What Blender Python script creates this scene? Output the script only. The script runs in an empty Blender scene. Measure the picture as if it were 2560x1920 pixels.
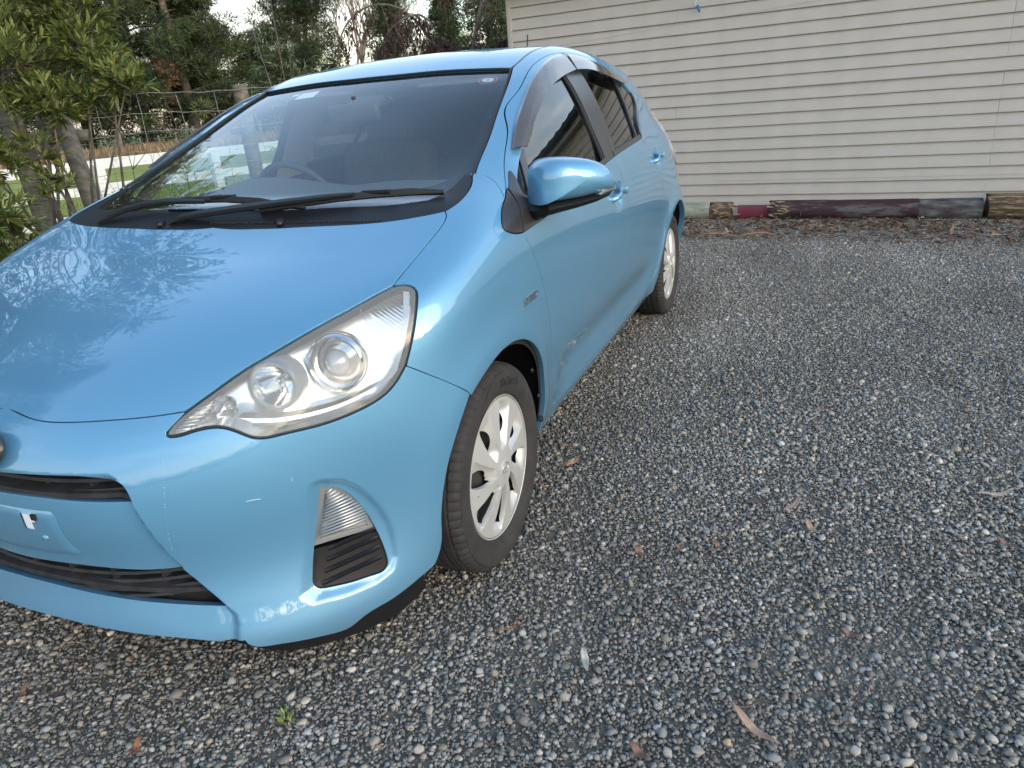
import bpy, bmesh, math, random
import numpy as np
from mathutils import Matrix, Vector, noise
from mathutils.geometry import delaunay_2d_cdt
rnd=random.Random(7)
rng=np.random.default_rng(11)
sc=bpy.context.scene
col=sc.collection
# ------------------------------------------------------------------ camera
cam=bpy.data.objects.new('camera',bpy.data.cameras.new('camera'));col.objects.link(cam)
def cam_rot(yaw,pitch,roll):
    f=np.array([math.cos(pitch)*math.cos(yaw),math.cos(pitch)*math.sin(yaw),-math.sin(pitch)])
    r=np.cross(f,[0,0,1]);r/=np.linalg.norm(r);d=np.cross(f,r)
    c,s=math.cos(roll),math.sin(roll)
    return c*r+s*d,-s*r+c*d,f
_r,_d,_f=cam_rot(3.55839378,.379115408,.0795921513)
cam.matrix_world=Matrix(((_r[0],-_d[0],-_f[0],1.5950),(_r[1],-_d[1],-_f[1],1.56602),(_r[2],-_d[2],-_f[2],1.24059),(0,0,0,1)))
cam.data.sensor_width=36;cam.data.lens=24.8249;cam.data.clip_start=.05;cam.data.clip_end=900
sc.camera=cam
# ------------------------------------------------------------------ world: dusk sky, thin bright cloud near the horizon
SUN_EL=math.radians(9);SUN_ROT=math.radians(20)
w=bpy.data.worlds.new('World');sc.world=w;w.use_nodes=True
nt=w.node_tree;nt.nodes.clear()
def N(t,**k):
    n=nt.nodes.new(t)
    for a,b in k.items(): setattr(n,a,b)
    return n
out=N('ShaderNodeOutputWorld');bg=N('ShaderNodeBackground');sky=N('ShaderNodeTexSky',sky_type='NISHITA')
sky.sun_disc=False;sky.sun_elevation=SUN_EL;sky.sun_rotation=SUN_ROT;sky.air_density=1.0;sky.dust_density=1.2;sky.ozone_density=1.3
tc=N('ShaderNodeTexCoord');sep=N('ShaderNodeSeparateXYZ')
mp=N('ShaderNodeMapping');mp.inputs['Scale'].default_value=(1,1,3.2)
cn=N('ShaderNodeTexNoise');cn.inputs['Scale'].default_value=2.1;cn.inputs['Detail'].default_value=7;cn.inputs['Roughness'].default_value=.55
hr=N('ShaderNodeValToRGB')     # cloud veil amount by height above the horizon
hr.color_ramp.elements[0].position=.0;hr.color_ramp.elements[0].color=(.93,.93,.93,1)
hr.color_ramp.elements[1].position=.8;hr.color_ramp.elements[1].color=(.07,.07,.07,1)
e=hr.color_ramp.elements.new(.28);e.color=(.6,.6,.6,1)
cr=N('ShaderNodeValToRGB');cr.color_ramp.elements[0].position=.455;cr.color_ramp.elements[0].color=(.42,.42,.42,1);cr.color_ramp.elements[1].position=.53
mul=N('ShaderNodeMath',operation='MULTIPLY');mix=N('ShaderNodeMixRGB')
vc=N('ShaderNodeValToRGB')     # veil colour: warm low, white-blue higher
vc.color_ramp.elements[0].position=0;vc.color_ramp.elements[0].color=(5.6,4.75,3.9,1)
vc.color_ramp.elements[1].position=.5;vc.color_ramp.elements[1].color=(3.6,4.5,6.0,1)
e=vc.color_ramp.elements.new(.14);e.color=(5.8,5.5,5.1,1)
L=nt.links.new
L(tc.outputs['Generated'],mp.inputs[0]);L(mp.outputs[0],cn.inputs['Vector']);L(tc.outputs['Generated'],sep.inputs[0])
L(sep.outputs['Z'],hr.inputs[0]);L(cn.outputs['Fac'],cr.inputs[0]);L(hr.outputs[0],mul.inputs[0]);L(cr.outputs[0],mul.inputs[1])
L(sep.outputs['Z'],vc.inputs[0]);
# the veil is brighter towards the set sun, duller on the far side
dn=N('ShaderNodeVectorMath',operation='DOT_PRODUCT');dn.inputs[1].default_value=(math.sin(SUN_ROT),math.cos(SUN_ROT),0);dm=N('ShaderNodeMapRange');dm.inputs['From Min'].default_value=-1;dm.inputs['From Max'].default_value=.6;dm.inputs['To Min'].default_value=.42;dm.inputs['To Max'].default_value=.92
vs_=N('ShaderNodeVectorMath',operation='SCALE');L(tc.outputs['Generated'],dn.inputs[0]);L(dn.outputs['Value'],dm.inputs['Value']);L(vc.outputs[0],vs_.inputs[0]);L(dm.outputs[0],vs_.inputs['Scale'])
L(mul.outputs[0],mix.inputs[0]);L(sky.outputs[0],mix.inputs[1]);L(vs_.outputs[0],mix.inputs[2])
L(mix.outputs[0],bg.inputs[0]);L(bg.outputs[0],out.inputs[0])
bg.inputs[1].default_value=.13
sun=bpy.data.objects.new('sun',bpy.data.lights.new('sun','SUN'));col.objects.link(sun)
sun.data.energy=.5;sun.data.angle=math.radians(60);sun.data.color=(1,.9,.76)
# Nishita rotation is clockwise from +Y seen from above
_sd=Vector((math.sin(SUN_ROT)*math.cos(SUN_EL),math.cos(SUN_ROT)*math.cos(SUN_EL),math.sin(SUN_EL)))
sun.rotation_euler=_sd.to_track_quat('Z','Y').to_euler()
vs=sc.view_settings;vs.view_transform='Standard';vs.look='None';vs.exposure=2.18;vs.gamma=1;vs.use_curve_mapping=False
# ------------------------------------------------------------------ helpers
def tag(o,label=None,cat=None,group=None,kind=None):
    if label:o['label']=label
    if cat:o['category']=cat
    if group:o['group']=group
    if kind:o['kind']=kind
    return o
def empty(name,loc=(0,0,0),**k):
    o=bpy.data.objects.new(name,None);col.objects.link(o);o.location=loc;o.empty_display_size=.2
    return tag(o,**k)
def mesh_obj(name,V,Fc,mat=None,parent=None,smooth=True,normals=None,colors=None):
    me=bpy.data.meshes.new(name)
    V=np.asarray(V,float)
    if isinstance(Fc,np.ndarray): Fc=Fc.tolist()
    me.from_pydata(V.tolist(),[],Fc);me.update()
    if smooth: me.shade_smooth()
    if normals is not None: me.normals_split_custom_set_from_vertices([tuple(n) for n in normals])
    if mat is not None: 
        for m in (mat if isinstance(mat,(list,tuple)) else [mat]): me.materials.append(m)
    if colors is not None:
        a=me.color_attributes.new('Col','FLOAT_COLOR','POINT');c=np.ones((len(V),4));c[:,:3]=colors;a.data.foreach_set('color',c.ravel())
    o=bpy.data.objects.new(name,me);col.objects.link(o)
    if parent is not None:o.parent=parent
    return o
def big_mesh(name,V,T,mat,colors=None,parent=None,smooth=False,per_face=3):
    """fast triangle/quad mesh from numpy arrays"""
    me=bpy.data.meshes.new(name);V=np.asarray(V,np.float32);T=np.asarray(T,np.int32)
    me.vertices.add(len(V));me.vertices.foreach_set('co',V.ravel())
    n=len(T);k=T.shape[1];me.loops.add(n*k);me.loops.foreach_set('vertex_index',T.ravel())
    me.polygons.add(n);me.polygons.foreach_set('loop_start',np.arange(0,n*k,k,dtype=np.int32));me.polygons.foreach_set('loop_total',np.full(n,k,np.int32))
    if smooth: me.polygons.foreach_set('use_smooth',np.ones(n,bool))
    me.update(calc_edges=True)
    if colors is not None:
        a=me.color_attributes.new('Col','FLOAT_COLOR','POINT');c=np.ones((len(V),4),np.float32);c[:,:3]=colors;a.data.foreach_set('color',c.ravel())
    if mat:me.materials.append(mat)
    o=bpy.data.objects.new(name,me);col.objects.link(o)
    if parent is not None:o.parent=parent
    return o
class B:
    """collect simple solids into one mesh"""
    def __init__(s): s.v=[];s.f=[]
    def add(s,v,f):
        n=len(s.v);s.v+= [tuple(p) for p in v];s.f+=[tuple(i+n for i in q) for q in f];return s
    def box(s,c,d,M=None):
        x,y,z=[q/2 for q in d];v=[Vector((a*x,b*y,e*z)) for a in(-1,1) for b in(-1,1) for e in(-1,1)]
        if M is not None:v=[M@p for p in v]
        v=[p+Vector(c) for p in v]
        return s.add(v,[(0,1,3,2),(4,6,7,5),(0,4,5,1),(2,3,7,6),(0,2,6,4),(1,5,7,3)])
    def tube(s,pts,r,n=8,cap=True,sq=(1,1)):
        pts=[Vector(p) for p in pts];rs=r if isinstance(r,(list,tuple)) else [r]*len(pts);V=[];Fq=[]
        t=(pts[1]-pts[0]).normalized();up=Vector((0,0,1)) if abs(t.z)<.9 else Vector((1,0,0));a=t.cross(up).normalized()
        for i,p in enumerate(pts):
            t=(pts[min(i+1,len(pts)-1)]-pts[max(i-1,0)]).normalized();a=(a-t*a.dot(t)).normalized();b=t.cross(a)
            for k in range(n):
                g=2*math.pi*k/n;V.append(p+a*math.cos(g)*rs[i]*sq[0]+b*math.sin(g)*rs[i]*sq[1])
        m=len(pts)
        for i in range(m-1):
            for k in range(n):Fq.append((i*n+k,i*n+(k+1)%n,(i+1)*n+(k+1)%n,(i+1)*n+k))
        if cap:Fq.append(tuple(range(n))[::-1]);Fq.append(tuple((m-1)*n+k for k in range(n)))
        return s.add(V,Fq)
    def lathe(s,prof,n=48,axis='y',c=(0,0,0)):
        """prof: (radius, offset along axis)"""
        V=[];Fq=[]
        for r,h in prof:
            for k in range(n):
                g=2*math.pi*k/n
                p={'y':(r*math.cos(g),h,r*math.sin(g)),'x':(h,r*math.cos(g),r*math.sin(g)),'z':(r*math.cos(g),r*math.sin(g),h)}[axis]
                V.append(Vector(p)+Vector(c))
        for i in range(len(prof)-1):
            for k in range(n):Fq.append((i*n+k,i*n+(k+1)%n,(i+1)*n+(k+1)%n,(i+1)*n+k))
        return s.add(V,Fq)
    def build(s,name,mat,parent=None,smooth=False,bevel=0,seg=2,autosmooth=None):
        o=mesh_obj(name,s.v,s.f,mat,parent,smooth)
        bm=bmesh.new();bm.from_mesh(o.data);bmesh.ops.recalc_face_normals(bm,faces=list(bm.faces));bm.to_mesh(o.data);bm.free();o.data.update()
        if autosmooth is not None:
            o.data.shade_smooth();o.data.set_sharp_from_angle(angle=math.radians(autosmooth))
        if bevel:
            m=o.modifiers.new('bevel','BEVEL');m.width=bevel;m.segments=seg;m.limit_method='ANGLE';m.angle_limit=math.radians(35);m.harden_normals=False
        return o
# ------------------------------------------------------------------ materials
MATS={}
def mat(name,base=(.5,.5,.5),rough=.5,metal=0,spec=.5,coat=0,coat_rough=.03,trans=0,ior=1.5,alpha=1,noise_amt=0,noise_scale=20,bump=0,bump_scale=80,attr=False,sheen=0,dist=.01,detail=4):
    m=bpy.data.materials.new(name);m.use_nodes=True;t=m.node_tree;p=t.nodes['Principled BSDF'];l=t.links.new
    p.inputs['Base Color'].default_value=(*base,1);p.inputs['Roughness'].default_value=rough;p.inputs['Metallic'].default_value=metal
    p.inputs['Specular IOR Level'].default_value=spec;p.inputs['Coat Weight'].default_value=coat;p.inputs['Coat Roughness'].default_value=coat_rough
    p.inputs['Transmission Weight'].default_value=trans;p.inputs['IOR'].default_value=ior;p.inputs['Alpha'].default_value=alpha
    src=None
    if attr:
        a=t.nodes.new('ShaderNodeVertexColor');a.layer_name='Col';src=a.outputs['Color']
    if noise_amt or bump:
        tc=t.nodes.new('ShaderNodeTexCoord')
    if noise_amt:
        n=t.nodes.new('ShaderNodeTexNoise');n.inputs['Scale'].default_value=noise_scale;n.inputs['Detail'].default_value=detail
        l(tc.outputs['Object'],n.inputs['Vector'])
        r=t.nodes.new('ShaderNodeMapRange');r.inputs['From Min'].default_value=.3;r.inputs['From Max'].default_value=.7
        r.inputs['To Min'].default_value=1-noise_amt;r.inputs['To Max'].default_value=1+noise_amt;l(n.outputs['Fac'],r.inputs['Value'])
        x=t.nodes.new('ShaderNodeVectorMath');x.operation='SCALE'
        if src is None: x.inputs[0].default_value=base
        else: l(src,x.inputs[0])
        l(r.outputs[0],x.inputs['Scale']);src=x.outputs[0]
    if src is not None:l(src,p.inputs['Base Color'])
    if bump:
        n=t.nodes.new('ShaderNodeTexNoise');n.inputs['Scale'].default_value=bump_scale;n.inputs['Detail'].default_value=5;l(tc.outputs['Object'],n.inputs['Vector'])
        b=t.nodes.new('ShaderNodeBump');b.inputs['Strength'].default_value=bump;b.inputs['Distance'].default_value=dist;l(n.outputs['Fac'],b.inputs['Height']);l(b.outputs[0],p.inputs['Normal'])
    MATS[name]=m;return m

# ================================================================== GROUND
def gz(x,y):
    d=max(0,-y-3.2+.0*x);e=max(0,-x-9)
    dd=math.hypot(x,y+0)
    z=-.36*min(1,d/3.5)*1.0 if d>0 else 0
    far=max(0,math.hypot(x,y)-16)
    return z+min(1.2,.030*far)*(1 if d>0 else min(1,far/10))
def sheet(name,x0,x1,y0,y1,nx,ny,zf,m,jit=0):
    xs=np.linspace(x0,x1,nx);ys=np.linspace(y0,y1,ny);V=[(x,y,zf(x,y)) for y in ys for x in xs]
    Fq=[(j*nx+i,j*nx+i+1,(j+1)*nx+i+1,(j+1)*nx+i) for j in range(ny-1) for i in range(nx-1)]
    o=mesh_obj(name,V,Fq,m,None,True);o['kind']='structure';return o
def ground_mat():
    m=mat('earth_and_grass',(.1,.1,.1),rough=.95,spec=.2);t=m.node_tree;p=t.nodes['Principled BSDF'];l=t.links.new
    g=t.nodes.new('ShaderNodeNewGeometry');n=t.nodes.new('ShaderNodeTexNoise');n.inputs['Scale'].default_value=3.5;n.inputs['Detail'].default_value=8;l(g.outputs['Position'],n.inputs['Vector'])
    n2=t.nodes.new('ShaderNodeTexNoise');n2.inputs['Scale'].default_value=.5;n2.inputs['Detail'].default_value=4;l(g.outputs['Position'],n2.inputs['Vector'])
    r=t.nodes.new('ShaderNodeValToRGB');r.color_ramp.elements[0].position=.3;r.color_ramp.elements[0].color=(.19,.23,.045,1);r.color_ramp.elements[1].position=.72;r.color_ramp.elements[1].color=(.36,.38,.11,1)
    l(n.outputs['Fac'],r.inputs[0])
    r3=t.nodes.new('ShaderNodeValToRGB');r3.color_ramp.elements[0].position=.45;r3.color_ramp.elements[0].color=(0,0,0,1);r3.color_ramp.elements[1].position=.7;r3.color_ramp.elements[1].color=(.5,.5,.5,1);l(n2.outputs['Fac'],r3.inputs[0])
    mx=t.nodes.new('ShaderNodeMixRGB');mx.inputs[2].default_value=(.26,.24,.10,1);l(r3.outputs[0],mx.inputs[0]);l(r.outputs[0],mx.inputs[1]);l(mx.outputs[0],p.inputs['Base Color'])
    b=t.nodes.new('ShaderNodeBump');b.inputs['Distance'].default_value=.06;b.inputs['Strength'].default_value=.8;l(n.outputs['Fac'],b.inputs['Height']);l(b.outputs[0],p.inputs['Normal']);return m
GRASSM=ground_mat()
sheet('ground',-300,300,-300,300,121,121,lambda x,y:gz(x,y)-.035-.02*(abs(x)>60),GRASSM)
sheet('paddock',-44,14,-44,-3.4,88,62,lambda x,y:gz(x,y)-.012,GRASSM)
dirt=mat('dark_grit',(.125,.115,.096),rough=.95,noise_amt=.45,noise_scale=45,bump=.8,bump_scale=190,dist=.006)
def _bed(x,y):
    if x>2.6 or y>5.8:return -.003
    v=noise.noise(Vector((x*1.1+7,y*2.0,0)))+.7*noise.noise(Vector((x*3.1,y*4.2,3)));return -.003+.0030*max(0,min(1,(v-.18)*2.0))+.0016*noise.noise(Vector((x*21,y*21,1)))
sheet('gravel_bed',-6.1,14,-3.3,14,400,400,_bed,dirt)
# ------------------------------------------------------------------ loose gravel, real stones
def ico(sub):
    bm=bmesh.new();bmesh.ops.create_icosphere(bm,subdivisions=sub,radius=1);V=np.array([v.co[:] for v in bm.verts]);T=np.array([[v.index for v in f.verts] for f in bm.faces]);bm.free();return V,T
I1=ico(1);I2=ico(2)
def stones(n,smin,smax,ico_,xy,rg,zlift=.3,flat=(.30,.66),palette=None):
    V0,T0=ico_;k=len(V0)
    s=smin+(smax-smin)*rg.random(n)**1.7
    # lumpy variant shapes
    nv=24;vars_=[]
    for i in range(nv):
        q=V0.copy()
        for _ in range(5):
            d=rg.normal(size=3);d/=np.linalg.norm(d);c=.55+.35*rg.random();h=q@d;q=q-np.outer(np.maximum(h-c,0)*.85,d)
        q*=1+.10*rg.normal(size=(k,1));vars_.append(q)
    vars_=np.array(vars_)
    q=vars_[rg.integers(0,nv,n)]
    sc_=np.stack([np.ones(n),.52+.43*rg.random(n),flat[0]+(flat[1]-flat[0])*rg.random(n)],1)*s[:,None]
    q=q*sc_[:,None,:]
    # random tilt then spin
    ax=rg.normal(0,.35,(n,2));a=rg.random(n)*2*np.pi
    cx,sx=np.cos(ax[:,0]),np.sin(ax[:,0]);y=q[:,:,1]*cx[:,None]-q[:,:,2]*sx[:,None];z=q[:,:,1]*sx[:,None]+q[:,:,2]*cx[:,None];q=np.stack([q[:,:,0],y,z],2)
    cy,sy=np.cos(ax[:,1]),np.sin(ax[:,1]);x=q[:,:,0]*cy[:,None]+q[:,:,2]*sy[:,None];z=-q[:,:,0]*sy[:,None]+q[:,:,2]*cy[:,None];q=np.stack([x,q[:,:,1],z],2)
    c,s_=np.cos(a),np.sin(a);x=q[:,:,0]*c[:,None]-q[:,:,1]*s_[:,None];y=q[:,:,0]*s_[:,None]+q[:,:,1]*c[:,None];q=np.stack([x,y,q[:,:,2]],2)
    q[:,:,0]+=xy[:,:1];q[:,:,1]+=xy[:,1:2];q[:,:,2]+=(s*zlift*sc_[:,2]/s)[:,None]+(xy[:,2:3] if xy.shape[1]>2 else 0)
    base=np.array([(.105,.108,.110),(.16,.165,.165),(.23,.235,.235),(.15,.175,.20),(.215,.245,.275),(.33,.335,.325),(.20,.185,.150),(.075,.077,.080),(.26,.215,.155),(.38,.38,.37)])
    pr=np.array([.24,.25,.15,.13,.08,.025,.06,.05,.007,.003]);pr/=pr.sum()
    cc=base[rg.choice(len(base),n,p=pr)]*(1+.16*rg.normal(size=(n,1))).clip(.5,1.6)
    cc=(cc*.80+.034)*np.array([1.62,1.45,1.26]);C_=np.repeat(cc,k,0);T=(T0[None]+np.arange(n)[:,None,None]*k).reshape(-1,3);return q.reshape(-1,3),T,C_
def gravel_mat():
    m=mat('river_gravel',(.2,.2,.2),rough=.72,attr=True,noise_amt=.22,noise_scale=420,spec=.35);t=m.node_tree;p=t.nodes['Principled BSDF'];l=t.links.new;src=p.inputs['Base Color'].links[0].from_socket
    g=t.nodes.new('ShaderNodeNewGeometry');mp=t.nodes.new('ShaderNodeMapping');mp.inputs['Scale'].default_value=(.55,1.3,1);mp.inputs['Rotation'].default_value=(0,0,.25);l(g.outputs['Position'],mp.inputs[0])
    n=t.nodes.new('ShaderNodeTexNoise');n.inputs['Scale'].default_value=1.5;n.inputs['Detail'].default_value=5;n.inputs['Roughness'].default_value=.6;l(mp.outputs[0],n.inputs['Vector'])
    r=t.nodes.new('ShaderNodeMapRange');r.inputs['From Min'].default_value=.32;r.inputs['From Max'].default_value=.68;r.inputs['To Min'].default_value=.66;r.inputs['To Max'].default_value=1.22;l(n.outputs['Fac'],r.inputs['Value'])
    x=t.nodes.new('ShaderNodeVectorMath');x.operation='SCALE';l(src,x.inputs[0]);l(r.outputs[0],x.inputs['Scale'])
    # silt caught between the stones: low surfaces dusty brown
    s=t.nodes.new('ShaderNodeSeparateXYZ');l(g.outputs['Position'],s.inputs[0]);q=t.nodes.new('ShaderNodeMapRange');q.inputs['From Min'].default_value=.0015;q.inputs['From Max'].default_value=.0055;q.inputs['To Min'].default_value=.45;q.inputs['To Max'].default_value=0;l(s.outputs['Z'],q.inputs['Value'])
    mx=t.nodes.new('ShaderNodeMixRGB');mx.inputs[2].default_value=(.10,.094,.082,1);l(q.outputs[0],mx.inputs[0]);l(x.outputs[0],mx.inputs[1]);l(mx.outputs[0],p.inputs['Base Color']);return m
GRV=gravel_mat()
def grav_tile(name,seed,part):
    rg=np.random.default_rng(seed);VV=[];TT=[];CC=[];o=0
    for n,a,b,ic,zl in((15500,.0032,.0064,I1,.12),(5200,.0058,.0100,I1,.50),(260,.0095,.0145,I2,.55)):
        xy=rg.random((n,2))-.5;v,t,c=stones(n,a,b,ic,xy,rg,zl);VV.append(v);TT.append(t+o);CC.append(c);o+=len(v)
    ob=big_mesh(name,np.concatenate(VV),np.concatenate(TT),GRV,np.concatenate(CC),smooth=False)
    ob['kind']='stuff';ob['label']='loose grey and blue-grey crushed stones covering the yard'
    ng=bpy.data.node_groups.new(name+'_spread','GeometryNodeTree');ng.interface.new_socket('Geometry',in_out='INPUT',socket_type='NodeSocketGeometry');ng.interface.new_socket('Geometry',in_out='OUTPUT',socket_type='NodeSocketGeometry')
    nn=ng.nodes.new;l=ng.links.new;gi=nn('NodeGroupInput');go=nn('NodeGroupOutput')
    NX_,NY_=13,15;gr=nn('GeometryNodeMeshGrid');gr.inputs['Size X'].default_value=NX_-1;gr.inputs['Size Y'].default_value=NY_-1;gr.inputs['Vertices X'].default_value=NX_;gr.inputs['Vertices Y'].default_value=NY_
    tr=nn('GeometryNodeTransform');tr.inputs['Translation'].default_value=(-6.0+(NX_-1)/2+.42,-2.6+(NY_-1)/2,0);l(gr.outputs[0],tr.inputs[0])
    rv=nn('FunctionNodeRandomValue');rv.data_type='INT';rv.inputs['Min'].default_value=0;rv.inputs['Max'].default_value=1;rv.inputs['Seed'].default_value=5
    cmp=nn('FunctionNodeCompare');cmp.data_type='INT';cmp.operation='EQUAL';ci=[i for i in cmp.inputs if i.type=='INT'];l([q for q in rv.outputs if q.type=='INT'][0],ci[0]);ci[1].default_value=part
    for key,val in(('Min',0),('Max',1),('Min',0),('Max',1)):pass
    for i_ in rv.inputs:
        if i_.type=='INT' and i_.name=='Min':i_.default_value=0
        if i_.type=='INT' and i_.name=='Max':i_.default_value=1
    rr=nn('FunctionNodeRandomValue');rr.data_type='INT'
    for i_ in rr.inputs:
        if i_.type=='INT' and i_.name=='Min':i_.default_value=0
        if i_.type=='INT' and i_.name=='Max':i_.default_value=3
        if i_.name=='Seed':i_.default_value=9
    mu=nn('ShaderNodeMath');mu.operation='MULTIPLY';mu.inputs[1].default_value=math.pi/2;l([q for q in rr.outputs if q.type=='INT'][0],mu.inputs[0])
    cb=nn('ShaderNodeCombineXYZ');l(mu.outputs[0],cb.inputs[2])
    ip=nn('GeometryNodeInstanceOnPoints');l(tr.outputs[0],ip.inputs['Points']);l(cmp.outputs[0],ip.inputs['Selection']);l(gi.outputs[0],ip.inputs['Instance']);l(cb.outputs[0],ip.inputs['Rotation']);l(ip.outputs[0],go.inputs[0])
    md=ob.modifiers.new('spread','NODES');md.node_group=ng;return ob
grav_tile('gravel',31,0);grav_tile('gravel',77,1)
# bigger loose stones lying in bands between the wheel tracks
rg=np.random.default_rng(5);P_=[]
c1=np.array([(noise.noise(Vector((x*.8,y*2.2,0)))) for x,y in zip(np.zeros(1),np.zeros(1))])
n=0
cand=np.stack([rg.uniform(-5.0,1.3,60000),rg.uniform(-.6,5.5,60000)],1)
dcam=np.hypot(cand[:,0]-1.6,cand[:,1]-1.57)
for (x,y),d in zip(cand,dcam):
    v=noise.noise(Vector((x*.9+3,y*1.5,0)))+.6*noise.noise(Vector((x*2.6,y*3.1,4)))
    if rnd.random()<max(.04,min(1,.16+1.4*v))*(.50 if d<3.2 else .13):P_.append((x,y))
P_=np.array(P_);k=int(len(P_)*.80)
v1,t1,c1=stones(k,.0072,.0125,I1,P_[:k],rg,.95);v2,t2,c2=stones(len(P_)-k,.0100,.0165,I2,P_[k:],rg,.95)
o=big_mesh('loose_stones',np.concatenate([v1,v2]),np.concatenate([t1,t2+len(v1)]),GRV,np.concatenate([c1,c2])*1.04,smooth=False);o['kind']='stuff';o['label']='larger rounded stones loose on top of the gravel'
# ================================================================== SHED
WU=np.array([.0583816,.998294,0.]);WN=np.array([.998294,-.0583816,0.]);WP=np.array([-6.0553,.33,0.])
def wp(s,z,o=0):  # s: distance along the wall (towards +y) from WP
    q=WP+WU*(s-.0)+WN*o;return (q[0],q[1],z)
shed=empty('clad_shed',(float(WP[0]),float(WP[1]),0),label='long low shed clad in cream painted weatherboards behind the car',cat='shed')
shed.rotation_euler=(0,0,math.atan2(WU[1],WU[0])-math.pi/2)
# local frame of the shed: x out of the wall, y along it
CREAM=mat('cream_weatherboard_paint',(.425,.392,.350),rough=.62,noise_amt=.055,noise_scale=5,bump=.12,bump_scale=60,dist=.002)
t=CREAM.node_tree;p=t.nodes['Principled BSDF'];src=p.inputs['Base Color'].links[0].from_socket
tc_=t.nodes.new('ShaderNodeTexCoord');mpn=t.nodes.new('ShaderNodeMapping');mpn.inputs['Scale'].default_value=(1,9,1.3);sn=t.nodes.new('ShaderNodeTexNoise');sn.inputs['Scale'].default_value=3;sn.inputs['Detail'].default_value=8;sn.inputs['Roughness'].default_value=.7
g_=t.nodes.new('ShaderNodeNewGeometry');t.links.new(g_.outputs['Position'],mpn.inputs[0]);t.links.new(mpn.outputs[0],sn.inputs['Vector'])
rp=t.nodes.new('ShaderNodeMapRange');rp.inputs['From Min'].default_value=.62;rp.inputs['From Max'].default_value=.80;t.links.new(sn.outputs['Fac'],rp.inputs['Value'])
sx_=t.nodes.new('ShaderNodeSeparateXYZ');t.links.new(g_.outputs['Position'],sx_.inputs[0]);rz_=t.nodes.new('ShaderNodeMapRange');rz_.inputs['From Min'].default_value=.1;rz_.inputs['From Max'].default_value=.55;rz_.inputs['To Min'].default_value=.75;rz_.inputs['To Max'].default_value=.14;t.links.new(sx_.outputs['Z'],rz_.inputs['Value'])
mm_=t.nodes.new('ShaderNodeMath');mm_.operation='MULTIPLY';t.links.new(rp.outputs[0],mm_.inputs[0]);t.links.new(rz_.outputs[0],mm_.inputs[1])
mx_=t.nodes.new('ShaderNodeMixRGB');mx_.inputs[2].default_value=(.24,.21,.16,1);t.links.new(mm_.outputs[0],mx_.inputs[0]);t.links.new(src,mx_.inputs[1]);t.links.new(mx_.outputs[0],p.inputs['Base Color'])
joints=[-1.895,-.115,2.615,5.4,8.2,11.0];bh=.1083
bmeshes=[]
for a,b_ in zip(joints[:-1],joints[1:]):
    V=[];L_=b_-a-.0008;ns=10
    prof=[(.0,.006),(.020,-.004),(.025,-.002),(.025,.005),(.0035,bh+.003),(.0,bh+.008)]
    for i in range(ns+1):
        y=.0011+L_*i/ns
        for x,z in prof:V.append((x,y,z))
    m=len(prof);Fq=[(i*m+k,i*m+(k+1)%m,(i+1)*m+(k+1)%m,(i+1)*m+k) for i in range(ns) for k in range(m)]+[tuple(range(m))[::-1],tuple(ns*m+k for k in range(m))]
    me=bpy.data.meshes.new('weatherboard');me.from_pydata(V,[],[f[::-1] for f in Fq]);me.materials.append(CREAM);me.update();bmeshes.append((a,me))
z=-.010+.0
k=0
while z<2.24:
    for a,me in bmeshes:
        o=bpy.data.objects.new('weatherboard',me);col.objects.link(o);o.parent=shed;o.location=(.002*rnd.random(),a+.001*rnd.uniform(-1,1),z+.0012*rnd.uniform(-1,1));o.rotation_euler=(rnd.uniform(-1,1)*.0004,0,0)
    z+=bh
b=B();b.box((-.06,4.5,1.10),(.10,12.7,2.26));b.build('wall_core',MATS['dark_grit'],shed)
b=B();b.box((.010,-1.888,1.14),(.050,.045,2.30));b.box((-.5,-1.905,1.14),(1.07,.022,2.30));b.build('corner_board',CREAM,shed,bevel=.003)
ROOF=mat('dark_iron_roof',(.05,.055,.055),rough=.5,metal=.3)
b=B();b.box((.19,4.5,2.37),(.022,13.3,.15));b.build('fascia_board',mat('fascia_paint',(.30,.30,.28),rough=.5),shed)
b=B();b.box((.07,4.5,2.300),(.24,13.2,.012));b.build('soffit',CREAM,shed)
b=B();b.tube([(.25,-2.1,2.40),(.25,11.1,2.40)],.055,10,sq=(1,.85));b.build('gutter',ROOF,shed,True)
b=B();V=[];n=140
for i in range(n+1):
    y=-2.15+13.3*i/n;dz=.017*(1 if i%2 else 0);V+=[(.23,y,2.45+dz),(-4.5,y,3.05+dz)]
b.add(V,[(2*i,2*i+1,2*i+3,2*i+2) for i in range(n)]);b.build('roof',ROOF,shed,True)
# sagging thin wires along the boards and the hanging lead
lead=empty('hanging_lead',wp(.07,2.29,.06),label='thin white lead with a blue plug hanging down the shed wall',cat='cable')
cb_=mat('white_flex',(.65,.65,.66),rough=.5);bl_=mat('blue_plug_plastic',(.03,.14,.45),rough=.35)
b=B();b.tube([(0,0,0),(-.01,.0,-.14),(-.012,.012,-.24),(-.01,.008,-.29),(-.012,-.01,-.325),(-.012,.012,-.345)],.004,6);b.build('flex',cb_,lead,True)
b=B();b.tube([(-.012,.012,-.338),(-.010,.024,-.375),(-.008,.034,-.398)],[.010,.012,.007],8);b.build('plug',bl_,lead,True)
for k,(s0,z0,s1,z1,lab) in enumerate([(-1.8,1.72,6.0,2.14,'upper thin wire strung along the shed wall'),(.2,1.165,6.0,1.20,'middle thin wire strung along the shed wall'),(.3,.345,6.0,.37,'lowest thin wire strung along the shed wall')]):
    b=B();b.tube([wp(s0+(s1-s0)*i/12,z0+(z1-z0)*i/12-.01*math.sin(math.pi*i/12),.030) for i in range(13)],.0008,4);o=b.build('wall_wire',mat('wire_pink',(.32,.25,.22),rough=.6),None,True);tag(o,lab,'wire')
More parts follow.
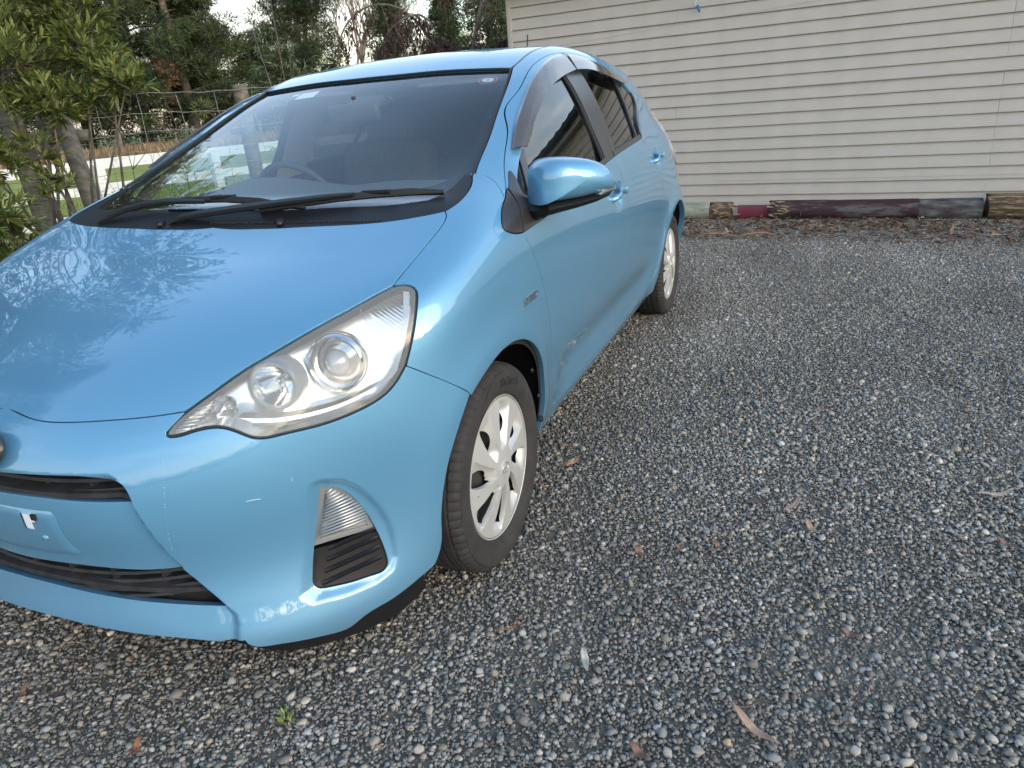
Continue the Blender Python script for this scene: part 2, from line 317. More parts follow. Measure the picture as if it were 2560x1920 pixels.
# ================================================================== TIMBER AT THE FOOT OF THE WALL
def bark_mat(name,c1,c2,c3,sc=4,x=6):
    m=mat(name,c1,rough=.8,bump=.5,bump_scale=70,dist=.004);t=m.node_tree;p=t.nodes['Principled BSDF'];l=t.links.new
    tc=t.nodes.new('ShaderNodeTexCoord');mp=t.nodes.new('ShaderNodeMapping');mp.inputs['Scale'].default_value=(x,1,x);l(tc.outputs['Object'],mp.inputs[0])
    n=t.nodes.new('ShaderNodeTexNoise');n.inputs['Scale'].default_value=sc;n.inputs['Detail'].default_value=7;n.inputs['Roughness'].default_value=.65;l(mp.outputs[0],n.inputs['Vector'])
    r=t.nodes.new('ShaderNodeValToRGB');r.color_ramp.elements[0].position=.35;r.color_ramp.elements[0].color=(*c1,1);r.color_ramp.elements[1].position=.62;r.color_ramp.elements[1].color=(*c3,1);e=r.color_ramp.elements.new(.5);e.color=(*c2,1)
    l(n.outputs['Fac'],r.inputs[0]);l(r.outputs[0],p.inputs['Base Color']);return m
def log(name,y0,y1,r,m,lab,x=-5.86,z=None,seed=0,ends=None,sq=0,splint=None):
    L_=y1-y0;z=z if z is not None else r-.012;n=22;V=[];Fq=[];ns=max(8,int(L_/.07))
    for i in range(ns+1):
        t_=i/ns;y=y0+L_*t_
        for k in range(n):
            a=2*math.pi*k/n;rr=r*(1+.05*noise.noise(Vector((math.cos(a)*2,math.sin(a)*2,y*3+seed)))+.02*noise.noise(Vector((math.cos(a)*7,math.sin(a)*7,y*14+seed))))
            if sq:rr*=1+sq*(max(abs(math.cos(a)),abs(math.sin(a)))**-1-1)
            yy=y
            if ends and i in(0,ns) :yy+=ends*noise.noise(Vector((math.cos(a)*3,math.sin(a)*3,seed+9)))
            if ends and i in(1,ns-1):yy+=.4*ends*noise.noise(Vector((math.cos(a)*3,math.sin(a)*3,seed+9)))
            V.append((x+.058*(y-.3)+rr*math.cos(a),yy,z+rr*math.sin(a)))
    for i in range(ns):
        for k in range(n):Fq.append((i*n+k,i*n+(k+1)%n,(i+1)*n+(k+1)%n,(i+1)*n+k))
    Fq+=[tuple(range(n)),tuple(ns*n+k for k in range(n))[::-1]]
    b=B();b.add(V,Fq);o=b.build(name,m,None,True,autosmooth=60);return tag(o,lab,'log')
GREYG=bark_mat('grey_green_wood',(.21,.225,.17),(.30,.31,.25),(.40,.39,.32));BRN=bark_mat('brown_rot',(.055,.035,.025),(.11,.065,.042),(.26,.18,.11),9,3)
MAR=bark_mat('maroon_paint_flaking',(.022,.010,.012),(.040,.016,.020),(.10,.10,.095),3.3,5);RED_=mat('red_painted_timber',(.15,.022,.038),rough=.55,noise_amt=.1,noise_scale=12)
GRN2=bark_mat('blue_grey_flaking_paint',(.030,.016,.020),(.075,.075,.072),(.17,.185,.175),4,4);SPL=bark_mat('splintered_wood',(.025,.016,.011),(.07,.045,.028),(.30,.22,.13),5,14);PALE=mat('pale_fresh_splinters',(.46,.34,.19),rough=.8,noise_amt=.25,noise_scale=40)
log('round_log',-.9,.60,.088,GREYG,'pale grey-green round post lying nearest the car at the foot of the shed wall',seed=1)
log('log_end',.595,.80,.087,BRN,'rotten brown broken end of the pale post at the foot of the wall',seed=2,ends=.07)
o=log('red_rail',.87,1.30,.062,RED_,'short bright red painted rail between the rotten log end and the long maroon rail',x=-5.88,z=.060,seed=3,sq=.9)
log('maroon_rail',1.18,2.43,.092,MAR,'long dark maroon rail with flaking paint along the foot of the shed wall',x=-5.86,seed=4,ends=.06)
log('grey_rail_end',2.425,2.905,.092,GRN2,'blue-grey weathered end section of the long rail beside the splintered timber',x=-5.86,seed=5)
log('splintered_timber',2.945,4.6,.108,SPL,'dark rotten splintered timber at the right edge of the frame',x=-5.86,z=.10,seed=6,ends=.05,sq=.5)
log('dark_rail_far',4.62,6.9,.09,MAR,'dark rail continuing past the splintered timber along the wall',x=-5.86,seed=8)
b=B()
for i in range(46):
    y=rnd.choice([rnd.uniform(.62,.84),rnd.uniform(1.12,1.30),rnd.uniform(2.95,3.5),rnd.uniform(2.95,3.5)]);z=rnd.uniform(.03,.17);x=-5.86+.058*(y-.3)+math.sqrt(max(.0004,.0095-(z-.085)**2))+.004;L_=rnd.uniform(.05,.17) if y>2 else rnd.uniform(.03,.07);a=rnd.gauss(0,.22)
    b.tube([(x-.004,y,z),(x+.006,y+L_*.5,z+L_*.5*a),(x+rnd.uniform(0,.02),y+L_,z+L_*a)],[.004,.005,.001],4)
o=b.build('wood_splinters',PALE);tag(o,'pale splinters standing out of the broken timbers at the wall','splinters',kind='stuff')

# ================================================================== THE CAR
# ---- car body as one smooth implicit surface (car frame: x forward, y left, z up; front axle at x=0)
class Spl:
    def __init__(s,k,sym=False):
        s.k=np.array(k,float);n=len(k);h=np.diff(s.k);A=np.zeros((n,n));B=np.zeros((n,n))
        A[0,0]=A[-1,-1]=1
        for i in range(1,n-1):
            A[i,i-1]=h[i-1];A[i,i]=2*(h[i-1]+h[i]);A[i,i+1]=h[i]
            B[i,i-1]=6/h[i-1];B[i,i]=-6/h[i-1]-6/h[i];B[i,i+1]=6/h[i]
        if sym: A[0,0]=2*h[0];A[0,1]=h[0];B[0,0]=-6/h[0];B[0,1]=6/h[0]
        s.M=np.linalg.solve(A,B);s.n=n
    def w(s,x):
        k=s.k;xc=np.clip(x,k[0],k[-1]);i=np.clip(np.searchsorted(k,xc)-1,0,s.n-2)
        h=k[i+1]-k[i];a=(k[i+1]-xc)/h;b=1-a
        W=((a**3-a)*h*h/6)[:,None]*s.M[i]+((b**3-b)*h*h/6)[:,None]*s.M[i+1]
        r=np.arange(len(x));W[r,i]+=a;W[r,i+1]+=b
        return W
def tens(ka,kb,T,sym=False):
    A=Spl(ka);B=Spl(kb,sym);T=np.array(T,float)
    return lambda a,b: np.einsum('ni,ij,nj->n',A.w(a),T,B.w(b),optimize=True)
HX=[-3.4,-3.15,-2.8,-2.4,-2.0,-1.5,-1.1,-.9,-.6,-.3,-.05,.1,.25,.4,.55,.7,.8,.95]
HY=[0,.2,.4,.55,.7,.85]
HT=[[1.06,1.06,1.05,1.03,1.0,.96],
[1.155,1.153,1.145,1.13,1.10,1.06],
[1.27,1.265,1.25,1.23,1.20,1.16],
[1.372,1.37,1.355,1.337,1.31,1.28],
[1.435,1.432,1.422,1.405,1.382,1.35],
[1.459,1.457,1.449,1.440,1.420,1.39],
[1.426,1.423,1.413,1.400,1.378,1.35],
[1.369,1.366,1.355,1.342,1.320,1.29],
[1.247,1.243,1.233,1.218,1.197,1.17],
[1.116,1.113,1.104,1.093,1.079,1.06],
[1.006,1.005,1.004,1.002,1.000,.985],
[.951,.951,.954,.952,.945,.925],
[.911,.911,.908,.900,.888,.86],
[.866,.865,.855,.840,.815,.77],
[.812,.809,.785,.755,.720,.66],
[.742,.735,.690,.650,.605,.55],
[.680,.672,.615,.570,.520,.46],
[.570,.560,.50,.44,.39,.33]]
H0=tens(HX,HY,HT,True)
WX=[-3.3,-2.95,-2.6,-2.2,-1.8,-1.3,-.8,-.4,0,.3,.6,.95]
WZ=[.1,.2,.3,.42,.55,.68,.80,.90,1.0,1.1,1.2,1.3,1.42,1.5]
_w={ # z: values along WX
.1:[.70,.74,.735,.73,.728,.727,.727,.735,.765,.765,.76,.75],
.2:[.745,.775,.775,.765,.757,.757,.757,.765,.785,.785,.78,.77],
.3:[.77,.80,.812,.797,.788,.786,.786,.795,.812,.812,.80,.78],
.42:[.785,.815,.83,.818,.808,.806,.806,.812,.828,.826,.81,.79],
.55:[.79,.825,.842,.832,.828,.828,.828,.832,.84,.832,.815,.79],
.68:[.75,.80,.842,.842,.842,.843,.843,.843,.845,.832,.81,.78],
.80:[.72,.772,.828,.842,.845,.8465,.8465,.846,.844,.825,.80,.77],
.90:[.69,.752,.808,.833,.838,.84,.84,.838,.832,.81,.78,.74],
1.0:[.62,.69,.77,.80,.817,.819,.816,.80,.79,.77,.74,.70],
1.1:[.55,.62,.705,.745,.77,.771,.765,.745,.73,.71,.68,.64],
1.2:[.48,.56,.65,.70,.724,.725,.718,.70,.68,.66,.63,.59],
1.3:[.43,.51,.595,.645,.668,.669,.662,.645,.625,.60,.57,.53],
1.42:[.47,.52,.56,.58,.588,.588,.582,.565,.545,.52,.49,.45],
1.5:[.41,.46,.50,.52,.528,.528,.522,.505,.485,.46,.43,.39]}
W0=tens(WZ,WX,[_w[z] for z in WZ])
FY=[0,.15,.3,.42,.52,.62,.72,.82,.95]
FZ=[.1,.17,.25,.35,.47,.58,.68,.78,.9,1.0]
FT=[[.82,.81,.785,.74,.675,.575,.44,.30,.12],
[.862,.852,.825,.778,.710,.608,.470,.32,.13],
[.862,.852,.820,.762,.686,.580,.447,.312,.13],
[.831,.821,.788,.728,.649,.543,.421,.296,.12],
[.838,.828,.789,.724,.644,.539,.417,.294,.12],
[.826,.816,.775,.708,.63,.53,.415,.29,.12],
[.795,.785,.745,.68,.602,.51,.40,.28,.11],
[.75,.74,.70,.64,.57,.485,.38,.27,.10],
[.68,.67,.64,.59,.53,.45,.35,.25,.09],
[.60,.59,.57,.53,.47,.40,.31,.22,.08]]
F0=tens(FZ,FY,FT,True)
RZ=[.1,.25,.4,.6,.8,1.0,1.2,1.4]
RT=[[3.08],[3.14],[3.155],[3.15],[3.11],[3.04],[2.98],[2.9]]
RS=Spl(RZ)
def ss(a,b,x):
    t=np.clip((x-a)/(b-a),0,1);return t*t*t*(t*(6*t-15)+10)
def smax(a,b,k):
    h=np.maximum(k-np.abs(a-b),0)/k
    return np.maximum(a,b)+h*h*h*k/6
def smin(a,b,k): return -smax(-a,-b,k)
_DZ=np.array([.10,.18,.207,.236,.258,.283,.330,.374,.42,.46,.502,.545,.576,.62,.66]);_DY=np.array([.499,.501,.501,.4993,.4916,.4705,.4345,.404,.3845,.3700,.3565,.3410,.330,.30,.27])
def ss(a,b,x):
    t=np.clip((x-a)/(b-a),0,1);return t*t*t*(t*(6*t-15)+10)
def _pd(q,poly):
    D=np.full(len(q),9.);b=np.roll(poly,-1,0);ins=np.zeros(len(q),bool)
    for p0,p1 in zip(poly,b):
        v=p1-p0;t=np.clip(((q-p0)@v)/(v@v+1e-14),0,1);D=np.minimum(D,np.linalg.norm(q-p0-t[:,None]*v,axis=1))
        if p0[1]!=p1[1]:ins^=((p0[1]>q[:,1])!=(p1[1]>q[:,1]))&(q[:,0]<(p1[0]-p0[0])*(q[:,1]-p0[1])/(p1[1]-p0[1])+p0[0])
    return np.where(ins,-D,D)
FOGP=np.array([(.622,.497),(.645,.487),(.662,.465),(.676,.434),(.688,.399),(.698,.358),(.705,.315),(.709,.27),(.705,.250),(.69,.243),(.65,.246),(.61,.254),(.597,.268),(.597,.30),(.602,.36),(.612,.44)])
def relief(y,z):
    yd=np.interp(z,_DZ,_DY)
    # centre section set back between the two diagonal wings
    v=-.020*ss(0,1,(yd-y)/(.021+.013*ss(.30,.22,z)))*ss(.615,.575,z)*ss(.10,.15,z)
    v=v+.012*ss(.0,.03,y-yd)*ss(.07,.03,y-yd)*ss(.60,.5,z)*0
    m=(y>.52)&(y<.80)&(z>.18)&(z<.60)
    if m.any():
        d=_pd(np.stack([y[m],z[m]],1),FOGP);r=np.zeros(len(y));r[m]=-(.018-.007*ss(.63,.70,y[m]))*ss(.021,-.003,d);v=v+r
    return v
RELIEF=[relief]
def arch(x,z,cx):
    r=np.hypot(x-cx,z-.29)
    return np.exp(-((r-.375)/.055)**2)*(z>.1)
def side(x,z):
    v=W0(z,x)
    v=v+.010*arch(x,z,0)+.012*arch(x,z,-2.55)
    # concave hollow low in the doors, rocker flares out below it
    m=ss(-.42,-.75,x)*ss(-2.15,-1.9,x)
    v=v-.018*m*np.exp(-((z-.36)/.075)**2)+.006*m*np.exp(-((z-.24)/.03)**2)
    for xc,zc in((-1.238,.862),(-2.062,.924)):
        v=v-.020*np.exp(-((x-xc)/.050)**4-((z-zc)/.040)**4)
    return v
def front(y,z):
    v=F0(z,np.abs(y))
    for f in RELIEF: v=v+f(np.abs(y),z)
    return v
def top(x,y):
    y=np.abs(y);v=H0(x,y)
    xc=.190-.10*np.clip(y-.15,0,1)**1.5*1.6
    q=(xc-x)/.012;m=(x>-.15)*ss(.74,.60,y)
    v=v+m*(.075*.012*np.log1p(np.exp(np.clip(q,-30,30)))-.004)*ss(-.15,-.02,x)*ss(.5,.2,x)
    # hood: slightly raised centre panel edges and the kick-up ahead of the cowl
    return v
E_=1e-4
def F(P):
    x,y,z=P[:,0],np.abs(P[:,1]),P[:,2]
    h=top(x,y);hx=(top(x+2e-3,y)-h)/2e-3
    a=(z-h)/np.sqrt(1+hx*hx)
    b=(y-side(x,z))
    fr=front(y,z);fy=(F0(z,y+2e-3)-F0(z,y))/2e-3
    c=(x-fr)/np.sqrt(1+fy*fy)
    rx=(RS.w(z)@np.array(RT))[:,0]-.22*np.maximum(y/.8,0)**4
    d=-x-rx
    k1=.15-.085*ss(-.15,-.6,x)-.03*ss(-.1,.5,x)
    s=smax(b,c,.13);s=smax(s,d,.12)
    return smax(a,s,k1)
def solve(O,D,lo,hi,it=38):
    """first root of F along O+tD for t from hi (outside) to lo (inside)"""
    n=len(O);lo=np.full(n,float(lo)) if np.isscalar(lo) else lo.copy();hi=np.full(n,float(hi)) if np.isscalar(hi) else hi.copy()
    for _ in range(it):
        m=(lo+hi)/2;v=F(O+m[:,None]*D);neg=v<0
        lo=np.where(neg,m,lo);hi=np.where(neg,hi,m)
    return O+((lo+hi)/2)[:,None]*D
def normal(P):
    e=1.5e-3;g=np.stack([F(P+e*np.eye(3)[i])-F(P-e*np.eye(3)[i]) for i in range(3)],1)
    g/=np.linalg.norm(g,axis=1)[:,None]+1e-12
    g[:,1]=np.where(P[:,1]<0,g[:,1],g[:,1]);return g

# body feature lines, car coordinates in metres
C3={"cowl":[[0.0608,0.0154,0.9694],[0.0596,0.1026,0.9696],[0.0582,0.1577,0.9701],[0.0572,0.2285,0.9708],[0.0549,0.274,0.9722],[0.048,0.4184,0.9755],[0.0306,0.55,0.98],[0.005,0.6388,0.9878],[-0.0269,0.6894,0.9936],[-0.034,0.6973,0.9947]],"hoodside":[[-0.034,0.6973,0.9947],[-0.0215,0.706,0.9886],[-0.0028,0.7128,0.9806],[0.0231,0.716,0.9707],[0.0891,0.7155,0.9464],[0.1816,0.7112,0.9125],[0.2616,0.7044,0.8794]],"hl_top":[[0.2653,0.7043,0.8776],[0.2834,0.6901,0.8717],[0.3423,0.6486,0.8501],[0.4115,0.5975,0.8244],[0.4765,0.5462,0.7957],[0.5404,0.4927,0.765],[0.6024,0.4473,0.7307],[0.6445,0.4147,0.7053],[0.6715,0.3966,0.6848],[0.6829,0.3911,0.6734]],"hl_bot":[[0.6829,0.3911,0.6734],[0.686,0.394,0.6666],[0.6808,0.4069,0.6629],[0.6594,0.4372,0.6675],[0.6395,0.4648,0.67],[0.6279,0.4836,0.667],[0.6204,0.4978,0.6608],[0.6112,0.5165,0.6486],[0.6009,0.5345,0.6365],[0.5874,0.5517,0.6313],[0.5636,0.5772,0.6312],[0.5322,0.6088,0.6317],[0.4988,0.6403,0.6331],[0.4629,0.672,0.6388],[0.4296,0.6997,0.6475],[0.3964,0.7256,0.6617],[0.368,0.7452,0.6845],[0.3425,0.7604,0.7166]],"hl_out":[[0.3425,0.7604,0.7166],[0.3253,0.7673,0.7521],[0.2949,0.7712,0.8099],[0.2645,0.7646,0.8506],[0.2498,0.754,0.8679],[0.2485,0.7377,0.8761],[0.2653,0.7043,0.8776]],"hoodfront":[[0.6445,0.4147,0.7053],[0.6672,0.3741,0.7032],[0.7064,0.288,0.7014],[0.735,0.2024,0.7002],[0.747,0.1354,0.6997],[0.7475,0.0868,0.7027],[0.7406,0.0294,0.71],[0.7357,-0.0216,0.7142]],"bumpfend":[[0.3425,0.7604,0.7166],[0.3059,0.7877,0.6861],[0.2337,0.8259,0.6285],[0.2007,0.8375,0.5995]],"bumpbot":[[0.3536,0.7716,0.1993],[0.3969,0.7536,0.189],[0.4157,0.7441,0.1837],[0.4745,0.7129,0.1706],[0.5357,0.6731,0.159],[0.558,0.654,0.1457],[0.6015,0.6217,0.1503],[0.6412,0.59,0.1609],[0.685,0.5485,0.1739],[0.7042,0.5273,0.1792],[0.7145,0.5147,0.1858],[0.7199,0.5064,0.1948]],"grille_t":[[0.8091,0.027,0.5936],[0.8016,0.1676,0.6073],[0.7682,0.2822,0.5981],[0.7576,0.2998,0.5916],[0.7611,0.322,0.5875],[0.7606,0.33,0.5763],[0.7627,0.3403,0.5456],[0.7875,0.2246,0.5471],[0.8066,0.1122,0.5514],[0.8128,0.0076,0.5461]],"grille_b":[[0.8052,-0.0938,0.3754],[0.8088,0.0342,0.3839],[0.8011,0.1365,0.3859],[0.7804,0.2507,0.3815],[0.7564,0.3231,0.3762],[0.733,0.407,0.377],[0.7232,0.4327,0.3332],[0.7115,0.4715,0.284],[0.7463,0.3842,0.2931],[0.7816,0.2929,0.309],[0.8035,0.1836,0.3203],[0.8143,0.0536,0.3286],[0.8106,-0.1112,0.3267]],"diag":[[0.7606,0.33,0.5763],[0.7629,0.3402,0.5446],[0.7604,0.3569,0.5019],[0.7452,0.3861,0.4213],[0.733,0.407,0.377],[0.7115,0.4715,0.284],[0.7065,0.4918,0.2579],[0.711,0.4991,0.2355],[0.7215,0.5005,0.2066]],"fog":[[0.5248,0.6179,0.4906],[0.502,0.6361,0.4794],[0.4833,0.6527,0.4574],[0.4695,0.6654,0.426],[0.4584,0.6766,0.3904],[0.4509,0.6867,0.35],[0.4475,0.6965,0.3084],[0.4487,0.7039,0.272],[0.4529,0.7054,0.2555],[0.4646,0.7,0.2464],[0.4857,0.6847,0.2454],[0.5252,0.6509,0.2473],[0.5644,0.6163,0.2542],[0.5785,0.6025,0.2602],[0.5823,0.595,0.2709],[0.5782,0.5928,0.2895],[0.5666,0.5932,0.3249],[0.5504,0.5986,0.3766],[0.5347,0.6098,0.4467],[0.5278,0.6159,0.4819]],"foglens":[[0.5162,0.6241,0.4765],[0.4963,0.641,0.4616],[0.4787,0.6566,0.43],[0.4667,0.6688,0.388],[0.4621,0.676,0.3553],[0.502,0.6392,0.3525],[0.5398,0.6059,0.3587],[0.5272,0.6141,0.413]],"fogdiv":[[0.4515,0.6866,0.3472],[0.4937,0.6476,0.3454],[0.5563,0.596,0.351]],"pocket":[[0.5691,0.5889,0.5405],[0.5392,0.6117,0.4908],[0.6004,0.5905,0.2613],[0.5939,0.5996,0.2522],[0.552,0.6363,0.2417],[0.4676,0.7037,0.2392],[0.4422,0.7163,0.2577],[0.4448,0.6892,0.381],[0.4769,0.6588,0.4655],[0.5189,0.636,0.5119]],"doorfront":[[-0.2132,0.8355,0.9064],[-0.2246,0.8408,0.884],[-0.2715,0.8467,0.8075],[-0.327,0.8451,0.7136],[-0.4076,0.8256,0.5028],[-0.5101,0.7861,0.2824],[-0.5355,0.7789,0.2558]],"fendbot":[[-0.3576,0.7856,0.2282],[-0.4963,0.7576,0.188],[-0.5886,0.7572,0.1933]],"pillarfend":[[-0.2504,0.6792,1.0625],[-0.2603,0.7112,1.0571],[-0.2548,0.7393,1.0428],[-0.2376,0.7675,1.019],[-0.2178,0.7859,0.9974]],"fendtri":[[-0.2178,0.7859,0.9974],[-0.1252,0.8112,0.952],[-0.1117,0.8205,0.9346],[-0.1289,0.8272,0.9231],[-0.2132,0.8355,0.9064]],"tridiv":[[-0.3235,0.7593,1.046],[-0.2863,0.7717,1.025],[-0.2124,0.8353,0.9071]],"cowlside":[[-0.034,0.6973,0.9947],[-0.072,0.7081,1.0048],[-0.1325,0.7108,1.0216],[-0.214,0.6952,1.0481],[-0.2419,0.6892,1.0578]],"wsglass":[[-0.2419,0.6892,1.0578],[-0.3316,0.6675,1.0926],[-0.4455,0.6478,1.1399],[-0.5857,0.619,1.2029],[-0.7235,0.5938,1.2663],[-0.9277,0.5471,1.3519]],"wstop":[[-0.9277,0.5471,1.3519],[-0.918,0.4269,1.3593],[-0.9077,0.2718,1.3656],[-0.8933,0.1121,1.3658],[-0.8789,-0.055,1.3613],[-0.8636,-0.192,1.3531],[-0.8362,-0.3261,1.3363],[-0.8149,-0.3894,1.3239]],"doorline":[[-0.2178,0.7859,0.9974],[-0.2628,0.7714,1.0205],[-0.3134,0.755,1.0474],[-0.3623,0.7296,1.0816],[-0.5106,0.6862,1.1598],[-0.7719,0.6297,1.2813],[-0.9488,0.6083,1.3483],[-1.1332,0.5965,1.3907],[-1.3143,0.5856,1.4131],[-1.5782,0.5848,1.4176],[-1.7689,0.6111,1.3863],[-2.1588,0.6512,1.2946],[-2.1337,0.6985,1.2133],[-1.9681,0.7573,1.1081],[-1.8744,0.7969,1.04]],"bshut":[[-1.2676,0.8191,0.9996],[-1.2975,0.8333,0.9469],[-1.3864,0.8444,0.8455],[-1.426,0.8463,0.7492],[-1.4065,0.8371,0.6178],[-1.4521,0.8154,0.483],[-1.6694,0.7778,0.3072]],"belt":[[-1.0422,0.8228,0.9897],[-1.1115,0.8208,0.9956],[-1.3109,0.8147,1.0111],[-1.8477,0.7972,1.0418]],"doorbot":[[-0.5355,0.7789,0.2558],[-1.1867,0.7715,0.2319],[-1.7023,0.7768,0.2657],[-2.1126,0.7984,0.3063]],"rdoorrear":[[-1.8744,0.7969,1.04],[-2.096,0.8158,0.9173],[-2.1711,0.8418,0.8105],[-2.2494,0.8424,0.657],[-2.2796,0.8461,0.546],[-2.2312,0.8365,0.4691],[-2.1748,0.8222,0.3727],[-2.1126,0.7984,0.3063]],"roofditch":[[-0.9277,0.5471,1.3519],[-0.9445,0.5548,1.3566],[-1.0648,0.5409,1.3928],[-1.1872,0.5279,1.4189]],"bar_l":[[-0.4536,0.7388,1.1042],[-0.4064,0.7757,1.0427],[-0.3708,0.8059,0.9868]],"bar_r":[[-0.4844,0.7442,1.1052],[-0.4064,0.8092,0.9818]],"bp_front":[[-1.212,0.6535,1.3235],[-1.2024,0.6951,1.2548],[-1.1985,0.7307,1.1864],[-1.1879,0.7678,1.1054],[-1.1188,0.816,1.0081]],"bp_split":[[-1.3414,0.6503,1.33],[-1.3436,0.7094,1.2313],[-1.3265,0.7621,1.1192],[-1.2447,0.8147,1.0111]],"bp_rear":[[-1.4085,0.6486,1.3334],[-1.3744,0.718,1.2155],[-1.387,0.7604,1.1243],[-1.3211,0.809,1.0243]],"rbar":[[-1.8742,0.6638,1.3026],[-1.8422,0.7215,1.2022],[-1.7798,0.7913,1.0589]],"qrear":[[-1.9118,0.6729,1.2846],[-2.01,0.6926,1.2408],[-1.9603,0.7363,1.1567],[-1.843,0.7871,1.0624],[-1.8532,0.7936,1.0487]],"beltlow":[[-0.2124,0.8353,0.9071],[-0.3025,0.8347,0.9119],[-0.3967,0.834,0.9164],[-0.6737,0.8299,0.9464],[-1.1138,0.8202,0.9972],[-1.2618,0.8159,1.0079],[-1.8477,0.7972,1.0418]],"belttop":[[-0.3052,0.7987,0.9936],[-0.4103,0.8114,0.9773],[-1.1188,0.816,1.0081],[-1.3211,0.809,1.0243],[-1.8532,0.7936,1.0487]],"sail":[[-0.3524,0.7555,1.0573],[-0.3456,0.767,1.0432],[-0.307,0.791,1.0054],[-0.3052,0.7987,0.9936]],"visor_out":[[-0.4366,0.7305,1.1071],[-0.4386,0.7274,1.1105],[-0.5396,0.7026,1.1652],[-0.7309,0.6638,1.255],[-0.9558,0.6323,1.3373],[-1.1543,0.6099,1.3819],[-1.3763,0.5962,1.4052],[-1.5693,0.6002,1.4021],[-1.7858,0.6261,1.3656],[-2.1544,0.6542,1.2898]],"visor_in":[[-0.5182,0.744,1.1124],[-0.6549,0.7195,1.1817],[-0.8338,0.6932,1.2482],[-1.0267,0.6696,1.2951],[-1.2447,0.6489,1.3311],[-1.4062,0.6413,1.3444],[-1.592,0.6442,1.3411],[-1.8835,0.6547,1.317],[-2.1118,0.6586,1.2879]],"crease":[[0.1857,-0.1788,0.9243],[0.185,0.0141,0.9246],[0.1722,0.246,0.9288],[0.1214,0.4979,0.9448],[0.0688,0.614,0.9624]],"handleF":[[-1.1398,0.8406,0.8971],[-1.3398,0.8458,0.8222],[-1.2333,0.8467,0.7907],[-1.1568,0.8458,0.8262]],"handleR":[[-2.0248,0.8165,0.9766],[-2.1537,0.8284,0.9268],[-2.1382,0.8377,0.8774],[-2.096,0.8158,0.9173]],"badge":[[-0.1357,0.8477,0.7312],[-0.2705,0.8463,0.7387],[-0.2749,0.8458,0.7162],[-0.1432,0.8489,0.7064]],"visorpx":[[-1.4007,0.6413,1.3444],[-1.4191,0.6263,1.3666],[-1.4137,0.6055,1.395]],"stick_r":[[-0.8387,0.4494,1.3287],[-0.8409,0.5268,1.3225],[-0.88,0.4689,1.3426],[-0.8045,0.4996,1.3109]],"stick_w":[[-0.8158,-0.3175,1.3289],[-0.8455,-0.2176,1.3453],[-0.7946,-0.208,1.3256],[-0.7886,-0.2358,1.3221]],"stick_b":[[-0.2223,-0.5747,1.062],[-0.2339,-0.5175,1.0696],[-0.2411,-0.5591,1.0698],[-0.186,-0.5038,1.0518]],"plate":[[0.8161,0.001,0.524],[0.8087,0.1257,0.5292],[0.8079,0.1368,0.5241],[0.8105,0.134,0.4798],[0.808,0.1262,0.439],[0.8009,0.1403,0.391],[0.8081,0.0529,0.386],[0.8051,-0.0941,0.3749]],"hole":[[0.817,0.0299,0.5114],[0.8151,0.0737,0.5117],[0.8157,0.0729,0.467],[0.8173,0.032,0.4658]],"wip":[[0.0176,-0.4932,0.9865],[-0.0232,-0.4525,1.0039],[-0.0707,-0.2045,1.0242],[-0.0397,-0.0581,1.0145],[0.0418,-0.1438,0.977],[-0.0225,-0.1059,1.0064],[-0.0317,0.3132,1.0095],[-0.1241,0.6632,1.0259],[-0.0863,0.4359,1.0237]],"hoodcrease":[[0.1857,-0.1788,0.9243],[0.185,0.0141,0.9246],[0.1722,0.246,0.9288],[0.1214,0.4979,0.9448],[0.0688,0.614,0.9624]],"archfront":[[0.2007,0.8375,0.5995],[0.2379,0.8264,0.5459],[0.2704,0.8132,0.4882],[0.2937,0.8011,0.4302],[0.3115,0.791,0.3614],[0.3207,0.7865,0.3081],[0.3234,0.7838,0.2627],[0.3331,0.7788,0.2275],[0.3536,0.7716,0.1993]],"archrear":[[0.2007,0.8375,0.5995],[0.1818,0.8414,0.6208],[0.1482,0.8466,0.6406],[0.1007,0.8512,0.6549],[0.0409,0.8539,0.6634],[-0.0233,0.8549,0.6592]],"scratch":[[0.6437,0.5176,0.5093],[0.6334,0.5287,0.5089],[0.6221,0.5408,0.507]],"scratch2":[[0.5719,0.5865,0.5388],[0.5729,0.5868,0.5277]],"drip":[[0.7067,0.394,0.6282],[0.7206,0.3965,0.5857],[0.733,0.395,0.5367],[0.7388,0.3936,0.5021],[0.7429,0.391,0.4559],[0.743,0.3904,0.4342]],"cenlip":[[0.7213,0.5015,0.2046],[0.7262,0.4927,0.2053],[0.7353,0.4559,0.2032],[0.7614,0.4079,0.2159],[0.8054,0.2937,0.2385],[0.8272,0.1841,0.2505],[0.8382,0.0537,0.2584],[0.8348,-0.1118,0.2551]],"vis_out":[[-0.4267,0.7316,1.1113],[-0.5381,0.6995,1.1736],[-0.6575,0.6774,1.229],[-0.7958,0.6547,1.289],[-0.9736,0.6339,1.3469],[-1.1318,0.6177,1.3802],[-1.3044,0.6061,1.4004]],"vis_in":[[-0.4684,0.7638,1.1143],[-0.5172,0.7577,1.1351],[-0.5786,0.7459,1.1687],[-0.6915,0.7288,1.2167],[-0.8321,0.7077,1.2651],[-0.9553,0.6939,1.2929],[-1.1145,0.6797,1.3189],[-1.2945,0.6675,1.3398]],"rvis_out":[[-1.3486,0.6068,1.4006],[-1.5133,0.6136,1.3935],[-1.7336,0.6326,1.3659],[-1.9734,0.6563,1.3175],[-2.125,0.6649,1.2855]],"rvis_in":[[-1.3119,0.6671,1.3407],[-1.4747,0.6671,1.3424],[-1.6319,0.6768,1.328],[-1.7968,0.6895,1.3041],[-1.9561,0.6966,1.2813]]}

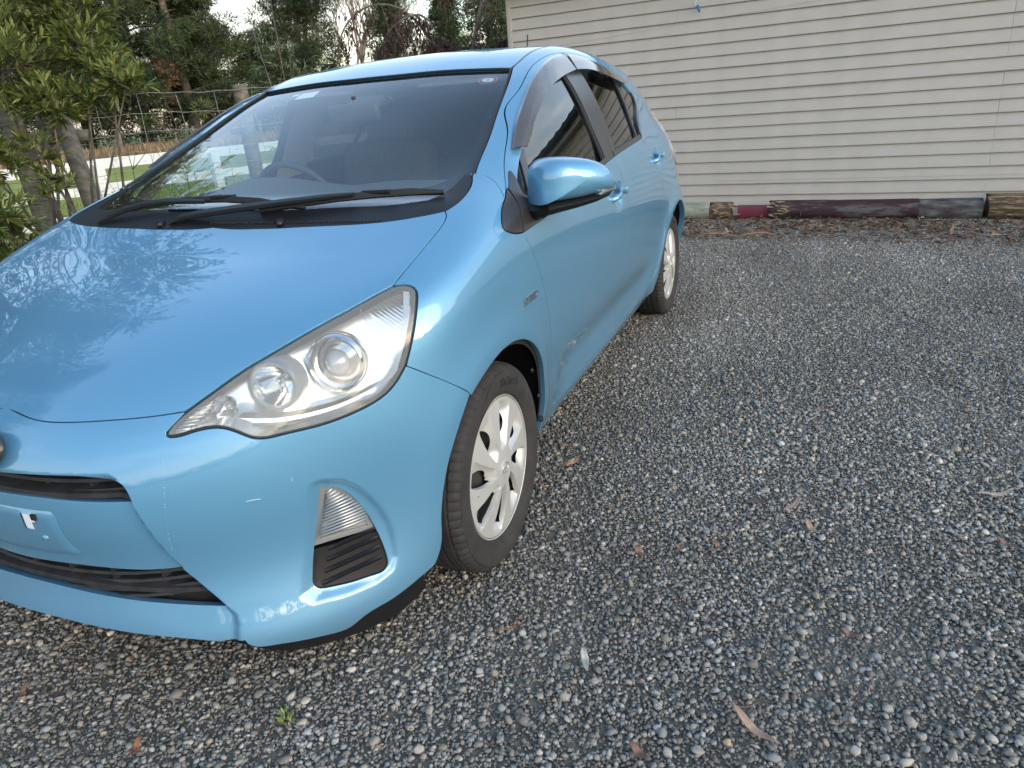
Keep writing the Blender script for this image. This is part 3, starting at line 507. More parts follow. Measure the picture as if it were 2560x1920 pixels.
# ------------------------------------------------------------------ panel builder
def curve(P,res=.012,close=False):
    """natural cubic through 3D points, resampled"""
    P=np.asarray(P,float)
    if len(P)<3:
        n=max(2,int(np.linalg.norm(P[-1]-P[0])/res)+1);t=np.linspace(0,1,n)[:,None];return P[0]*(1-t)+P[-1]*t
    s=np.concatenate([[0],np.cumsum(np.linalg.norm(np.diff(P,axis=0),axis=1))]);S=Spl(s)
    n=max(3,int(s[-1]/res)+1);t=np.linspace(0,s[-1],n);return S.w(t)@P
def join(*cs):
    out=[]
    for c in cs:
        c=[np.asarray(p) for p in c]
        if out and np.linalg.norm(out[-1]-c[0])<.012:c=c[1:]
        out+=c
    if np.linalg.norm(out[-1]-out[0])<.004:out=out[:-1]
    return np.array(out)
def basis(d):
    d=np.array(d,float);d/=np.linalg.norm(d);a=np.cross(d,[0,0,1.]) if abs(d[2])<.9 else np.cross(d,[0,1.,0]);a/=np.linalg.norm(a);b=np.cross(a,d);return a,b,d
def area2(p): return .5*np.sum(p[:,0]*np.roll(p[:,1],-1)-np.roll(p[:,0],-1)*p[:,1])
def inset2(p,g,keep=None):
    """offset closed ccw polygon inward by g"""
    if area2(p)<0:p=p[::-1]; keep=None if keep is None else keep[::-1]
    e=np.roll(p,-1,0)-p;e/=np.linalg.norm(e,axis=1)[:,None]+1e-12
    nrm=np.stack([-e[:,1],e[:,0]],1);m=nrm+np.roll(nrm,1,0);L=np.linalg.norm(m,axis=1);m/=L[:,None]+1e-9
    k=g/np.maximum(L/2,.45);q=p+m*k[:,None]
    if keep is not None:q[keep]=p[keep]
    return q
def densify(P,h):
    out=[]
    for p,q in zip(P,np.roll(P,-1,0)):
        k=max(1,int(np.ceil(np.linalg.norm(q-p)/h)));out+=[p+(q-p)*i/k for i in range(k)]
    return np.array(out)
def inpoly(q,poly):
    x,y=q[:,0],q[:,1];r=np.zeros(len(q),bool);a=poly;b=np.roll(poly,-1,0)
    for (x0,y0),(x1,y1) in zip(a,b):
        if y0==y1:continue
        c=((y0>y)!=(y1>y))&(x<(x1-x0)*(y-y0)/(y1-y0)+x0);r^=c
    return r
def segdist(q,poly,closed=True):
    a=poly;b=np.roll(poly,-1,0)
    if not closed:a=a[:-1];b=b[:-1]
    D=np.full(len(q),9.)
    for p0,p1 in zip(a,b):
        v=p1-p0;L=v@v+1e-14;t=np.clip(((q-p0)@v)/L,0,1);D=np.minimum(D,np.linalg.norm(q-p0-t[:,None]*v,axis=1))
    return D
def proj_solve(ab,bas,tmax=1.6,tmin=-1.0,step=.03,off=None,Fn=None,orig=np.zeros(3)):
    Fn=Fn or F
    a,b,d=bas;O=orig+ab[:,:1]*a+ab[:,1:2]*b;n=len(O);t=np.full(n,tmax);found=np.zeros(n,bool);hi=np.full(n,tmax);lo=np.full(n,tmax)
    for k in range(int((tmax-tmin)/step)):
        tt=tmax-k*step;idx=np.where(~found)[0]
        if len(idx)==0:break
        v=Fn(O[idx]+tt*d);h=v<0;lo[idx[h]]=tt;hi[idx[h]]=tt+step;found[idx[h]]=True
    for _ in range(16):
        m=(lo+hi)/2;neg=Fn(O+m[:,None]*d)<0;lo=np.where(neg,m,lo);hi=np.where(neg,hi,m)
    return O+((lo+hi)/2)[:,None]*d,found
def panel(name,outer,d,mats,parent,res=.012,gap=.0018,holes=(),sym=False,flange=.012,offset=0,both=True,trange=(1.6,-1.0),rim=True,labels=(None,None),lip=.001,keepmesh=False,orig=(0,0,0)):
    """sheet-metal panel cut from the body surface along closed 3D outlines. sym: joins its mirror image at y=0; both: a second mirrored object"""
    bas=basis(d);a,b,dd=bas;orig=np.array(orig,float)
    O=np.asarray(outer);P=np.stack([(O-orig)@a,(O-orig)@b],1)
    keep=(np.abs(O[:,1])<1e-3)|(O[:,1]<-1e-4) if sym else None
    if sym and area2(P)<0:P=P[::-1];keep=keep[::-1]
    P=inset2(P,gap,keep);H=[]
    P=densify(P,res*1.2)
    for h in holes:
        h=np.asarray(h);q=np.stack([(h-orig)@a,(h-orig)@b],1);
        if area2(q)<0:q=q[::-1]
        H.append(densify(inset2(q,-gap),res*1.2))
    mn,mx=P.min(0),P.max(0)
    gx=np.arange(mn[0],mx[0],res);gy=np.arange(mn[1],mx[1],res*.866);G=np.array([(x+(.5*res if j%2 else 0),y) for j,y in enumerate(gy) for x in gx])
    ok=inpoly(G,P);G=G[ok];D=segdist(G,P)
    for h in H:
        D=np.where(inpoly(G,h),0,D);D=np.minimum(D,segdist(G,h))
    G=G[D>.55*res]
    V=[];E=[]
    for q in [P]+H:
        n0=len(V);m=len(q);V+=q.tolist();E+=[(n0+i,n0+(i+1)%m) for i in range(m)]
    nb=len(V);V+=G.tolist()
    r=delaunay_2d_cdt([Vector(v) for v in V],E,[],0,1e-6)
    vv=np.array([(v.x,v.y) for v in r[0]]);tt=np.array([f[:] for f in r[2]])
    cen=vv[tt].mean(1);k=inpoly(cen,P)
    for h in H:k&=~inpoly(cen,h)
    tt=tt[k]
    # drop slivers
    e1=vv[tt[:,1]]-vv[tt[:,0]];e2=vv[tt[:,2]]-vv[tt[:,0]];ar=(e1[:,0]*e2[:,1]-e1[:,1]*e2[:,0]);tt=tt[np.abs(ar)>1e-10];ar=ar[np.abs(ar)>1e-10]
    tt[ar<0]=tt[ar<0][:,::-1]
    used,inv=np.unique(tt,return_inverse=True);vv=vv[used];tt=inv.reshape(tt.shape)
    X,found=proj_solve(vv,bas,*trange,orig=orig)
    bad=~found
    if bad.any():
        tt=tt[~bad[tt].any(1)];used,inv=np.unique(tt,return_inverse=True);X=X[used];tt=inv.reshape(tt.shape)
    Nn=normal(X)
    if sym: s=np.abs(X[:,1])<2e-3;X[s,1]=0;Nn[s,1]=0;Nn/=np.linalg.norm(Nn,axis=1)[:,None]
    if offset:X=X+Nn*offset
    # outward orientation
    fn=np.cross(X[tt[:,1]]-X[tt[:,0]],X[tt[:,2]]-X[tt[:,0]])
    if (np.sum(fn*Nn[tt[:,0]],1)).sum()<0:tt=tt[:,::-1]
    faces=tt.tolist();NX=X;NN=Nn
    if rim:
        ec={}
        for t in faces:
            for i in range(3):
                e=(t[i],t[(i+1)%3]);ec[e]=1
        bd=[e for e in ec if (e[1],e[0]) not in ec]
        if sym:bd=[e for e in bd if not(abs(X[e[0],1])<1e-6 and abs(X[e[1],1])<1e-6)]
        acc={}
        for i,j in bd:
            tv=X[j]-X[i];o=np.cross(tv,Nn[i]+Nn[j]);o/=np.linalg.norm(o)+1e-12
            for q in(i,j):acc[q]=acc.get(q,0)+o
        ids=list(acc);om=np.array([acc[q]/(np.linalg.norm(acc[q])+1e-9) for q in ids]);ix={q:i for i,q in enumerate(ids)};n0=len(X);m=len(ids)
        base=X[ids];bn=Nn[ids]
        r1=base+om*lip*.3-bn*lip*.3;r2=base+om*lip-bn*lip*1.4;r3=base+om*lip-bn*flange
        NX=np.concatenate([X,base,r1,r2,r3]);u=(bn+om);u/=np.linalg.norm(u,axis=1)[:,None]
        NN=np.concatenate([Nn,bn,u,om,om])
        for i,j in bd:
            p,q=ix[i],ix[j]
            for l in range(3):
                A=n0+l*m;Bq=n0+(l+1)*m;faces.append([A+q,A+p,Bq+p,Bq+q])
    outp=[]
    def mk(sgn,nm,lab):
        v=NX*[1,sgn,1];nn=NN*[1,sgn,1];f=faces if sgn>0 else [t[::-1] for t in faces];return v,nn,f
    if sym:
        v1,n1,f1=mk(1,0,0);v2,n2,f2=mk(-1,0,0);k=len(v1)
        o=mesh_obj(name,np.concatenate([v1,v2]),list(f1)+[[i+k for i in t] for t in f2],mats,parent,True,np.concatenate([n1,n2]));return [o]
    for sgn,lab in zip((1,-1) if both else (1,),labels):
        v,nn,f=mk(sgn,0,0);o=mesh_obj(name,v,f,mats,parent,True,nn)
        if lab:o['label']=lab
        outp.append(o)
    return outp

def SY(pts):
    """(x,z) side-view points -> on the body side"""
    p=np.array(pts,float);b=(np.array([1.,0,0]),np.array([0,0,1.]),np.array([0,1.,0]))
    return proj_solve(p,b,1.0,.2)[0]
def SZ(pts):
    p=np.array(pts,float);b=(np.array([1.,0,0]),np.array([0,1.,0]),np.array([0,0,1.]))
    return proj_solve(p,b,1.7,.2)[0]
def off2(pts,dist):
    """offset an open (x,z) polyline to its right by dist"""
    p=np.array(pts,float);t=np.gradient(p,axis=0);t/=np.linalg.norm(t,axis=1)[:,None];return p+np.stack([t[:,1],-t[:,0]],1)*dist
# --- materials
def paint_mat():
    m=mat('blue_metallic_paint',(.112,.302,.478),rough=.44,metal=.38,coat=1.0,coat_rough=.015)
    m.node_tree.nodes['Principled BSDF'].inputs['Coat IOR'].default_value=1.62
    t=m.node_tree;p=t.nodes['Principled BSDF'];l=t.links.new
    tc=t.nodes.new('ShaderNodeTexCoord');n=t.nodes.new('ShaderNodeTexNoise');n.inputs['Scale'].default_value=2600;n.inputs['Detail'].default_value=1
    l(tc.outputs['Object'],n.inputs['Vector'])
    r=t.nodes.new('ShaderNodeMapRange');r.inputs['From Min'].default_value=.3;r.inputs['From Max'].default_value=.7;r.inputs['To Min'].default_value=.86;r.inputs['To Max'].default_value=1.14;l(n.outputs['Fac'],r.inputs['Value'])
    # faint dust film: rougher clear coat and a touch paler in patches low on the body
    n2=t.nodes.new('ShaderNodeTexNoise');n2.inputs['Scale'].default_value=7;n2.inputs['Detail'].default_value=8;n2.inputs['Roughness'].default_value=.7;l(tc.outputs['Object'],n2.inputs['Vector'])
    r2=t.nodes.new('ShaderNodeMapRange');r2.inputs['From Min'].default_value=.5;r2.inputs['From Max'].default_value=.8;r2.inputs['To Min'].default_value=.012;r2.inputs['To Max'].default_value=.06;l(n2.outputs['Fac'],r2.inputs['Value']);l(r2.outputs[0],p.inputs['Coat Roughness'])
    x=t.nodes.new('ShaderNodeVectorMath');x.operation='SCALE';x.inputs[0].default_value=(.112,.302,.478);l(r.outputs[0],x.inputs['Scale'])
    n3=t.nodes.new('ShaderNodeTexVoronoi');n3.inputs['Scale'].default_value=55;l(tc.outputs['Object'],n3.inputs['Vector'])
    r3=t.nodes.new('ShaderNodeMapRange');r3.inputs['From Min'].default_value=.035;r3.inputs['From Max'].default_value=.05;r3.inputs['To Min'].default_value=1;r3.inputs['To Max'].default_value=0;l(n3.outputs['Distance'],r3.inputs['Value'])
    n4=t.nodes.new('ShaderNodeTexNoise');n4.inputs['Scale'].default_value=23;l(tc.outputs['Object'],n4.inputs['Vector'])
    r4=t.nodes.new('ShaderNodeMapRange');r4.inputs['From Min'].default_value=.58;r4.inputs['From Max'].default_value=.66;l(n4.outputs['Fac'],r4.inputs['Value'])
    mu=t.nodes.new('ShaderNodeMath');mu.operation='MULTIPLY';l(r3.outputs[0],mu.inputs[0]);l(r4.outputs[0],mu.inputs[1])
    mx=t.nodes.new('ShaderNodeMixRGB');mx.inputs[2].default_value=(.42,.52,.58,1);l(mu.outputs[0],mx.inputs[0]);l(x.outputs[0],mx.inputs[1]);    # road film low on the body
    sz=t.nodes.new('ShaderNodeSeparateXYZ');l(tc.outputs['Object'],sz.inputs[0]);rz=t.nodes.new('ShaderNodeMapRange');rz.inputs['From Min'].default_value=.46;rz.inputs['From Max'].default_value=.17;rz.inputs['To Min'].default_value=0;rz.inputs['To Max'].default_value=.24;l(sz.outputs['Z'],rz.inputs['Value'])
    mf=t.nodes.new('ShaderNodeMath');mf.operation='MULTIPLY';l(rz.outputs[0],mf.inputs[0]);l(n2.outputs['Fac'],mf.inputs[1])
    md=t.nodes.new('ShaderNodeMixRGB');md.inputs[2].default_value=(.26,.25,.22,1);l(mf.outputs[0],md.inputs[0]);l(mx.outputs[0],md.inputs[1]);l(md.outputs[0],p.inputs['Base Color'])
    return m
def glass_mat(name,tint,fac=1.0,rough=0.0,haze=0,hazecol=(.6,.65,.7)):
    """thin sheet of glass: fresnel mirror over tinted see-through"""
    m=bpy.data.materials.new(name);m.use_nodes=True;t=m.node_tree;t.nodes.clear();l=t.links.new
    o=t.nodes.new('ShaderNodeOutputMaterial');tr=t.nodes.new('ShaderNodeBsdfTransparent');gl=t.nodes.new('ShaderNodeBsdfGlossy');ge=t.nodes.new('ShaderNodeNewGeometry');dp=t.nodes.new('ShaderNodeVectorMath');dp.operation='DOT_PRODUCT';ab=t.nodes.new('ShaderNodeMath');ab.operation='ABSOLUTE';om=t.nodes.new('ShaderNodeMath');om.operation='SUBTRACT';om.inputs[0].default_value=1;pw=t.nodes.new('ShaderNodeMath');pw.operation='POWER';pw.inputs[1].default_value=5;fr=t.nodes.new('ShaderNodeMath');fr.operation='MULTIPLY_ADD';fr.inputs[1].default_value=.957;fr.inputs[2].default_value=.043;l(ge.outputs['Incoming'],dp.inputs[0]);l(ge.outputs['Normal'],dp.inputs[1]);l(dp.outputs['Value'],ab.inputs[0]);l(ab.outputs[0],om.inputs[1]);l(om.outputs[0],pw.inputs[0]);l(pw.outputs[0],fr.inputs[0]);mx=t.nodes.new('ShaderNodeMixShader')
    tr.inputs[0].default_value=(*tint,1);gl.inputs['Roughness'].default_value=rough
    mm=t.nodes.new('ShaderNodeMath');mm.operation='MULTIPLY';mm.inputs[1].default_value=1.62*fac;mm.use_clamp=True;l(fr.outputs[0],mm.inputs[0])
    l(mm.outputs[0],mx.inputs[0]);l(tr.outputs[0],mx.inputs[1]);l(gl.outputs[0],mx.inputs[2]);last=mx.outputs[0]
    if haze:
        df=t.nodes.new('ShaderNodeBsdfDiffuse');df.inputs[0].default_value=(*hazecol,1);m2=t.nodes.new('ShaderNodeMixShader');m2.inputs[0].default_value=haze
        tc=t.nodes.new('ShaderNodeTexCoord');v=t.nodes.new('ShaderNodeTexVoronoi');v.inputs['Scale'].default_value=38;l(tc.outputs['Object'],v.inputs['Vector'])
        r=t.nodes.new('ShaderNodeMapRange');r.inputs['From Min'].default_value=.03;r.inputs['From Max'].default_value=.055;r.inputs['To Min'].default_value=.75;r.inputs['To Max'].default_value=haze;l(v.outputs['Distance'],r.inputs['Value'])
        n=t.nodes.new('ShaderNodeTexNoise');n.inputs['Scale'].default_value=19;l(tc.outputs['Object'],n.inputs['Vector'])
        r2=t.nodes.new('ShaderNodeMath');r2.operation='GREATER_THAN';r2.inputs[1].default_value=.56;l(n.outputs['Fac'],r2.inputs[0])
        q=t.nodes.new('ShaderNodeMixRGB');q.inputs[1].default_value=(haze,haze,haze,1);l(r2.outputs[0],q.inputs[0]);l(r.outputs[0],q.inputs[2]);l(q.outputs[0],m2.inputs[0])
        l(last,m2.inputs[1]);l(df.outputs[0],m2.inputs[2]);last=m2.outputs[0]
    l(last,o.inputs[0]);MATS[name]=m;return m
PAINT=paint_mat()
BLK=mat('black_plastic',(.010,.010,.012),spec=.3,rough=.45,noise_amt=.1,noise_scale=40)
TRIM=mat('satin_black_trim',(.035,.034,.035),rough=.32,coat=.15,coat_rough=.2)
RUB=mat('black_rubber_seal',(.012,.012,.013),rough=.6)
DARK=mat('dark_cavity',(.010,.010,.011),rough=.9)
GRILLE=mat('dusty_grille_plastic',(.028,.027,.028),rough=.6,noise_amt=.35,noise_scale=30,spec=.3)
CHROME=mat('bright_reflector',(.82,.83,.84),rough=.13,metal=1)
CHROME2=mat('satin_chrome',(.62,.63,.64),rough=.28,metal=1)
SILVER=mat('silver_wheel_paint',(.52,.52,.50),rough=.45,metal=.35,coat=.3,coat_rough=.3,noise_amt=.06,noise_scale=14)
TYRE=mat('dusty_tyre_rubber',(.026,.0245,.0235),rough=.78,noise_amt=.3,noise_scale=28,bump=.25,bump_scale=160,dist=.002)
STEEL=mat('dark_steel_wheel',(.05,.05,.052),rough=.5,metal=.4)
CLOTH=mat('dark_seat_cloth',(.035,.036,.04),rough=.95,noise_amt=.2,noise_scale=60)
DASH=mat('grey_dash_plastic',(.085,.088,.092),rough=.7,noise_amt=.1,noise_scale=70)
DASHD=mat('charcoal_dash_plastic',(.03,.031,.034),rough=.6)
LINER=mat('grey_roof_lining',(.30,.30,.29),rough=.95)
PILL=mat('grey_pillar_trim',(.22,.22,.22),rough=.8)
WS=glass_mat('windscreen_glass',(.86,.93,.92),.95,0,.008)
SG=glass_mat('side_window_glass',(.80,.87,.84),1.0,0)
SGD=glass_mat('dark_tinted_glass',(.07,.075,.075),1.0,0)
LENS=glass_mat('headlight_lens',(.95,.96,.95),.9,.02,.16,(.80,.79,.75))
VIS=glass_mat('smoked_visor',(.36,.34,.33),1.0,.06,.10,(.55,.52,.50))
AMB=mat('clear_prism',(.75,.74,.72),rough=.12,metal=.75)
CERAM=mat('black_glass_border',(.006,.007,.009),rough=1,spec=0)
WHITEP=mat('white_card',(.78,.78,.80),rough=.6)
REDP=mat('red_print',(.62,.06,.05),rough=.5)
BLUEP=mat('pale_blue_print',(.42,.60,.66),rough=.5)
car=empty('parked_car',(0,0,0),label='pale blue five-door hatchback parked on the gravel beside the clad shed',cat='car')
K={k:np.array(v) for k,v in C3.items()}
# --- shared outlines -------------------------------------------------
def first0(P): # centre-line start
    P=P.copy();P[np.argmin(np.abs(P[:,1])),1]=0;return P
# hood
cw=K['cowl'];hood_cowl=curve(np.vstack([[.0505,0,.967],cw[1:]]))
hs=curve(K['hoodside']);hlt=curve(K['hl_top'][:-2]);hf=K['hoodfront'];hf=hf[hf[:,1]>.02]
hf=np.vstack([hf,[.7385,0,.715]]);hoodfront=curve(hf)
hood_out=join(hood_cowl,hs,hlt,hoodfront)
panel('hood',hood_out,(.28,0,1),[PAINT],car,res=.014,sym=True,flange=.014)
# headlight outline
hl_out=join(curve(K['hl_top'],.01),curve(K['hl_bot'][:4],.008),curve(K['hl_bot'][3:],.01),curve(K['hl_out'],.01))
# bumper
def arc(cx,r,a0,a1,n=40):
    return SY([(cx+r*math.cos(a),.29+r*math.sin(a)) for a in np.linspace(math.radians(a0),math.radians(a1),n)])
bumpfend=curve(K['bumpfend'])
a_bf=math.degrees(math.atan2(K['bumpfend'][-1][2]-.29,K['bumpfend'][-1][0]))
bb=K['bumpbot'][::1];
a_b0=math.degrees(math.atan2(bb[0][2]-.29,bb[0][0]))
arch_f=curve(K['archfront'],.012)
cl_=K['cenlip'];cl_=cl_[cl_[:,1]>.02];_ce=proj_solve(np.array([[0.,cl_[-1][2]+.001]]),(np.array([0,1.,0]),np.array([0,0,1.]),np.array([1.,0,0])),1.2,.3)[0];_ce[:,1]=0
lip=np.array([bb[-1],cl_[0]])
cen_lip=curve(np.vstack([cl_,_ce]))
hl_botc=join(curve(K['hl_bot'][:4],.008),curve(K['hl_bot'][3:],.01))
gt=K['grille_t'];gb=K['grille_b']
grille_top=join(curve(np.vstack([[.812,-.03,.597],gt[1:4]])),curve(gt[3:7],.006),curve(np.vstack([gt[6:9],[.812,-.03,.549]])))
def SX(yz):
    yz=np.array(yz,float);return proj_solve(yz,(np.array([0,1.,0]),np.array([0,0,1.]),np.array([1.,0,0])),1.3,.2)[0]
ydf=lambda z:float(np.interp(z,_DZ,_DY))
zt_,zb_=gb[5][2]+.002,gb[8][2]-.016
dg=[(ydf(z)-.003,z) for z in np.linspace(zt_,zb_,9)]
gt_=gb[1:5];gt_=np.vstack([[gt_[0][0],-.06,gt_[0][2]],gt_,SX(dg[:1])]);gb_=gb[9:12][:3];gb_=np.vstack([SX(dg[-1:]),gb[8:9],gb_,[gb_[-1][0],-.06,gb_[-1][2]]])
grille_low=join(curve(gt_),SX(dg),curve(gb_))
fog=K['fog'];fogc=curve(np.vstack([fog,fog[:1]]),.008)[:-1]
_zc=np.linspace(float(_ce[0][2])+.006,.708,40);cline=proj_solve(np.stack([_zc*0,_zc],1),(np.array([0,1.,0]),np.array([0,0,1.]),np.array([1.,0,0])),1.2,.3)[0];cline[:,1]=0
bump_out=join(hoodfront[::-1],hl_botc,bumpfend,arch_f,curve(bb),lip,cen_lip,cline)
panel('front_bumper',bump_out,(.75,.62,.22),[PAINT],car,res=.0064,sym=True,holes=[grille_top,grille_low,fogc],flange=.022,gap=.0016,lip=.0016)
# fender
doorfront=K['doorfront'];tri=K['fendtri'];pf=K['pillarfend']
cowlside=K['cowlside'];glassside=K['wsglass']
fend_top=curve(np.vstack([K['hoodside'][:1],cowlside[1:4],[-.250,.679,1.062]]))
arch_r=arc(0,.36,a_bf,180+9.5,60)
fend_out=join(hs[::-1],fend_top,curve(pf),curve(tri),curve(doorfront),curve(np.array([doorfront[-1],[-.545,.765,.215],[-.54,.757,.19]])),curve(np.array([[-.54,.757,.19],[-.45,.757,.19],[-.37,.772,.205],arch_r[-1]])),arch_r[::-1],bumpfend[::-1],curve(K['hl_out']))
panel('front_fender',fend_out,(.25,.72,.5),[PAINT],car,res=.011,gap=.0016,flange=.016)
# body side
doorline_xz=[(-.218,.997),(-.263,1.02),(-.308,1.048),(-.368,1.084),(-.511,1.16),(-.64,1.225),(-.772,1.281),(-.949,1.348),(-1.133,1.388),(-1.314,1.405),(-1.578,1.402),(-1.80,1.378),(-2.0,1.33),(-2.12,1.275),(-2.155,1.225),(-2.11,1.175),(-1.968,1.108),(-1.874,1.04)]
def c2(p,res=.014): 
    p=np.array(p,float);q=curve(np.stack([p[:,0],p[:,1],p[:,1]*0],1),res);return q[:,:2]
dl2=c2(doorline_xz);dl3=SY(dl2)
i_q=int(np.argmin(np.hypot(dl2[:,0]+2.155,dl2[:,1]-1.225)))
rdr2=[(-1.874,1.04),(-2.0,.93),(-2.12,.82),(-2.19,.70),(-2.22,.62),(-2.215,.54),(-2.19,.47),(-2.14,.37),(-2.10,.30)]
rdr3=SY(c2(rdr2))
db2=[(-.535,.256),(-.8,.243),(-1.39,.238),(-1.8,.262),(-2.10,.30)]
db3=SY(c2(db2))
rk3=SY(c2([(-.54,.19),(-1.0,.195),(-1.6,.195),(-2.0,.20),(-2.2,.22)]))
ra3=arc(-2.55,.36,-11,191,70)
rear_low=SY(c2([(-2.905,.225),(-2.98,.22),(-3.03,.25)]))
ditch=SZ([(-.928,.547),(-.98,.548),(-1.1,.544),(-1.4,.540),(-1.8,.535),(-2.2,.52),(-2.5,.50),(-2.72,.475)])
rearx=[(-2.86,.50,1.20),(-2.93,.53,1.08),(-3.0,.56,.95),(-3.06,.58,.8),(-3.08,.6,.6),(-3.06,.64,.4),(-3.03,.70,.25)]
side_out=join(curve(pf),dl3,rdr3,db3[::-1],rk3,ra3,rear_low,curve(np.array(rearx)[::-1]),curve(ditch[::-1]),curve(glassside[::-1]),[[-.250,.679,1.062]])
sd=np.array([-.30,.75,.5])
panel('body_side',side_out,(-.30,.75,.5),[PAINT],car,res=.018,gap=.0016,flange=.03,trange=(3.2,-1.0))
# roof, from the screen edge to the tailgate
wst=K['wstop'];wst=wst[wst[:,1]>.02];_rf=SZ([(-.8925,0.)])[0];roof_front=curve(np.vstack([wst,_rf])[::-1])
roof_out=join(roof_front,curve(ditch),SZ([(-2.72,.475),(-2.80,.3),(-2.83,.15),(-2.84,0)]))
roof_out[:,1]=np.where(roof_out[:,1]<2e-3,0,roof_out[:,1])
panel('roof',roof_out,(-.12,0,1),[PAINT],car,res=.022,sym=True,gap=.003,flange=.02)
dt=curve(np.vstack([ditch]),.03);Bt=B();Bt.tube([p-[0,.0,.006] for p in dt],.0075,6);Bt.build('roof_ditch_molding',TRIM,car,True);Bt=B();Bt.tube([p*[1,-1,1]-[0,0,.006] for p in dt],.0075,6);Bt.build('roof_ditch_molding',TRIM,car,True)
# tailgate and rear
tg=join(SZ([(-2.84,0),(-2.83,.15),(-2.80,.3),(-2.72,.475)]),curve(np.array(rearx)),[[-3.12,.3,.24],[-3.13,0,.24]])
tg[0,1]=0
panel('tailgate',tg,(-1,0,.35),[PAINT],car,res=.04,sym=True,trange=(3.6,1.5))
# doors ---------------------------------------------------------------
bs2=c2([(-1.275,1.008),(-1.30,.95),(-1.37,.85),(-1.41,.75),(-1.415,.62),(-1.40,.48),(-1.39,.35),(-1.39,.238)])
bs3=SY(bs2)
bl2=[(-.212,.907),(-.303,.912),(-.397,.917),(-.674,.946),(-.95,.978),(-1.275,1.008),(-1.6,1.028),(-1.874,1.040)]
bl=c2(bl2);blF=bl[bl[:,0]>=-1.275];blR=bl[bl[:,0]<=-1.275]
blF3=SY(blF);blR3=SY(blR);dbc=c2(db2);dbF=SY(dbc[dbc[:,0]>-1.39]);dbR=SY(dbc[dbc[:,0]<=-1.39])
fd=join(blF3,bs3,dbF[::-1],curve(doorfront)[::-1])
doors=panel('front_door',fd,(0,1,.12),[PAINT],car,res=.014,gap=.0018,flange=.014)
rd=join(blR3,rdr3,dbR[::-1],bs3[::-1])
rdoors=panel('rear_door',rd,(-.1,1,.12),[PAINT],car,res=.016,gap=.0018,flange=.014)
# painted window frames of the doors
fi=off2(dl2,-.034) if True else None
def strip(a,b): return np.vstack([a,b[::-1]])
sel=(np.arange(len(dl2))>3)&(dl2[:,0]>-1.345)&(np.arange(len(dl2))<i_q)
fr_in=off2(dl2,.030)[sel];fr_out=dl2[sel]
# make sure the inner line is inside (towards lower z / rear)
if fr_in[len(fr_in)//2,1]>fr_out[len(fr_out)//2,1]: 
    sgn=-1
else: sgn=1
def inn(d):return off2(dl2,sgn*d)
panel('window_frame',SY(strip(fr_out,inn(.032)[sel])),(0,1,.3),[PAINT],car,res=.014,gap=.0012,flange=.01)
sel2=(dl2[:,0]<-1.352)&(np.arange(len(dl2))<i_q-2)
panel('window_frame',SY(strip(dl2[sel2],inn(.026)[sel2])),(-.2,1,.3),[PAINT],car,res=.014,gap=.0012,flange=.01)
sel3=(np.arange(len(dl2))>=i_q-3)&(np.arange(len(dl2))<len(dl2)-1)
panel('quarter_molding',SY(strip(dl2[sel3],inn(.020)[sel3])),(-.2,1,.3),[TRIM],car,res=.014,gap=.0008,flange=.01)
# black pillar trims
bpf=c2([(-1.20,1.345),(-1.205,1.255),(-1.198,1.186),(-1.188,1.105),(-1.155,1.0)]);bps=c2([(-1.348,1.375),(-1.344,1.231),(-1.326,1.119),(-1.272,1.013)]);bpr=c2([(-1.42,1.372),(-1.405,1.216),(-1.39,1.124),(-1.335,1.022)])
panel('pillar_trim',SY(np.vstack([bpf,bps[::-1]])),(0,1,.2),[TRIM],car,res=.02,gap=.001,offset=-.002,flange=.01)
panel('pillar_trim',SY(np.vstack([bps,bpr[::-1]])),(0,1,.2),[TRIM],car,res=.02,gap=.001,offset=-.002,flange=.01)
# glass run channel beside the pillar, divider bars
def bar(name,l2,w,offset,m): 
    l2=c2(l2);panel(name,SY(np.vstack([l2,off2(l2,w)[::-1]])),(0,1,.2),[m],car,res=.015,gap=0,offset=offset,flange=.008)
bar('glass_channel',[(-1.20,1.335),(-1.205,1.255),(-1.198,1.186),(-1.188,1.105),(-1.150,1.0)],-.016,-.006,RUB)
bar('divider_bar',[(-.47,1.125),(-.452,1.10),(-.406,1.043),(-.345,.965)],.030,-.004,TRIM)
bar('divider_bar',[(-1.90,1.335),(-1.875,1.25),(-1.835,1.16),(-1.785,1.045)],.022,-.004,TRIM)
# belt mouldings
def inner_belt(b): return b+np.array([0,.018])
panel('belt_molding',SY(np.vstack([blF[4:],inner_belt(blF[4:])[::-1]])),(0,1,.2),[TRIM],car,res=.02,gap=.0005,offset=.002,flange=.012)
panel('belt_molding',SY(np.vstack([blR[:-2],inner_belt(blR[:-2])[::-1]])),(0,1,.2),[TRIM],car,res=.02,gap=.0005,offset=.002,flange=.012)
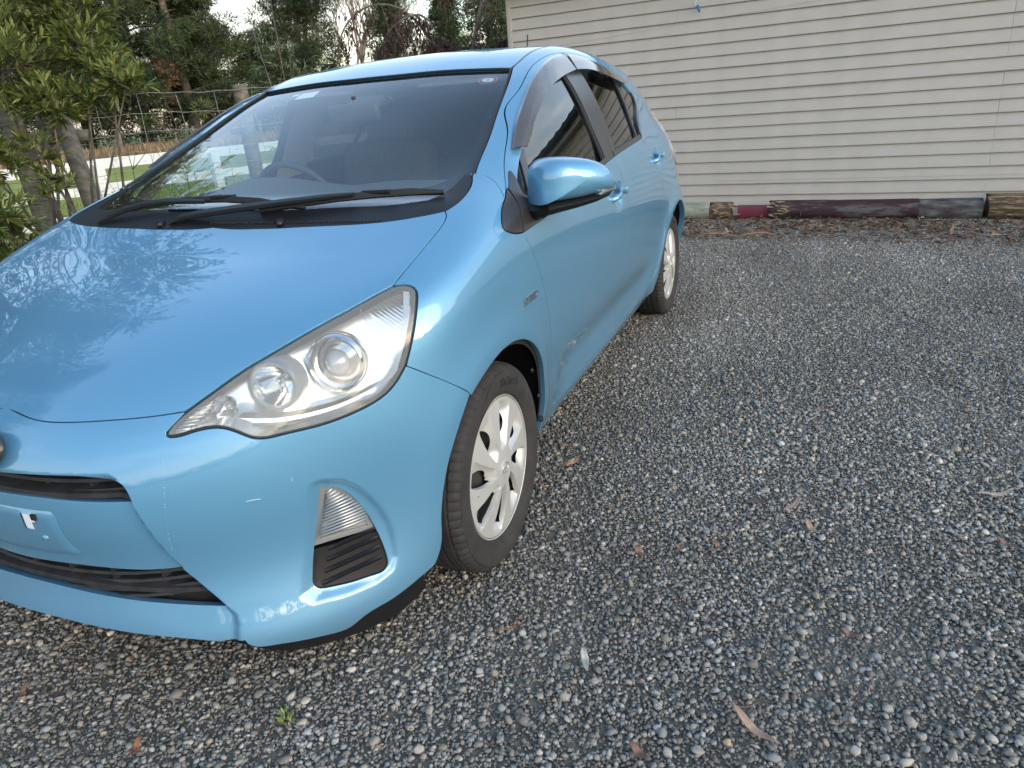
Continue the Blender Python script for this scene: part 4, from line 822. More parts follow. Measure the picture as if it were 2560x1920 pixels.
# fender corner cover and the mirror's sail
td=SY(c2([(-.266,1.020),(-.262,.985),(-.238,.94),(-.212,.907)],.01))
tcov=join(curve(tri),td[::-1])
panel('corner_cover',tcov,(.1,1,.3),[TRIM],car,res=.01,gap=.003,offset=.001,flange=.012)
sailt=c2([(-.270,1.018),(-.313,1.042),(-.345,1.058),(-.330,1.02),(-.318,.996),(-.345,.986),(-.46,.985),(-.60,.985)],.01)
panel('mirror_sail',np.vstack([SY(sailt),SY(blF[blF[:,0]>-.60][::-1]),SY(c2([(-.214,.91),(-.240,.943),(-.264,.985)],.01))]),(0,1,.25),[TRIM],car,res=.01,gap=.001,offset=.003,flange=.014)
def sideglass(name,P,m,h=.03):
    g=lambda x,z:.757-.46*(z-1.1)-.30*(z-1.1)**2-.03*((x+1.5)/1.1)**2
    P=densify(np.array(P),h);P=P if area2(P)>0 else P[::-1]
    X,Z=np.meshgrid(np.arange(P[:,0].min(),P[:,0].max(),h),np.arange(P[:,1].min(),P[:,1].max(),h));G=np.stack([X.ravel(),Z.ravel()],1);G=G[inpoly(G,P)];G=G[segdist(G,P)>.5*h]
    n=len(P);r=delaunay_2d_cdt([Vector(v) for v in np.vstack([P,G])],[(i,(i+1)%n) for i in range(n)],[],0,1e-6);vv=np.array([v[:] for v in r[0]]);tt=np.array([f[:] for f in r[2]]);tt=tt[inpoly(vv[tt].mean(1),P)]
    for sg in(1,-1):
        V=[(x,sg*g(x,z),z) for x,z in vv];nn=[np.array([.06*(x+1.5)/1.21,1.,.46+.6*(z-1.1)])*[1,sg,1] for x,z in vv];nn=[a/np.linalg.norm(a) for a in nn]
        f=[tuple(t) for t in tt];c=np.cross(np.array(V[f[0][1]])-V[f[0][0]],np.array(V[f[0][2]])-V[f[0][0]]);f=f if c[1]*sg>0 else [q[::-1] for q in f];mesh_obj(name,V,f,m,car,True,nn)
# side glass, three sheets a side
gfr=inn(.020);s1=(dl2[:,0]>-1.24)&(np.arange(len(dl2))>4)&(np.arange(len(dl2))<i_q)
gF=np.vstack([gfr[s1],[(-1.20,1.10),(-1.19,1.0)],[(-1.1,.985),(-.67,.945),(-.40,.92),(-.30,.94)]])
sideglass('side_window',gF,SG)
s2=(dl2[:,0]<-1.39)&(np.arange(len(dl2))<i_q+4)
gR=np.vstack([gfr[s2],[(-1.85,1.03),(-1.6,1.02),(-1.34,1.005)],[(-1.39,1.12)]])
sideglass('side_window',gR,SGD)
# rain visors: a smoked band standing off the frame
def visor(o3,i3,n=46):
    o3=curve(o3,.004);i3=curve(i3,.004);o3=o3[np.linspace(0,len(o3)-1,n).astype(int)];i3=i3[np.linspace(0,len(i3)-1,n).astype(int)]
    m_=(o3+i3)/2;nn=normal(m_);nn[:,1]=np.abs(nn[:,1])
    for _ in range(6):nn[1:-1]=(nn[:-2]+nn[1:-1]*2+nn[2:])/4
    for sg in(1,-1):
        V=[];Fq=[];prof=[(0,0),(.08,.007),(.3,.007),(.6,.004),(.9,.001),(1,0),(1,-.0025),(.6,.001),(.3,.004),(.1,.004),(0,-.003)]
        for i in range(n):
            for u,h in prof:
                p=o3[i]*(1-u)+i3[i]*u+nn[i]*h;V.append((p[0],p[1]*sg,p[2]))
        m=len(prof)
        for i in range(n-1):
            for k in range(m-1):Fq.append((i*m+k,i*m+k+1,(i+1)*m+k+1,(i+1)*m+k))
        Fq.append(tuple(range(m)));Fq.append(tuple((n-1)*m+k for k in range(m))[::-1])
        b=B();b.add(V,Fq);b.build('rain_visor',VIS,car,True,autosmooth=40)
visor(K['vis_out'],K['vis_in']);visor(K['rvis_out'],K['rvis_in'])
# windscreen -----------------------------------------------------------
ws_side=curve(np.vstack([[-.05,.665,1.003],[-.12,.690,1.02],[-.2,.687,1.045],glassside[1:]]))
ws_low=SZ(c2([(.012,0),(.010,.2),(-.002,.4),(-.022,.56),(-.05,.665)]))
ws_out=join(ws_low,ws_side,roof_front[::-1]);ws_out[:,1]=np.where(ws_out[:,1]<2e-3,0,ws_out[:,1])
panel('windscreen',ws_out,(.42,0,1),[WS],car,res=.03,sym=True,gap=.004,offset=-.009,rim=False)
# black printed border of the glass (inside face)
def sub2(P3,d=(.42,0,1)):
    a,b,_=basis(d);return np.stack([P3@a,P3@b],1)
wi_low=SZ(c2([(-.070,0),(-.084,.2),(-.120,.38),(-.170,.53),(-.212,.60),(-.255,.625)]))
wi_side=SZ([( -.35,.615),(-.5,.594),(-.7,.562),(-.87,.53),(-.895,.515)])
wi_top=SZ([(-.896,.50),(-.888,.4),(-.873,.25),(-.858,.1),(-.853,0)])
def border(name,outer,inner,offs,m,d=(.42,0,1)):
    loop=join(outer,inner[::-1]);loop[:,1]=np.where(loop[:,1]<2e-3,0,loop[:,1]);panel(name,loop,d,[m],car,res=.02,sym=True,gap=.0,offset=offs,rim=False)
border('glass_border',join(ws_low,ws_side,roof_front[::-1])+0,join(wi_low,curve(np.vstack([wi_low[-1:],wi_side])),wi_top),-.0118,CERAM)
# seal round the screen
seal=B();q=curve(np.vstack([[-.24,.688,1.058],glassside[1:]]),.03);seal.tube([p-[0,.0045,.003] for p in q],.0045,6);q2=roof_front;seal.tube([p-[-.004,0,.0035] for p in q2[::2]],.0042,6)
V=list(seal.v);Fq=list(seal.f);seal.add([(x,-y,z) for x,y,z in V],[f[::-1] for f in Fq]);seal.build('windscreen_seal',RUB,car,True)
# cowl panel
cowl_out=join(hood_cowl,curve(np.vstack([K['hoodside'][:1],cowlside[1:4],[-.245,.689,1.058]])),curve(np.vstack([[-.25,.655,1.062],[-.2,.655,1.05],[-.15,.648,1.035],[-.085,.622,1.018]])),SZ(c2([(-.075,.60),(-.062,.56),(-.042,.4),(-.03,.2),(-.028,0)])))
cowl_out[:,1]=np.where(cowl_out[:,1]<2e-3,0,cowl_out[:,1])
panel('cowl_panel',cowl_out,(.42,0,1),[BLK],car,res=.014,sym=True,gap=.002,offset=-.003,flange=.01)
# cowl vent ribs, washer jets
b=B()
for sg in(1,-1):
    for i in range(46):
        y=sg*(.12+.0092*i) if sg>0 else -(.03-.0092*i)
        if sg<0 and i>14:continue
        p=SZ([(.022-.10*max(0,abs(y)-.35)**1.6,abs(y))])[0];b.box((p[0],math.copysign(p[1],y),p[2]-.004),(.020,.0034,.004),Matrix.Rotation(.45 if sg>0 else .45,3,'Z'))
b.build('cowl_vent_slats',GRILLE,car)['kind']='stuff'
for sg in(1,-1):
    p=SZ([(.030,.222)])[0];b=B();b.add(*[(lambda v:([(p[0]+x*.018,sg*p[1]+y*.014,p[2]-.004+z*.014) for x,y,z in v]))([(math.cos(a)*s,math.sin(a)*s*.8,h) for s,h in((1,0),(.95,.5),(.6,.95),(.2,1.05)) for a in np.linspace(0,2*math.pi,12,endpoint=False)]),[(i*12+k,i*12+(k+1)%12,(i+1)*12+(k+1)%12,(i+1)*12+k) for i in range(3) for k in range(12)]+[tuple(36+k for k in range(12))]]);b.build('washer_jet',BLK,car,True)
# wipers ---------------------------------------------------------------
def onws(x,y,h):
    p=SZ([(x,abs(y))])[0];n=normal(np.array([p]))[0];return Vector((p[0]+n[0]*h,math.copysign(p[1],y)+0*h,p[2]+n[2]*h))
def wiper(name,arm,blade,lab):
    e=empty(name);e.parent=car;e['label']=lab
    b=B();pts=[onws(x,y,h) for x,y,h in arm];n=len(pts)
    V=[];Fq=[]
    for i,p in enumerate(pts):
        t=(pts[min(i+1,n-1)]-pts[max(i-1,0)]).normalized();s=t.cross(Vector((.38,0,.92))).normalized();u=s.cross(t)
        w_=[.010,.015,.015,.014,.012,.010,.007][min(i,6)];hh=[.004,.008,.009,.009,.008,.007,.006][min(i,6)]
        V+=[p+s*w_-u*hh*.2,p+s*w_*.75+u*hh,p-s*w_*.75+u*hh,p-s*w_-u*hh*.2,p-s*w_*.7-u*hh*.6,p+s*w_*.7-u*hh*.6]
    for i in range(n-1):
        for k in range(6):Fq.append((i*6+k,i*6+(k+1)%6,(i+1)*6+(k+1)%6,(i+1)*6+k))
    Fq+=[tuple(range(6))[::-1],tuple((n-1)*6+k for k in range(6))]
    b.add(V,Fq);b.build('wiper_arm',BLK,e,False,bevel=.002)
    b=B();pts=[onws(x,y,h) for x,y,h in blade];n=len(pts);V=[];Fq=[]
    for i,p in enumerate(pts):
        t=(pts[min(i+1,n-1)]-pts[max(i-1,0)]).normalized();s=t.cross(Vector((.38,0,.92))).normalized();u=s.cross(t)
        f=min(1,.35+4*min(i,n-1-i)/n);V+=[p+s*.0025-u*.010,p+s*.009*f-u*.003,p+s*.006*f+u*.004*f,p-s*.001+u*.011*f,p-s*.009*f-u*.004,p-s*.0025-u*.010]
    for i in range(n-1):
        for k in range(6):Fq.append((i*6+k,i*6+(k+1)%6,(i+1)*6+(k+1)%6,(i+1)*6+k))
    Fq+=[tuple(range(6))[::-1],tuple((n-1)*6+k for k in range(6))];b.add(V,Fq);b.build('wiper_blade',RUB,e,True,autosmooth=35)
    m=pts[n//2];b=B();b.box(m+Vector((.0,0,.007)),(.018,.085,.011),Matrix.Rotation(.06,3,'Z'));b.build('blade_clip',BLK,e,bevel=.003)
    return e
wiper('windscreen_wiper',[(.020,-.500,.002),(-.002,-.462,.008),(-.020,-.41,.016),(-.038,-.34,.020),(-.046,-.25,.022),(-.046,-.16,.020),(-.044,-.10,.018)],[(-.072,-.30,.010),(-.070,-.2,.012),(-.064,-.05,.014),(-.050,.10,.012),(-.026,.27,.008)],'shorter wiper on the far side')
wiper('windscreen_wiper',[(.030,-.190,.002),(.012,-.150,.008),(.008,-.06,.016),(-.006,.08,.022),(-.026,.22,.024),(-.048,.34,.022),(-.064,.41,.020)],[(-.014,.12,.008),(-.036,.24,.011),(-.058,.36,.013),(-.082,.47,.014),(-.104,.57,.013),(-.118,.655,.010)],'longer wiper nearer the camera')

# --- added dark sheets to block light behind the gaps, wheel housings, floor -------------------
def shell(name,outer,d,off=-.016,res=.05,sym=False,holes=(),mats=None,both=True):
    return panel(name,outer,d,mats or [DARK],car,res=res,gap=-.012 if not sym else .0,sym=sym,holes=holes,offset=off,rim=False,both=both)
shell('gap_light_block',hood_out,(.28,0,1),sym=True)
shell('gap_light_block',fend_out,(.25,.72,.5))
shell('gap_light_block',fd,(0,1,.12));shell('gap_light_block',rd,(-.1,1,.12))
bump_in=join(hoodfront[::-1],hl_botc,bumpfend,arch_f,curve(bb),lip,cen_lip)
panel('bumper_backing',bump_in,(.75,.62,.22),[DARK],car,res=.03,sym=True,gap=.004,offset=-.045,rim=False)  # added dark sheet, keeps light out behind the bumper openings
for cx in(0,-2.55):
    for sg in(1,-1):
        b=B();V=[];Fq=[];n=40;prof=[(.365,.80),(.372,.76),(.375,.55),(.30,.50),(.05,.50)]
        for i in range(n+1):
            a=math.radians(-10+200*i/n)
            yb=SY([(cx+.372*math.cos(a),max(.16,.29+.372*math.sin(a)))])[0][1]
            for r,y in prof:V.append((cx+r*math.cos(a),sg*min(y,yb-.022),max(.12,.29+r*math.sin(a))))
        m=len(prof)
        for i in range(n):
            for k in range(m-1):Fq.append((i*m+k,i*m+k+1,(i+1)*m+k+1,(i+1)*m+k))
        b.add(V,Fq);o=b.build('wheel_arch_liner',DARK if cx<-1 else BLK,car,True)
        if cx==0:
            b=B()
            for a in(168,182,196,150):
                a=math.radians(a);p=Vector((.352*math.cos(a),sg*.797,.29+.352*math.sin(a)));b.lathe([(0,.004),(.004,.004),(.0045,.006),(.009,.005),(.011,0)],14,'y',p)
            b.build('liner_clips',BLK,car,True)
b=B();b.box((-1.28,0,.19),(2.2,1.42,.02));b.box((-1.28,0,.19),(3.6,.9,.02));b.build('underfloor',DARK,car)
# chin spoiler under the bumper (black)
cl=np.vstack([bb[::-1][0:1],bb[::-1]])
low=[]
for i,p in enumerate(curve(np.vstack([[.70,.495,.165],bb[::-1]]),.02)):
    t=i/max(1,len(curve(np.vstack([[.70,.495,.165],bb[::-1]]),.02))-1);low.append(p)
low=np.array(low);cen=curve(np.array([[.79,0,.24],[.785,.1,.238],[.77,.2,.230],[.74,.32,.205],[.70,.43,.175],[.67,.50,.155],[.61,.575,.14],[.53,.645,.13],[.46,.70,.135],[.40,.735,.15],[.365,.75,.165]]),.02)
for sg in(1,-1):
    V=[];Fq=[];n=len(cen)
    for i,p in enumerate(cen):
        s=max(0,min(1,(n-1-i)/3));d_=.018
        ix,iy=(p[0]-d_,p[1]*.975)
        dr=.040*min(1,max(0,(abs(p[1])-.30)/.25))+.012;V+=[(ix,sg*iy,p[2]+.05),(ix,sg*iy,p[2]-.0),(ix-.004,sg*iy*.995,p[2]-dr),(ix-.012,sg*iy*.99,p[2]-dr-.002),(ix-.03,sg*iy*.96,p[2]+.05)]
    for i in range(n-1):
        for k in range(4):Fq.append((i*5+k,i*5+k+1,(i+1)*5+k+1,(i+1)*5+k))
    Fq.append(tuple((n-1)*5+k for k in range(5)))
    b=B();b.add(V,Fq);b.build('chin_spoiler',BLK,car,True,autosmooth=40)
# grilles: recessed slats
def slats(name,zs,yf,xb,th,m):
    g=empty(name);g.parent=car
    for z in zs:
        yy=yf(z);pts=[];n=18
        b=B();V=[];Fq=[]
        for i in range(n+1):
            y=-yy+2*yy*i/n;x=front(np.array([abs(y)]),np.array([z]))[0]-xb
            zz=z+.010*(abs(y)/.4)**2
            V+=[(x,y,zz+th*.3),(x+.004,y,zz-th*.3),(x-.03,y,zz-th*.5-.004),(x-.03,y,zz+th*.5-.004)]
        for i in range(n):
            for k in range(4):Fq.append((i*4+k,i*4+(k+1)%4,(i+1)*4+(k+1)%4,(i+1)*4+k))
        b.add(V,Fq);b.build('slat',m,g,False)
    b=B()
    for y in np.arange(-.33,.34,.11):
        if abs(y)>yf(min(zs)):continue
        x=front(np.array([abs(y)]),np.array([zs[0]]))[0]-xb-.022;b.box((x,y,(zs[0]+zs[-1])/2),(.02,.008,abs(zs[0]-zs[-1])+.02))
    b.build('grille_rib',m,g)['kind']='stuff'
slats('upper_grille',[.556,.578,.597],lambda z:.345,.022,.010,GRILLE)
slats('lower_grille',[.304,.318,.336,.354,.372,.388],lambda z:float(np.interp(z,_DZ,_DY))-.004,.020,.009,GRILLE)
for zz,w_ in((.553,.335),(.316,.46)):
    b=B();V=[];Fq=[];n=20
    for i in range(n+1):
        y=-w_+2*w_*i/n;zq=zz-(.030 if zz<.4 else .0)*(abs(y)/.46)**2+(.022 if zz<.4 else 0);x=front(np.array([abs(y)]),np.array([zq]))[0]-.010
        V+=[(x,y,zq+.006),(x+.002,y,zq-.004),(x-.04,y,zq-.004),(x-.04,y,zq+.012)]
    for i in range(n):
        for k in range(4):Fq.append((i*4+k,i*4+(k+1)%4,(i+1)*4+(k+1)%4,(i+1)*4+k))
    b.add(V,Fq);b.build('grille_ledge',GRILLE,car)
# number-plate backing pad, its cut-out and a screw plug
pad2=[(0,.524),(.145,.520),(.160,.512),(.163,.47),(.172,.44),(.205,.408),(.10,.413),(0,.414)]
def FRp(pts,push):
    P=[]
    for y,z in pts:
        x=front(np.array([abs(y)]),np.array([z]))[0];P.append((x+push,y,z))
    return P
g=[]
ysn=24;zsn=12;V=[];Fq=[]
tops=lambda y:.522-.004*(abs(y)/.16);bots=lambda y:.412
side_y=lambda z:float(np.interp(z,[.405,.44,.47,.512,.53],[.205,.172,.163,.157,.140]))
for j in range(zsn+1):
    z=.412+(.522-.412)*j/zsn;w_=side_y(z)
    for i in range(ysn+1):
        y=-w_+2*w_*i/ysn;x=front(np.array([abs(y)]),np.array([z]))[0];e=(i in(0,ysn) or j in(0,zsn));V.append((x+(.0005 if e else .0045),y,z))
for j in range(zsn):
    for i in range(ysn):
        a=j*(ysn+1)+i;c=[V[a],V[a+ysn+2]];ym=(c[0][1]+c[1][1])/2;zm=(c[0][2]+c[1][2])/2
        if .066<abs(ym)<.10 and .472<zm<.515:continue
        Fq.append((a,a+1,a+ysn+2,a+ysn+1))
b=B();b.add(V,Fq);b.build('plate_pad',PAINT,car,True,autosmooth=30)
for sg in(1,-1):
    x=front(np.array([.083]),np.array([.49]))[0]
    b=B();b.box((x+.0013,sg*.083,.493),(.0012,.034,.044));b.build('plate_socket',WHITEP,car)
    b=B();b.box((x+.003,sg*.104,.508),(.006,.014,.014));b.build('plate_clip',DARK,car,bevel=.001)
    b=B();b.lathe([(0,.006),(.006,.005),(.0085,0)],16,'x',(front(np.array([.12]),np.array([.455]))[0]+.004,sg*.115,.458));b.build('screw_plug',PAINT,car,True)
# round front emblem
ex=float(front(np.array([0.]),np.array([.655]))[0]);em=empty('front_emblem');em.parent=car
def ring(b,cx,cy,a,c,r,axis,plane_x,tilt=0,n=56):
    V=[];Fq=[]
    for i in range(n):
        t=2*math.pi*i/n
        for k in range(8):
            g=2*math.pi*k/8;ra=a+r*math.cos(g);rc=c+r*math.cos(g);V.append((plane_x+r*.8*math.sin(g),cx+ra*math.cos(t),cy+rc*math.sin(t)))
    for i in range(n):
        for k in range(8):Fq.append((i*8+k,i*8+(k+1)%8,((i+1)%n)*8+(k+1)%8,((i+1)%n)*8+k))
    b.add(V,Fq);return b
emt=Matrix.Translation((ex+.010,0,.655))@Matrix.Rotation(math.radians(-22),4,'Y')
em.matrix_world=emt
b=B();ring(b,0,0,.060,.042,.0052,'x',.002);ring(b,0,0,.0215,.039,.0038,'x',.004);ring(b,0,.0195,.041,.0185,.0038,'x',.004);b.build('emblem_ring',CHROME2,em,True)
b=B();b.lathe([(0,0),(.057,-.001),(.059,-.012)],40,'x');o=b.build('emblem_backing',MATS['satin_black_trim'],em,True);o.scale=(1,1,.70)
# headlights ------------------------------------------------------------------
def inset3(P,dist,d):
    a,bb_,dd=basis(d);q=np.stack([P@a,P@bb_],1);k=P@dd
    rev=area2(q)<0
    if rev:q=q[::-1];k=k[::-1]
    r=inset2(q,dist);return r[:,:1]*a+r[:,1:]*bb_+k[:,None]*dd
HD=(.75,.62,.35)
SEAL=mat('grey_lamp_seal',(.022,.022,.023),rough=.5)
ht=panel('headlight_gasket',hl_out,HD,[SEAL],car,res=.012,gap=.0022,offset=-.003,holes=[inset3(hl_out,.0065,HD)],flange=.02,lip=.001)
lens=inset3(hl_out,.0058,HD)
lh=panel('headlight',lens,HD,[LENS],car,res=.012,gap=0,offset=.0005,rim=False)
hd_in=inset3(hl_out,.0068,HD)
def bowl(b,c,d,r,depth,n=40,flare=1.0):
    d=Vector(d).normalized();prof=[(r*math.sqrt(max(0,t)),-depth+depth*t*flare) for t in np.linspace(0,1,14)];q=d.to_track_quat('Z','Y').to_matrix()
    V=[];Fq=[]
    for rr,h in prof:
        for k in range(n):a=2*math.pi*k/n;V.append(Vector(c)+q@Vector((rr*math.cos(a),rr*math.sin(a),h)))
    for i in range(len(prof)-1):
        for k in range(n):Fq.append((i*n+k,i*n+(k+1)%n,(i+1)*n+(k+1)%n,(i+1)*n+k))
    return b.add(V,Fq)
def rings(b,c,d,prof,n=48):
    d=Vector(d).normalized();q=d.to_track_quat('Z','Y').to_matrix();V=[];Fq=[]
    for rr,h in prof:
        for k in range(n):a=2*math.pi*k/n;V.append(Vector(c)+q@Vector((rr*math.cos(a),rr*math.sin(a),h)))
    for i in range(len(prof)-1):
        for k in range(n):Fq.append((i*n+k,i*n+(k+1)%n,(i+1)*n+(k+1)%n,(i+1)*n+k))
    return b.add(V,Fq)
REFL=mat('frosted_reflector',(.78,.78,.76),rough=.22,metal=.9)
BULBM=mat('projector_lens',(.35,.37,.40),rough=.03,metal=.3,coat=1)
GREYR=mat('grey_lamp_ring',(.30,.31,.31),rough=.3,metal=.4)
for sg,h in zip((1,-1),lh):
    def fl(o):
        if sg<0:
            me=o.data
            for v in me.vertices:v.co.y=-v.co.y
            me.flip_normals()
        return o
    # bucket: side walls from the lens edge back to a floor
    L3=hd_in;n=len(L3);V=[];Fq=[]
    depth=np.array([max(.035,.02+.30*(.80-0)*0+.085*min(1,max(0,(p[1]-.39)/.16))) for p in L3])
    back=np.array([L3[i]-np.array([depth[i],.012*1,-.004]) for i in range(n)])
    cxy=back.mean(0);back2=back*.86+cxy*.14-[.006,0,0]
    V=[tuple(p-np.array([.002,.002,.001])) for p in L3]+[tuple(p) for p in back]+[tuple(p) for p in back2]
    for l in range(2):
        for i in range(n):Fq.append((l*n+i,l*n+(i+1)%n,(l+1)*n+(i+1)%n,(l+1)*n+i))
    b=B();b.add(V,Fq);o=fl(b.build('lamp_housing',REFL,h,True,autosmooth=50))
    # floor
    a_,b_,d_=basis(HD);q2=np.stack([back2@a_,back2@b_],1);r=delaunay_2d_cdt([Vector(v) for v in q2],[(i,(i+1)%n) for i in range(n)],[],1,1e-6)
    if len(r[0])==n or True:
        kk=back2@d_;vv=[]
        for v in r[0]:
            j=int(np.argmin((q2[:,0]-v.x)**2+(q2[:,1]-v.y)**2));vv.append(tuple(v.x*a_+v.y*b_+kk[j]*d_))
        b=B();b.add(vv,[tuple(f) for f in r[2]]);fl(b.build('lamp_floor',REFL,h,False))
    AX=(1,.22,.04)
    b=B();rings(b,(.415,.632,.742),AX,[(.058,.004),(.062,.010),(.066,.004),(.064,-.03),(.050,-.045),(.034,-.03),(.032,.0)]);fl(b.build('projector_bezel',CHROME,h,True,autosmooth=50))
    b=B();rings(b,(.402,.628,.741),AX,[(.0005,.030),(.010,.0285),(.019,.023),(.026,.014),(.030,.004),(.0315,0),(.034,-.002)]);fl(b.build('projector_lens',BULBM,h,True))
    b=B();bowl(b,(.520,.540,.722),AX,.046,.062);fl(b.build('reflector_bowl',CHROME,h,True))
    b=B();rings(b,(.520,.540,.722),AX,[(.045,-.001),(.048,.004),(.053,.003),(.056,-.004),(.056,-.05)]);fl(b.build('reflector_ring',GREYR,h,True,autosmooth=50))
    b=B();rings(b,(.488,.533,.721),AX,[(.0005,.012),(.006,.010),(.008,0),(.008,-.03)]);b.box((.497,.536,.712),(.002,.006,.030),Matrix.Rotation(.2,3,'X'));b.box((.497,.552,.714),(.002,.004,.034),Matrix.Rotation(.2,3,'X'));fl(b.build('bulb_shield',CHROME2,h,True,autosmooth=40))
    b=B();bowl(b,(.588,.466,.695),AX,.027,.035);fl(b.build('indicator_bowl',CHROME,h,True))
    b=B();rings(b,(.572,.463,.694),AX,[(.0005,.014),(.007,.011),(.0085,0),(.0085,-.01)]);fl(b.build('indicator_bulb',GREYR,h,True))
    b=B()
    for i in range(7):
        z=.672+.0052*i;b.tube([(.668-.007*i,.402+.0035*i,z),(.652-.010*i,.425+.0045*i,z+.001)],.0018,5)
    fl(b.build('lamp_ribs',CHROME2,h,True))['kind']='stuff'
    # outer frosted strip and lower chrome step
    b=B();pts=curve(np.array([[.262,.742,.862],[.290,.752,.82],[.315,.752,.77],[.335,.748,.725],[.372,.728,.690],[.42,.695,.660]]),.01);V=[];Fq=[]
    for p in pts:
        q=np.array(p);V+=[tuple(q+[-.004,-.002,.0]),tuple(q+[-.002,-.016,.002]),tuple(q+[-.012,-.020,0]),tuple(q+[-.018,-.024,-.002])]
    for i in range(len(pts)-1):
        for k in range(3):Fq.append((i*4+k,i*4+k+1,(i+1)*4+k+1,(i+1)*4+k))
    b.add(V,Fq);fl(b.build('side_marker',AMB,h,True,autosmooth=40))
    b=B();pts=curve(np.array([[.395,.705,.667],[.45,.66,.650],[.51,.605,.643],[.565,.55,.648],[.60,.51,.66],[.63,.47,.675]]),.01);V=[];Fq=[]
    for p in pts:
        q=np.array(p);V+=[tuple(q+[-.010,-.008,-.002]),tuple(q+[-.022,-.012,.000]),tuple(q+[-.026,-.013,.007]),tuple(q+[-.05,-.020,.010])]
    for i in range(len(pts)-1):
        for k in range(3):Fq.append((i*4+k,i*4+k+1,(i+1)*4+k+1,(i+1)*4+k))
    b.add(V,Fq);fl(b.build('lamp_step',REFL,h,True,autosmooth=30))
# fog-lamp corner units
fl3=curve(np.vstack([K['foglens'],K['foglens'][:1]]),.01)
fdv=K['fogdiv']
FD=(.75,.62,.2)
fa,fb,fdir=basis(FD);fq=np.stack([fogc@fa,fogc@fb],1)
dl=np.array([K['fogdiv'][0],K['fogdiv'][1],K['fogdiv'][2]])
def splitpoly(P,zf,up):
    keepm=np.array([p[2]>zf(p[1]) if up else p[2]<zf(p[1]) for p in P]);n=len(P);i0=[i for i in range(n) if keepm[i] and not keepm[i-1]][0];seq=[(i0+k)%n for k in range(n)];seq=[i for i in seq if keepm[i]];return P[seq]
o_=np.argsort(dl[:,1]);zf=lambda y:float(np.interp(y,dl[o_,1],dl[o_,2]))
up=splitpoly(fogc,zf,True);dn=splitpoly(fogc,zf,False)
frame=panel('fog_lamp',np.array(up),FD,[GREYR],car,res=.012,gap=.002,offset=-.006,holes=[inset3(np.array(up),.013,FD)],flange=.03,lip=.002)
lz=inset3(np.array(up),.012,FD)
for sg,fo in zip((1,-1),frame):
    pass
pl=panel('fog_lamp_lens',lz,FD,[LENS],car,res=.012,gap=0,offset=-.008,rim=False)
for o,fo in zip(pl,frame):o.parent=fo
c0=lz.mean(0)
for sg,fo in zip((1,-1),frame):
    b=B();n=len(lz);bk=lz*.7+c0*.3-np.array([.045,.02,0])
    V=[tuple(p-np.array([.010,.008,0])) for p in lz]+[tuple(p) for p in bk];Fq=[(i,(i+1)%n,n+(i+1)%n,n+i) for i in range(n)]+[tuple(n+k for k in range(n))];b.add(V,Fq);o=b.build('fog_reflector',CHROME,fo,False)
    b2=B()
    for i in range(17):
        t=(i+.5)/17;z=.375+.115*t;y0=.607+.010*t;y1=.607+.085*(1-t**1.6)*.98
        p0=(.572-.045*t-.020,y0+.002,z);p1=(.572-.045*t-(y1-y0)*.98-.020,y1-.004,z+.012);b2.tube([p0,p1],.0022,5)
    o2=b2.build('fog_prisms',CHROME2,fo,True);o2['kind']='stuff'
    if sg<0:
        for q in(o,o2):
            for v in q.data.vertices:v.co.y=-v.co.y
            q.data.flip_normals()
vent=panel('corner_vent',np.array(dn),FD,[BLK],car,res=.01,gap=.0015,offset=-.006,flange=.02,lip=.002)
b=B()
for i in range(4):
    z=.338-.024*i;y0=.612-.002*i;y1=.685+.003*i;z1=z+.014
    def pt(y,z):
        x=proj_solve(np.array([[y,z]]),(np.array([0,1.,0]),np.array([0,0,1.]),np.array([1.,0,0])),1.2,0)[0][0][0];return np.array([x-.003,y,z])
    pp=[pt(y0+(y1-y0)*s,z+(z1-z)*s) for s in np.linspace(0,1,9)];V=[];Fq=[]
    for s,p in zip(np.linspace(0,1,9),pp):
        w_=min(1,4*s,4*(1-s))+.02;V+=[tuple(p+np.array([-.001,-.001,.003])),tuple(p+np.array([.004*w_,.0035*w_,-.001])),tuple(p+np.array([.0,.0,-.008]))]
    for j in range(8):
        for k in range(2):Fq.append((j*3+k,j*3+k+1,(j+1)*3+k+1,(j+1)*3+k))
    b.add(V,Fq)
for sg,vo_ in zip((1,-1),vent):
    o=b.build('vent_ridges',BLK,vo_,False)
    if sg<0:
        for v in o.data.vertices:v.co.y=-v.co.y
        o.data.flip_normals()

# scratches and a dried drip on the bumper
for nm,key in(('paint_scratch','scratch'),('paint_scratch','scratch2')):
    P=curve(K[key],.004);b=B();b.tube([p+normal(P[i:i+1])[0]*.0002 for i,p in enumerate(P)],[.0002]+[.0005]*(len(P)-2)+[.0002],4);b.build(nm,WHITEP,car)
P=curve(K['drip'],.006);b=B();_nn=normal(P)
for i,p in enumerate(P):
    if rnd.random()<.8:
        r_=rnd.choice([.0004,.0005,.0007,.0011]);c=p+_nn[i]*.0003;b.add([tuple(c+np.array(q)*r_) for q in((1,0,0),(-1,0,0),(0,1,0),(0,-1,0),(0,0,1.3),(0,0,-1.3))],[(0,2,4),(2,1,4),(1,3,4),(3,0,4),(2,0,5),(1,2,5),(3,1,5),(0,3,5)])
b.build('dried_drips',MATS['pale_blue_print'],car)['kind']='stuff'

# tail lamps wrapping the rear quarter
TLM=mat('pale_tail_lens',(.50,.42,.40),rough=.08,coat=.6)
panel('tail_light',SY(c2([(-2.60,1.13),(-2.66,1.03),(-2.61,.95),(-2.70,.84),(-2.86,.86),(-2.89,1.0),(-2.78,1.13),(-2.60,1.13)],.02)[:-1]),(-.3,.75,.3),[TLM],car,res=.02,gap=.002,offset=.006,flange=.01,trange=(3.2,-1.0))

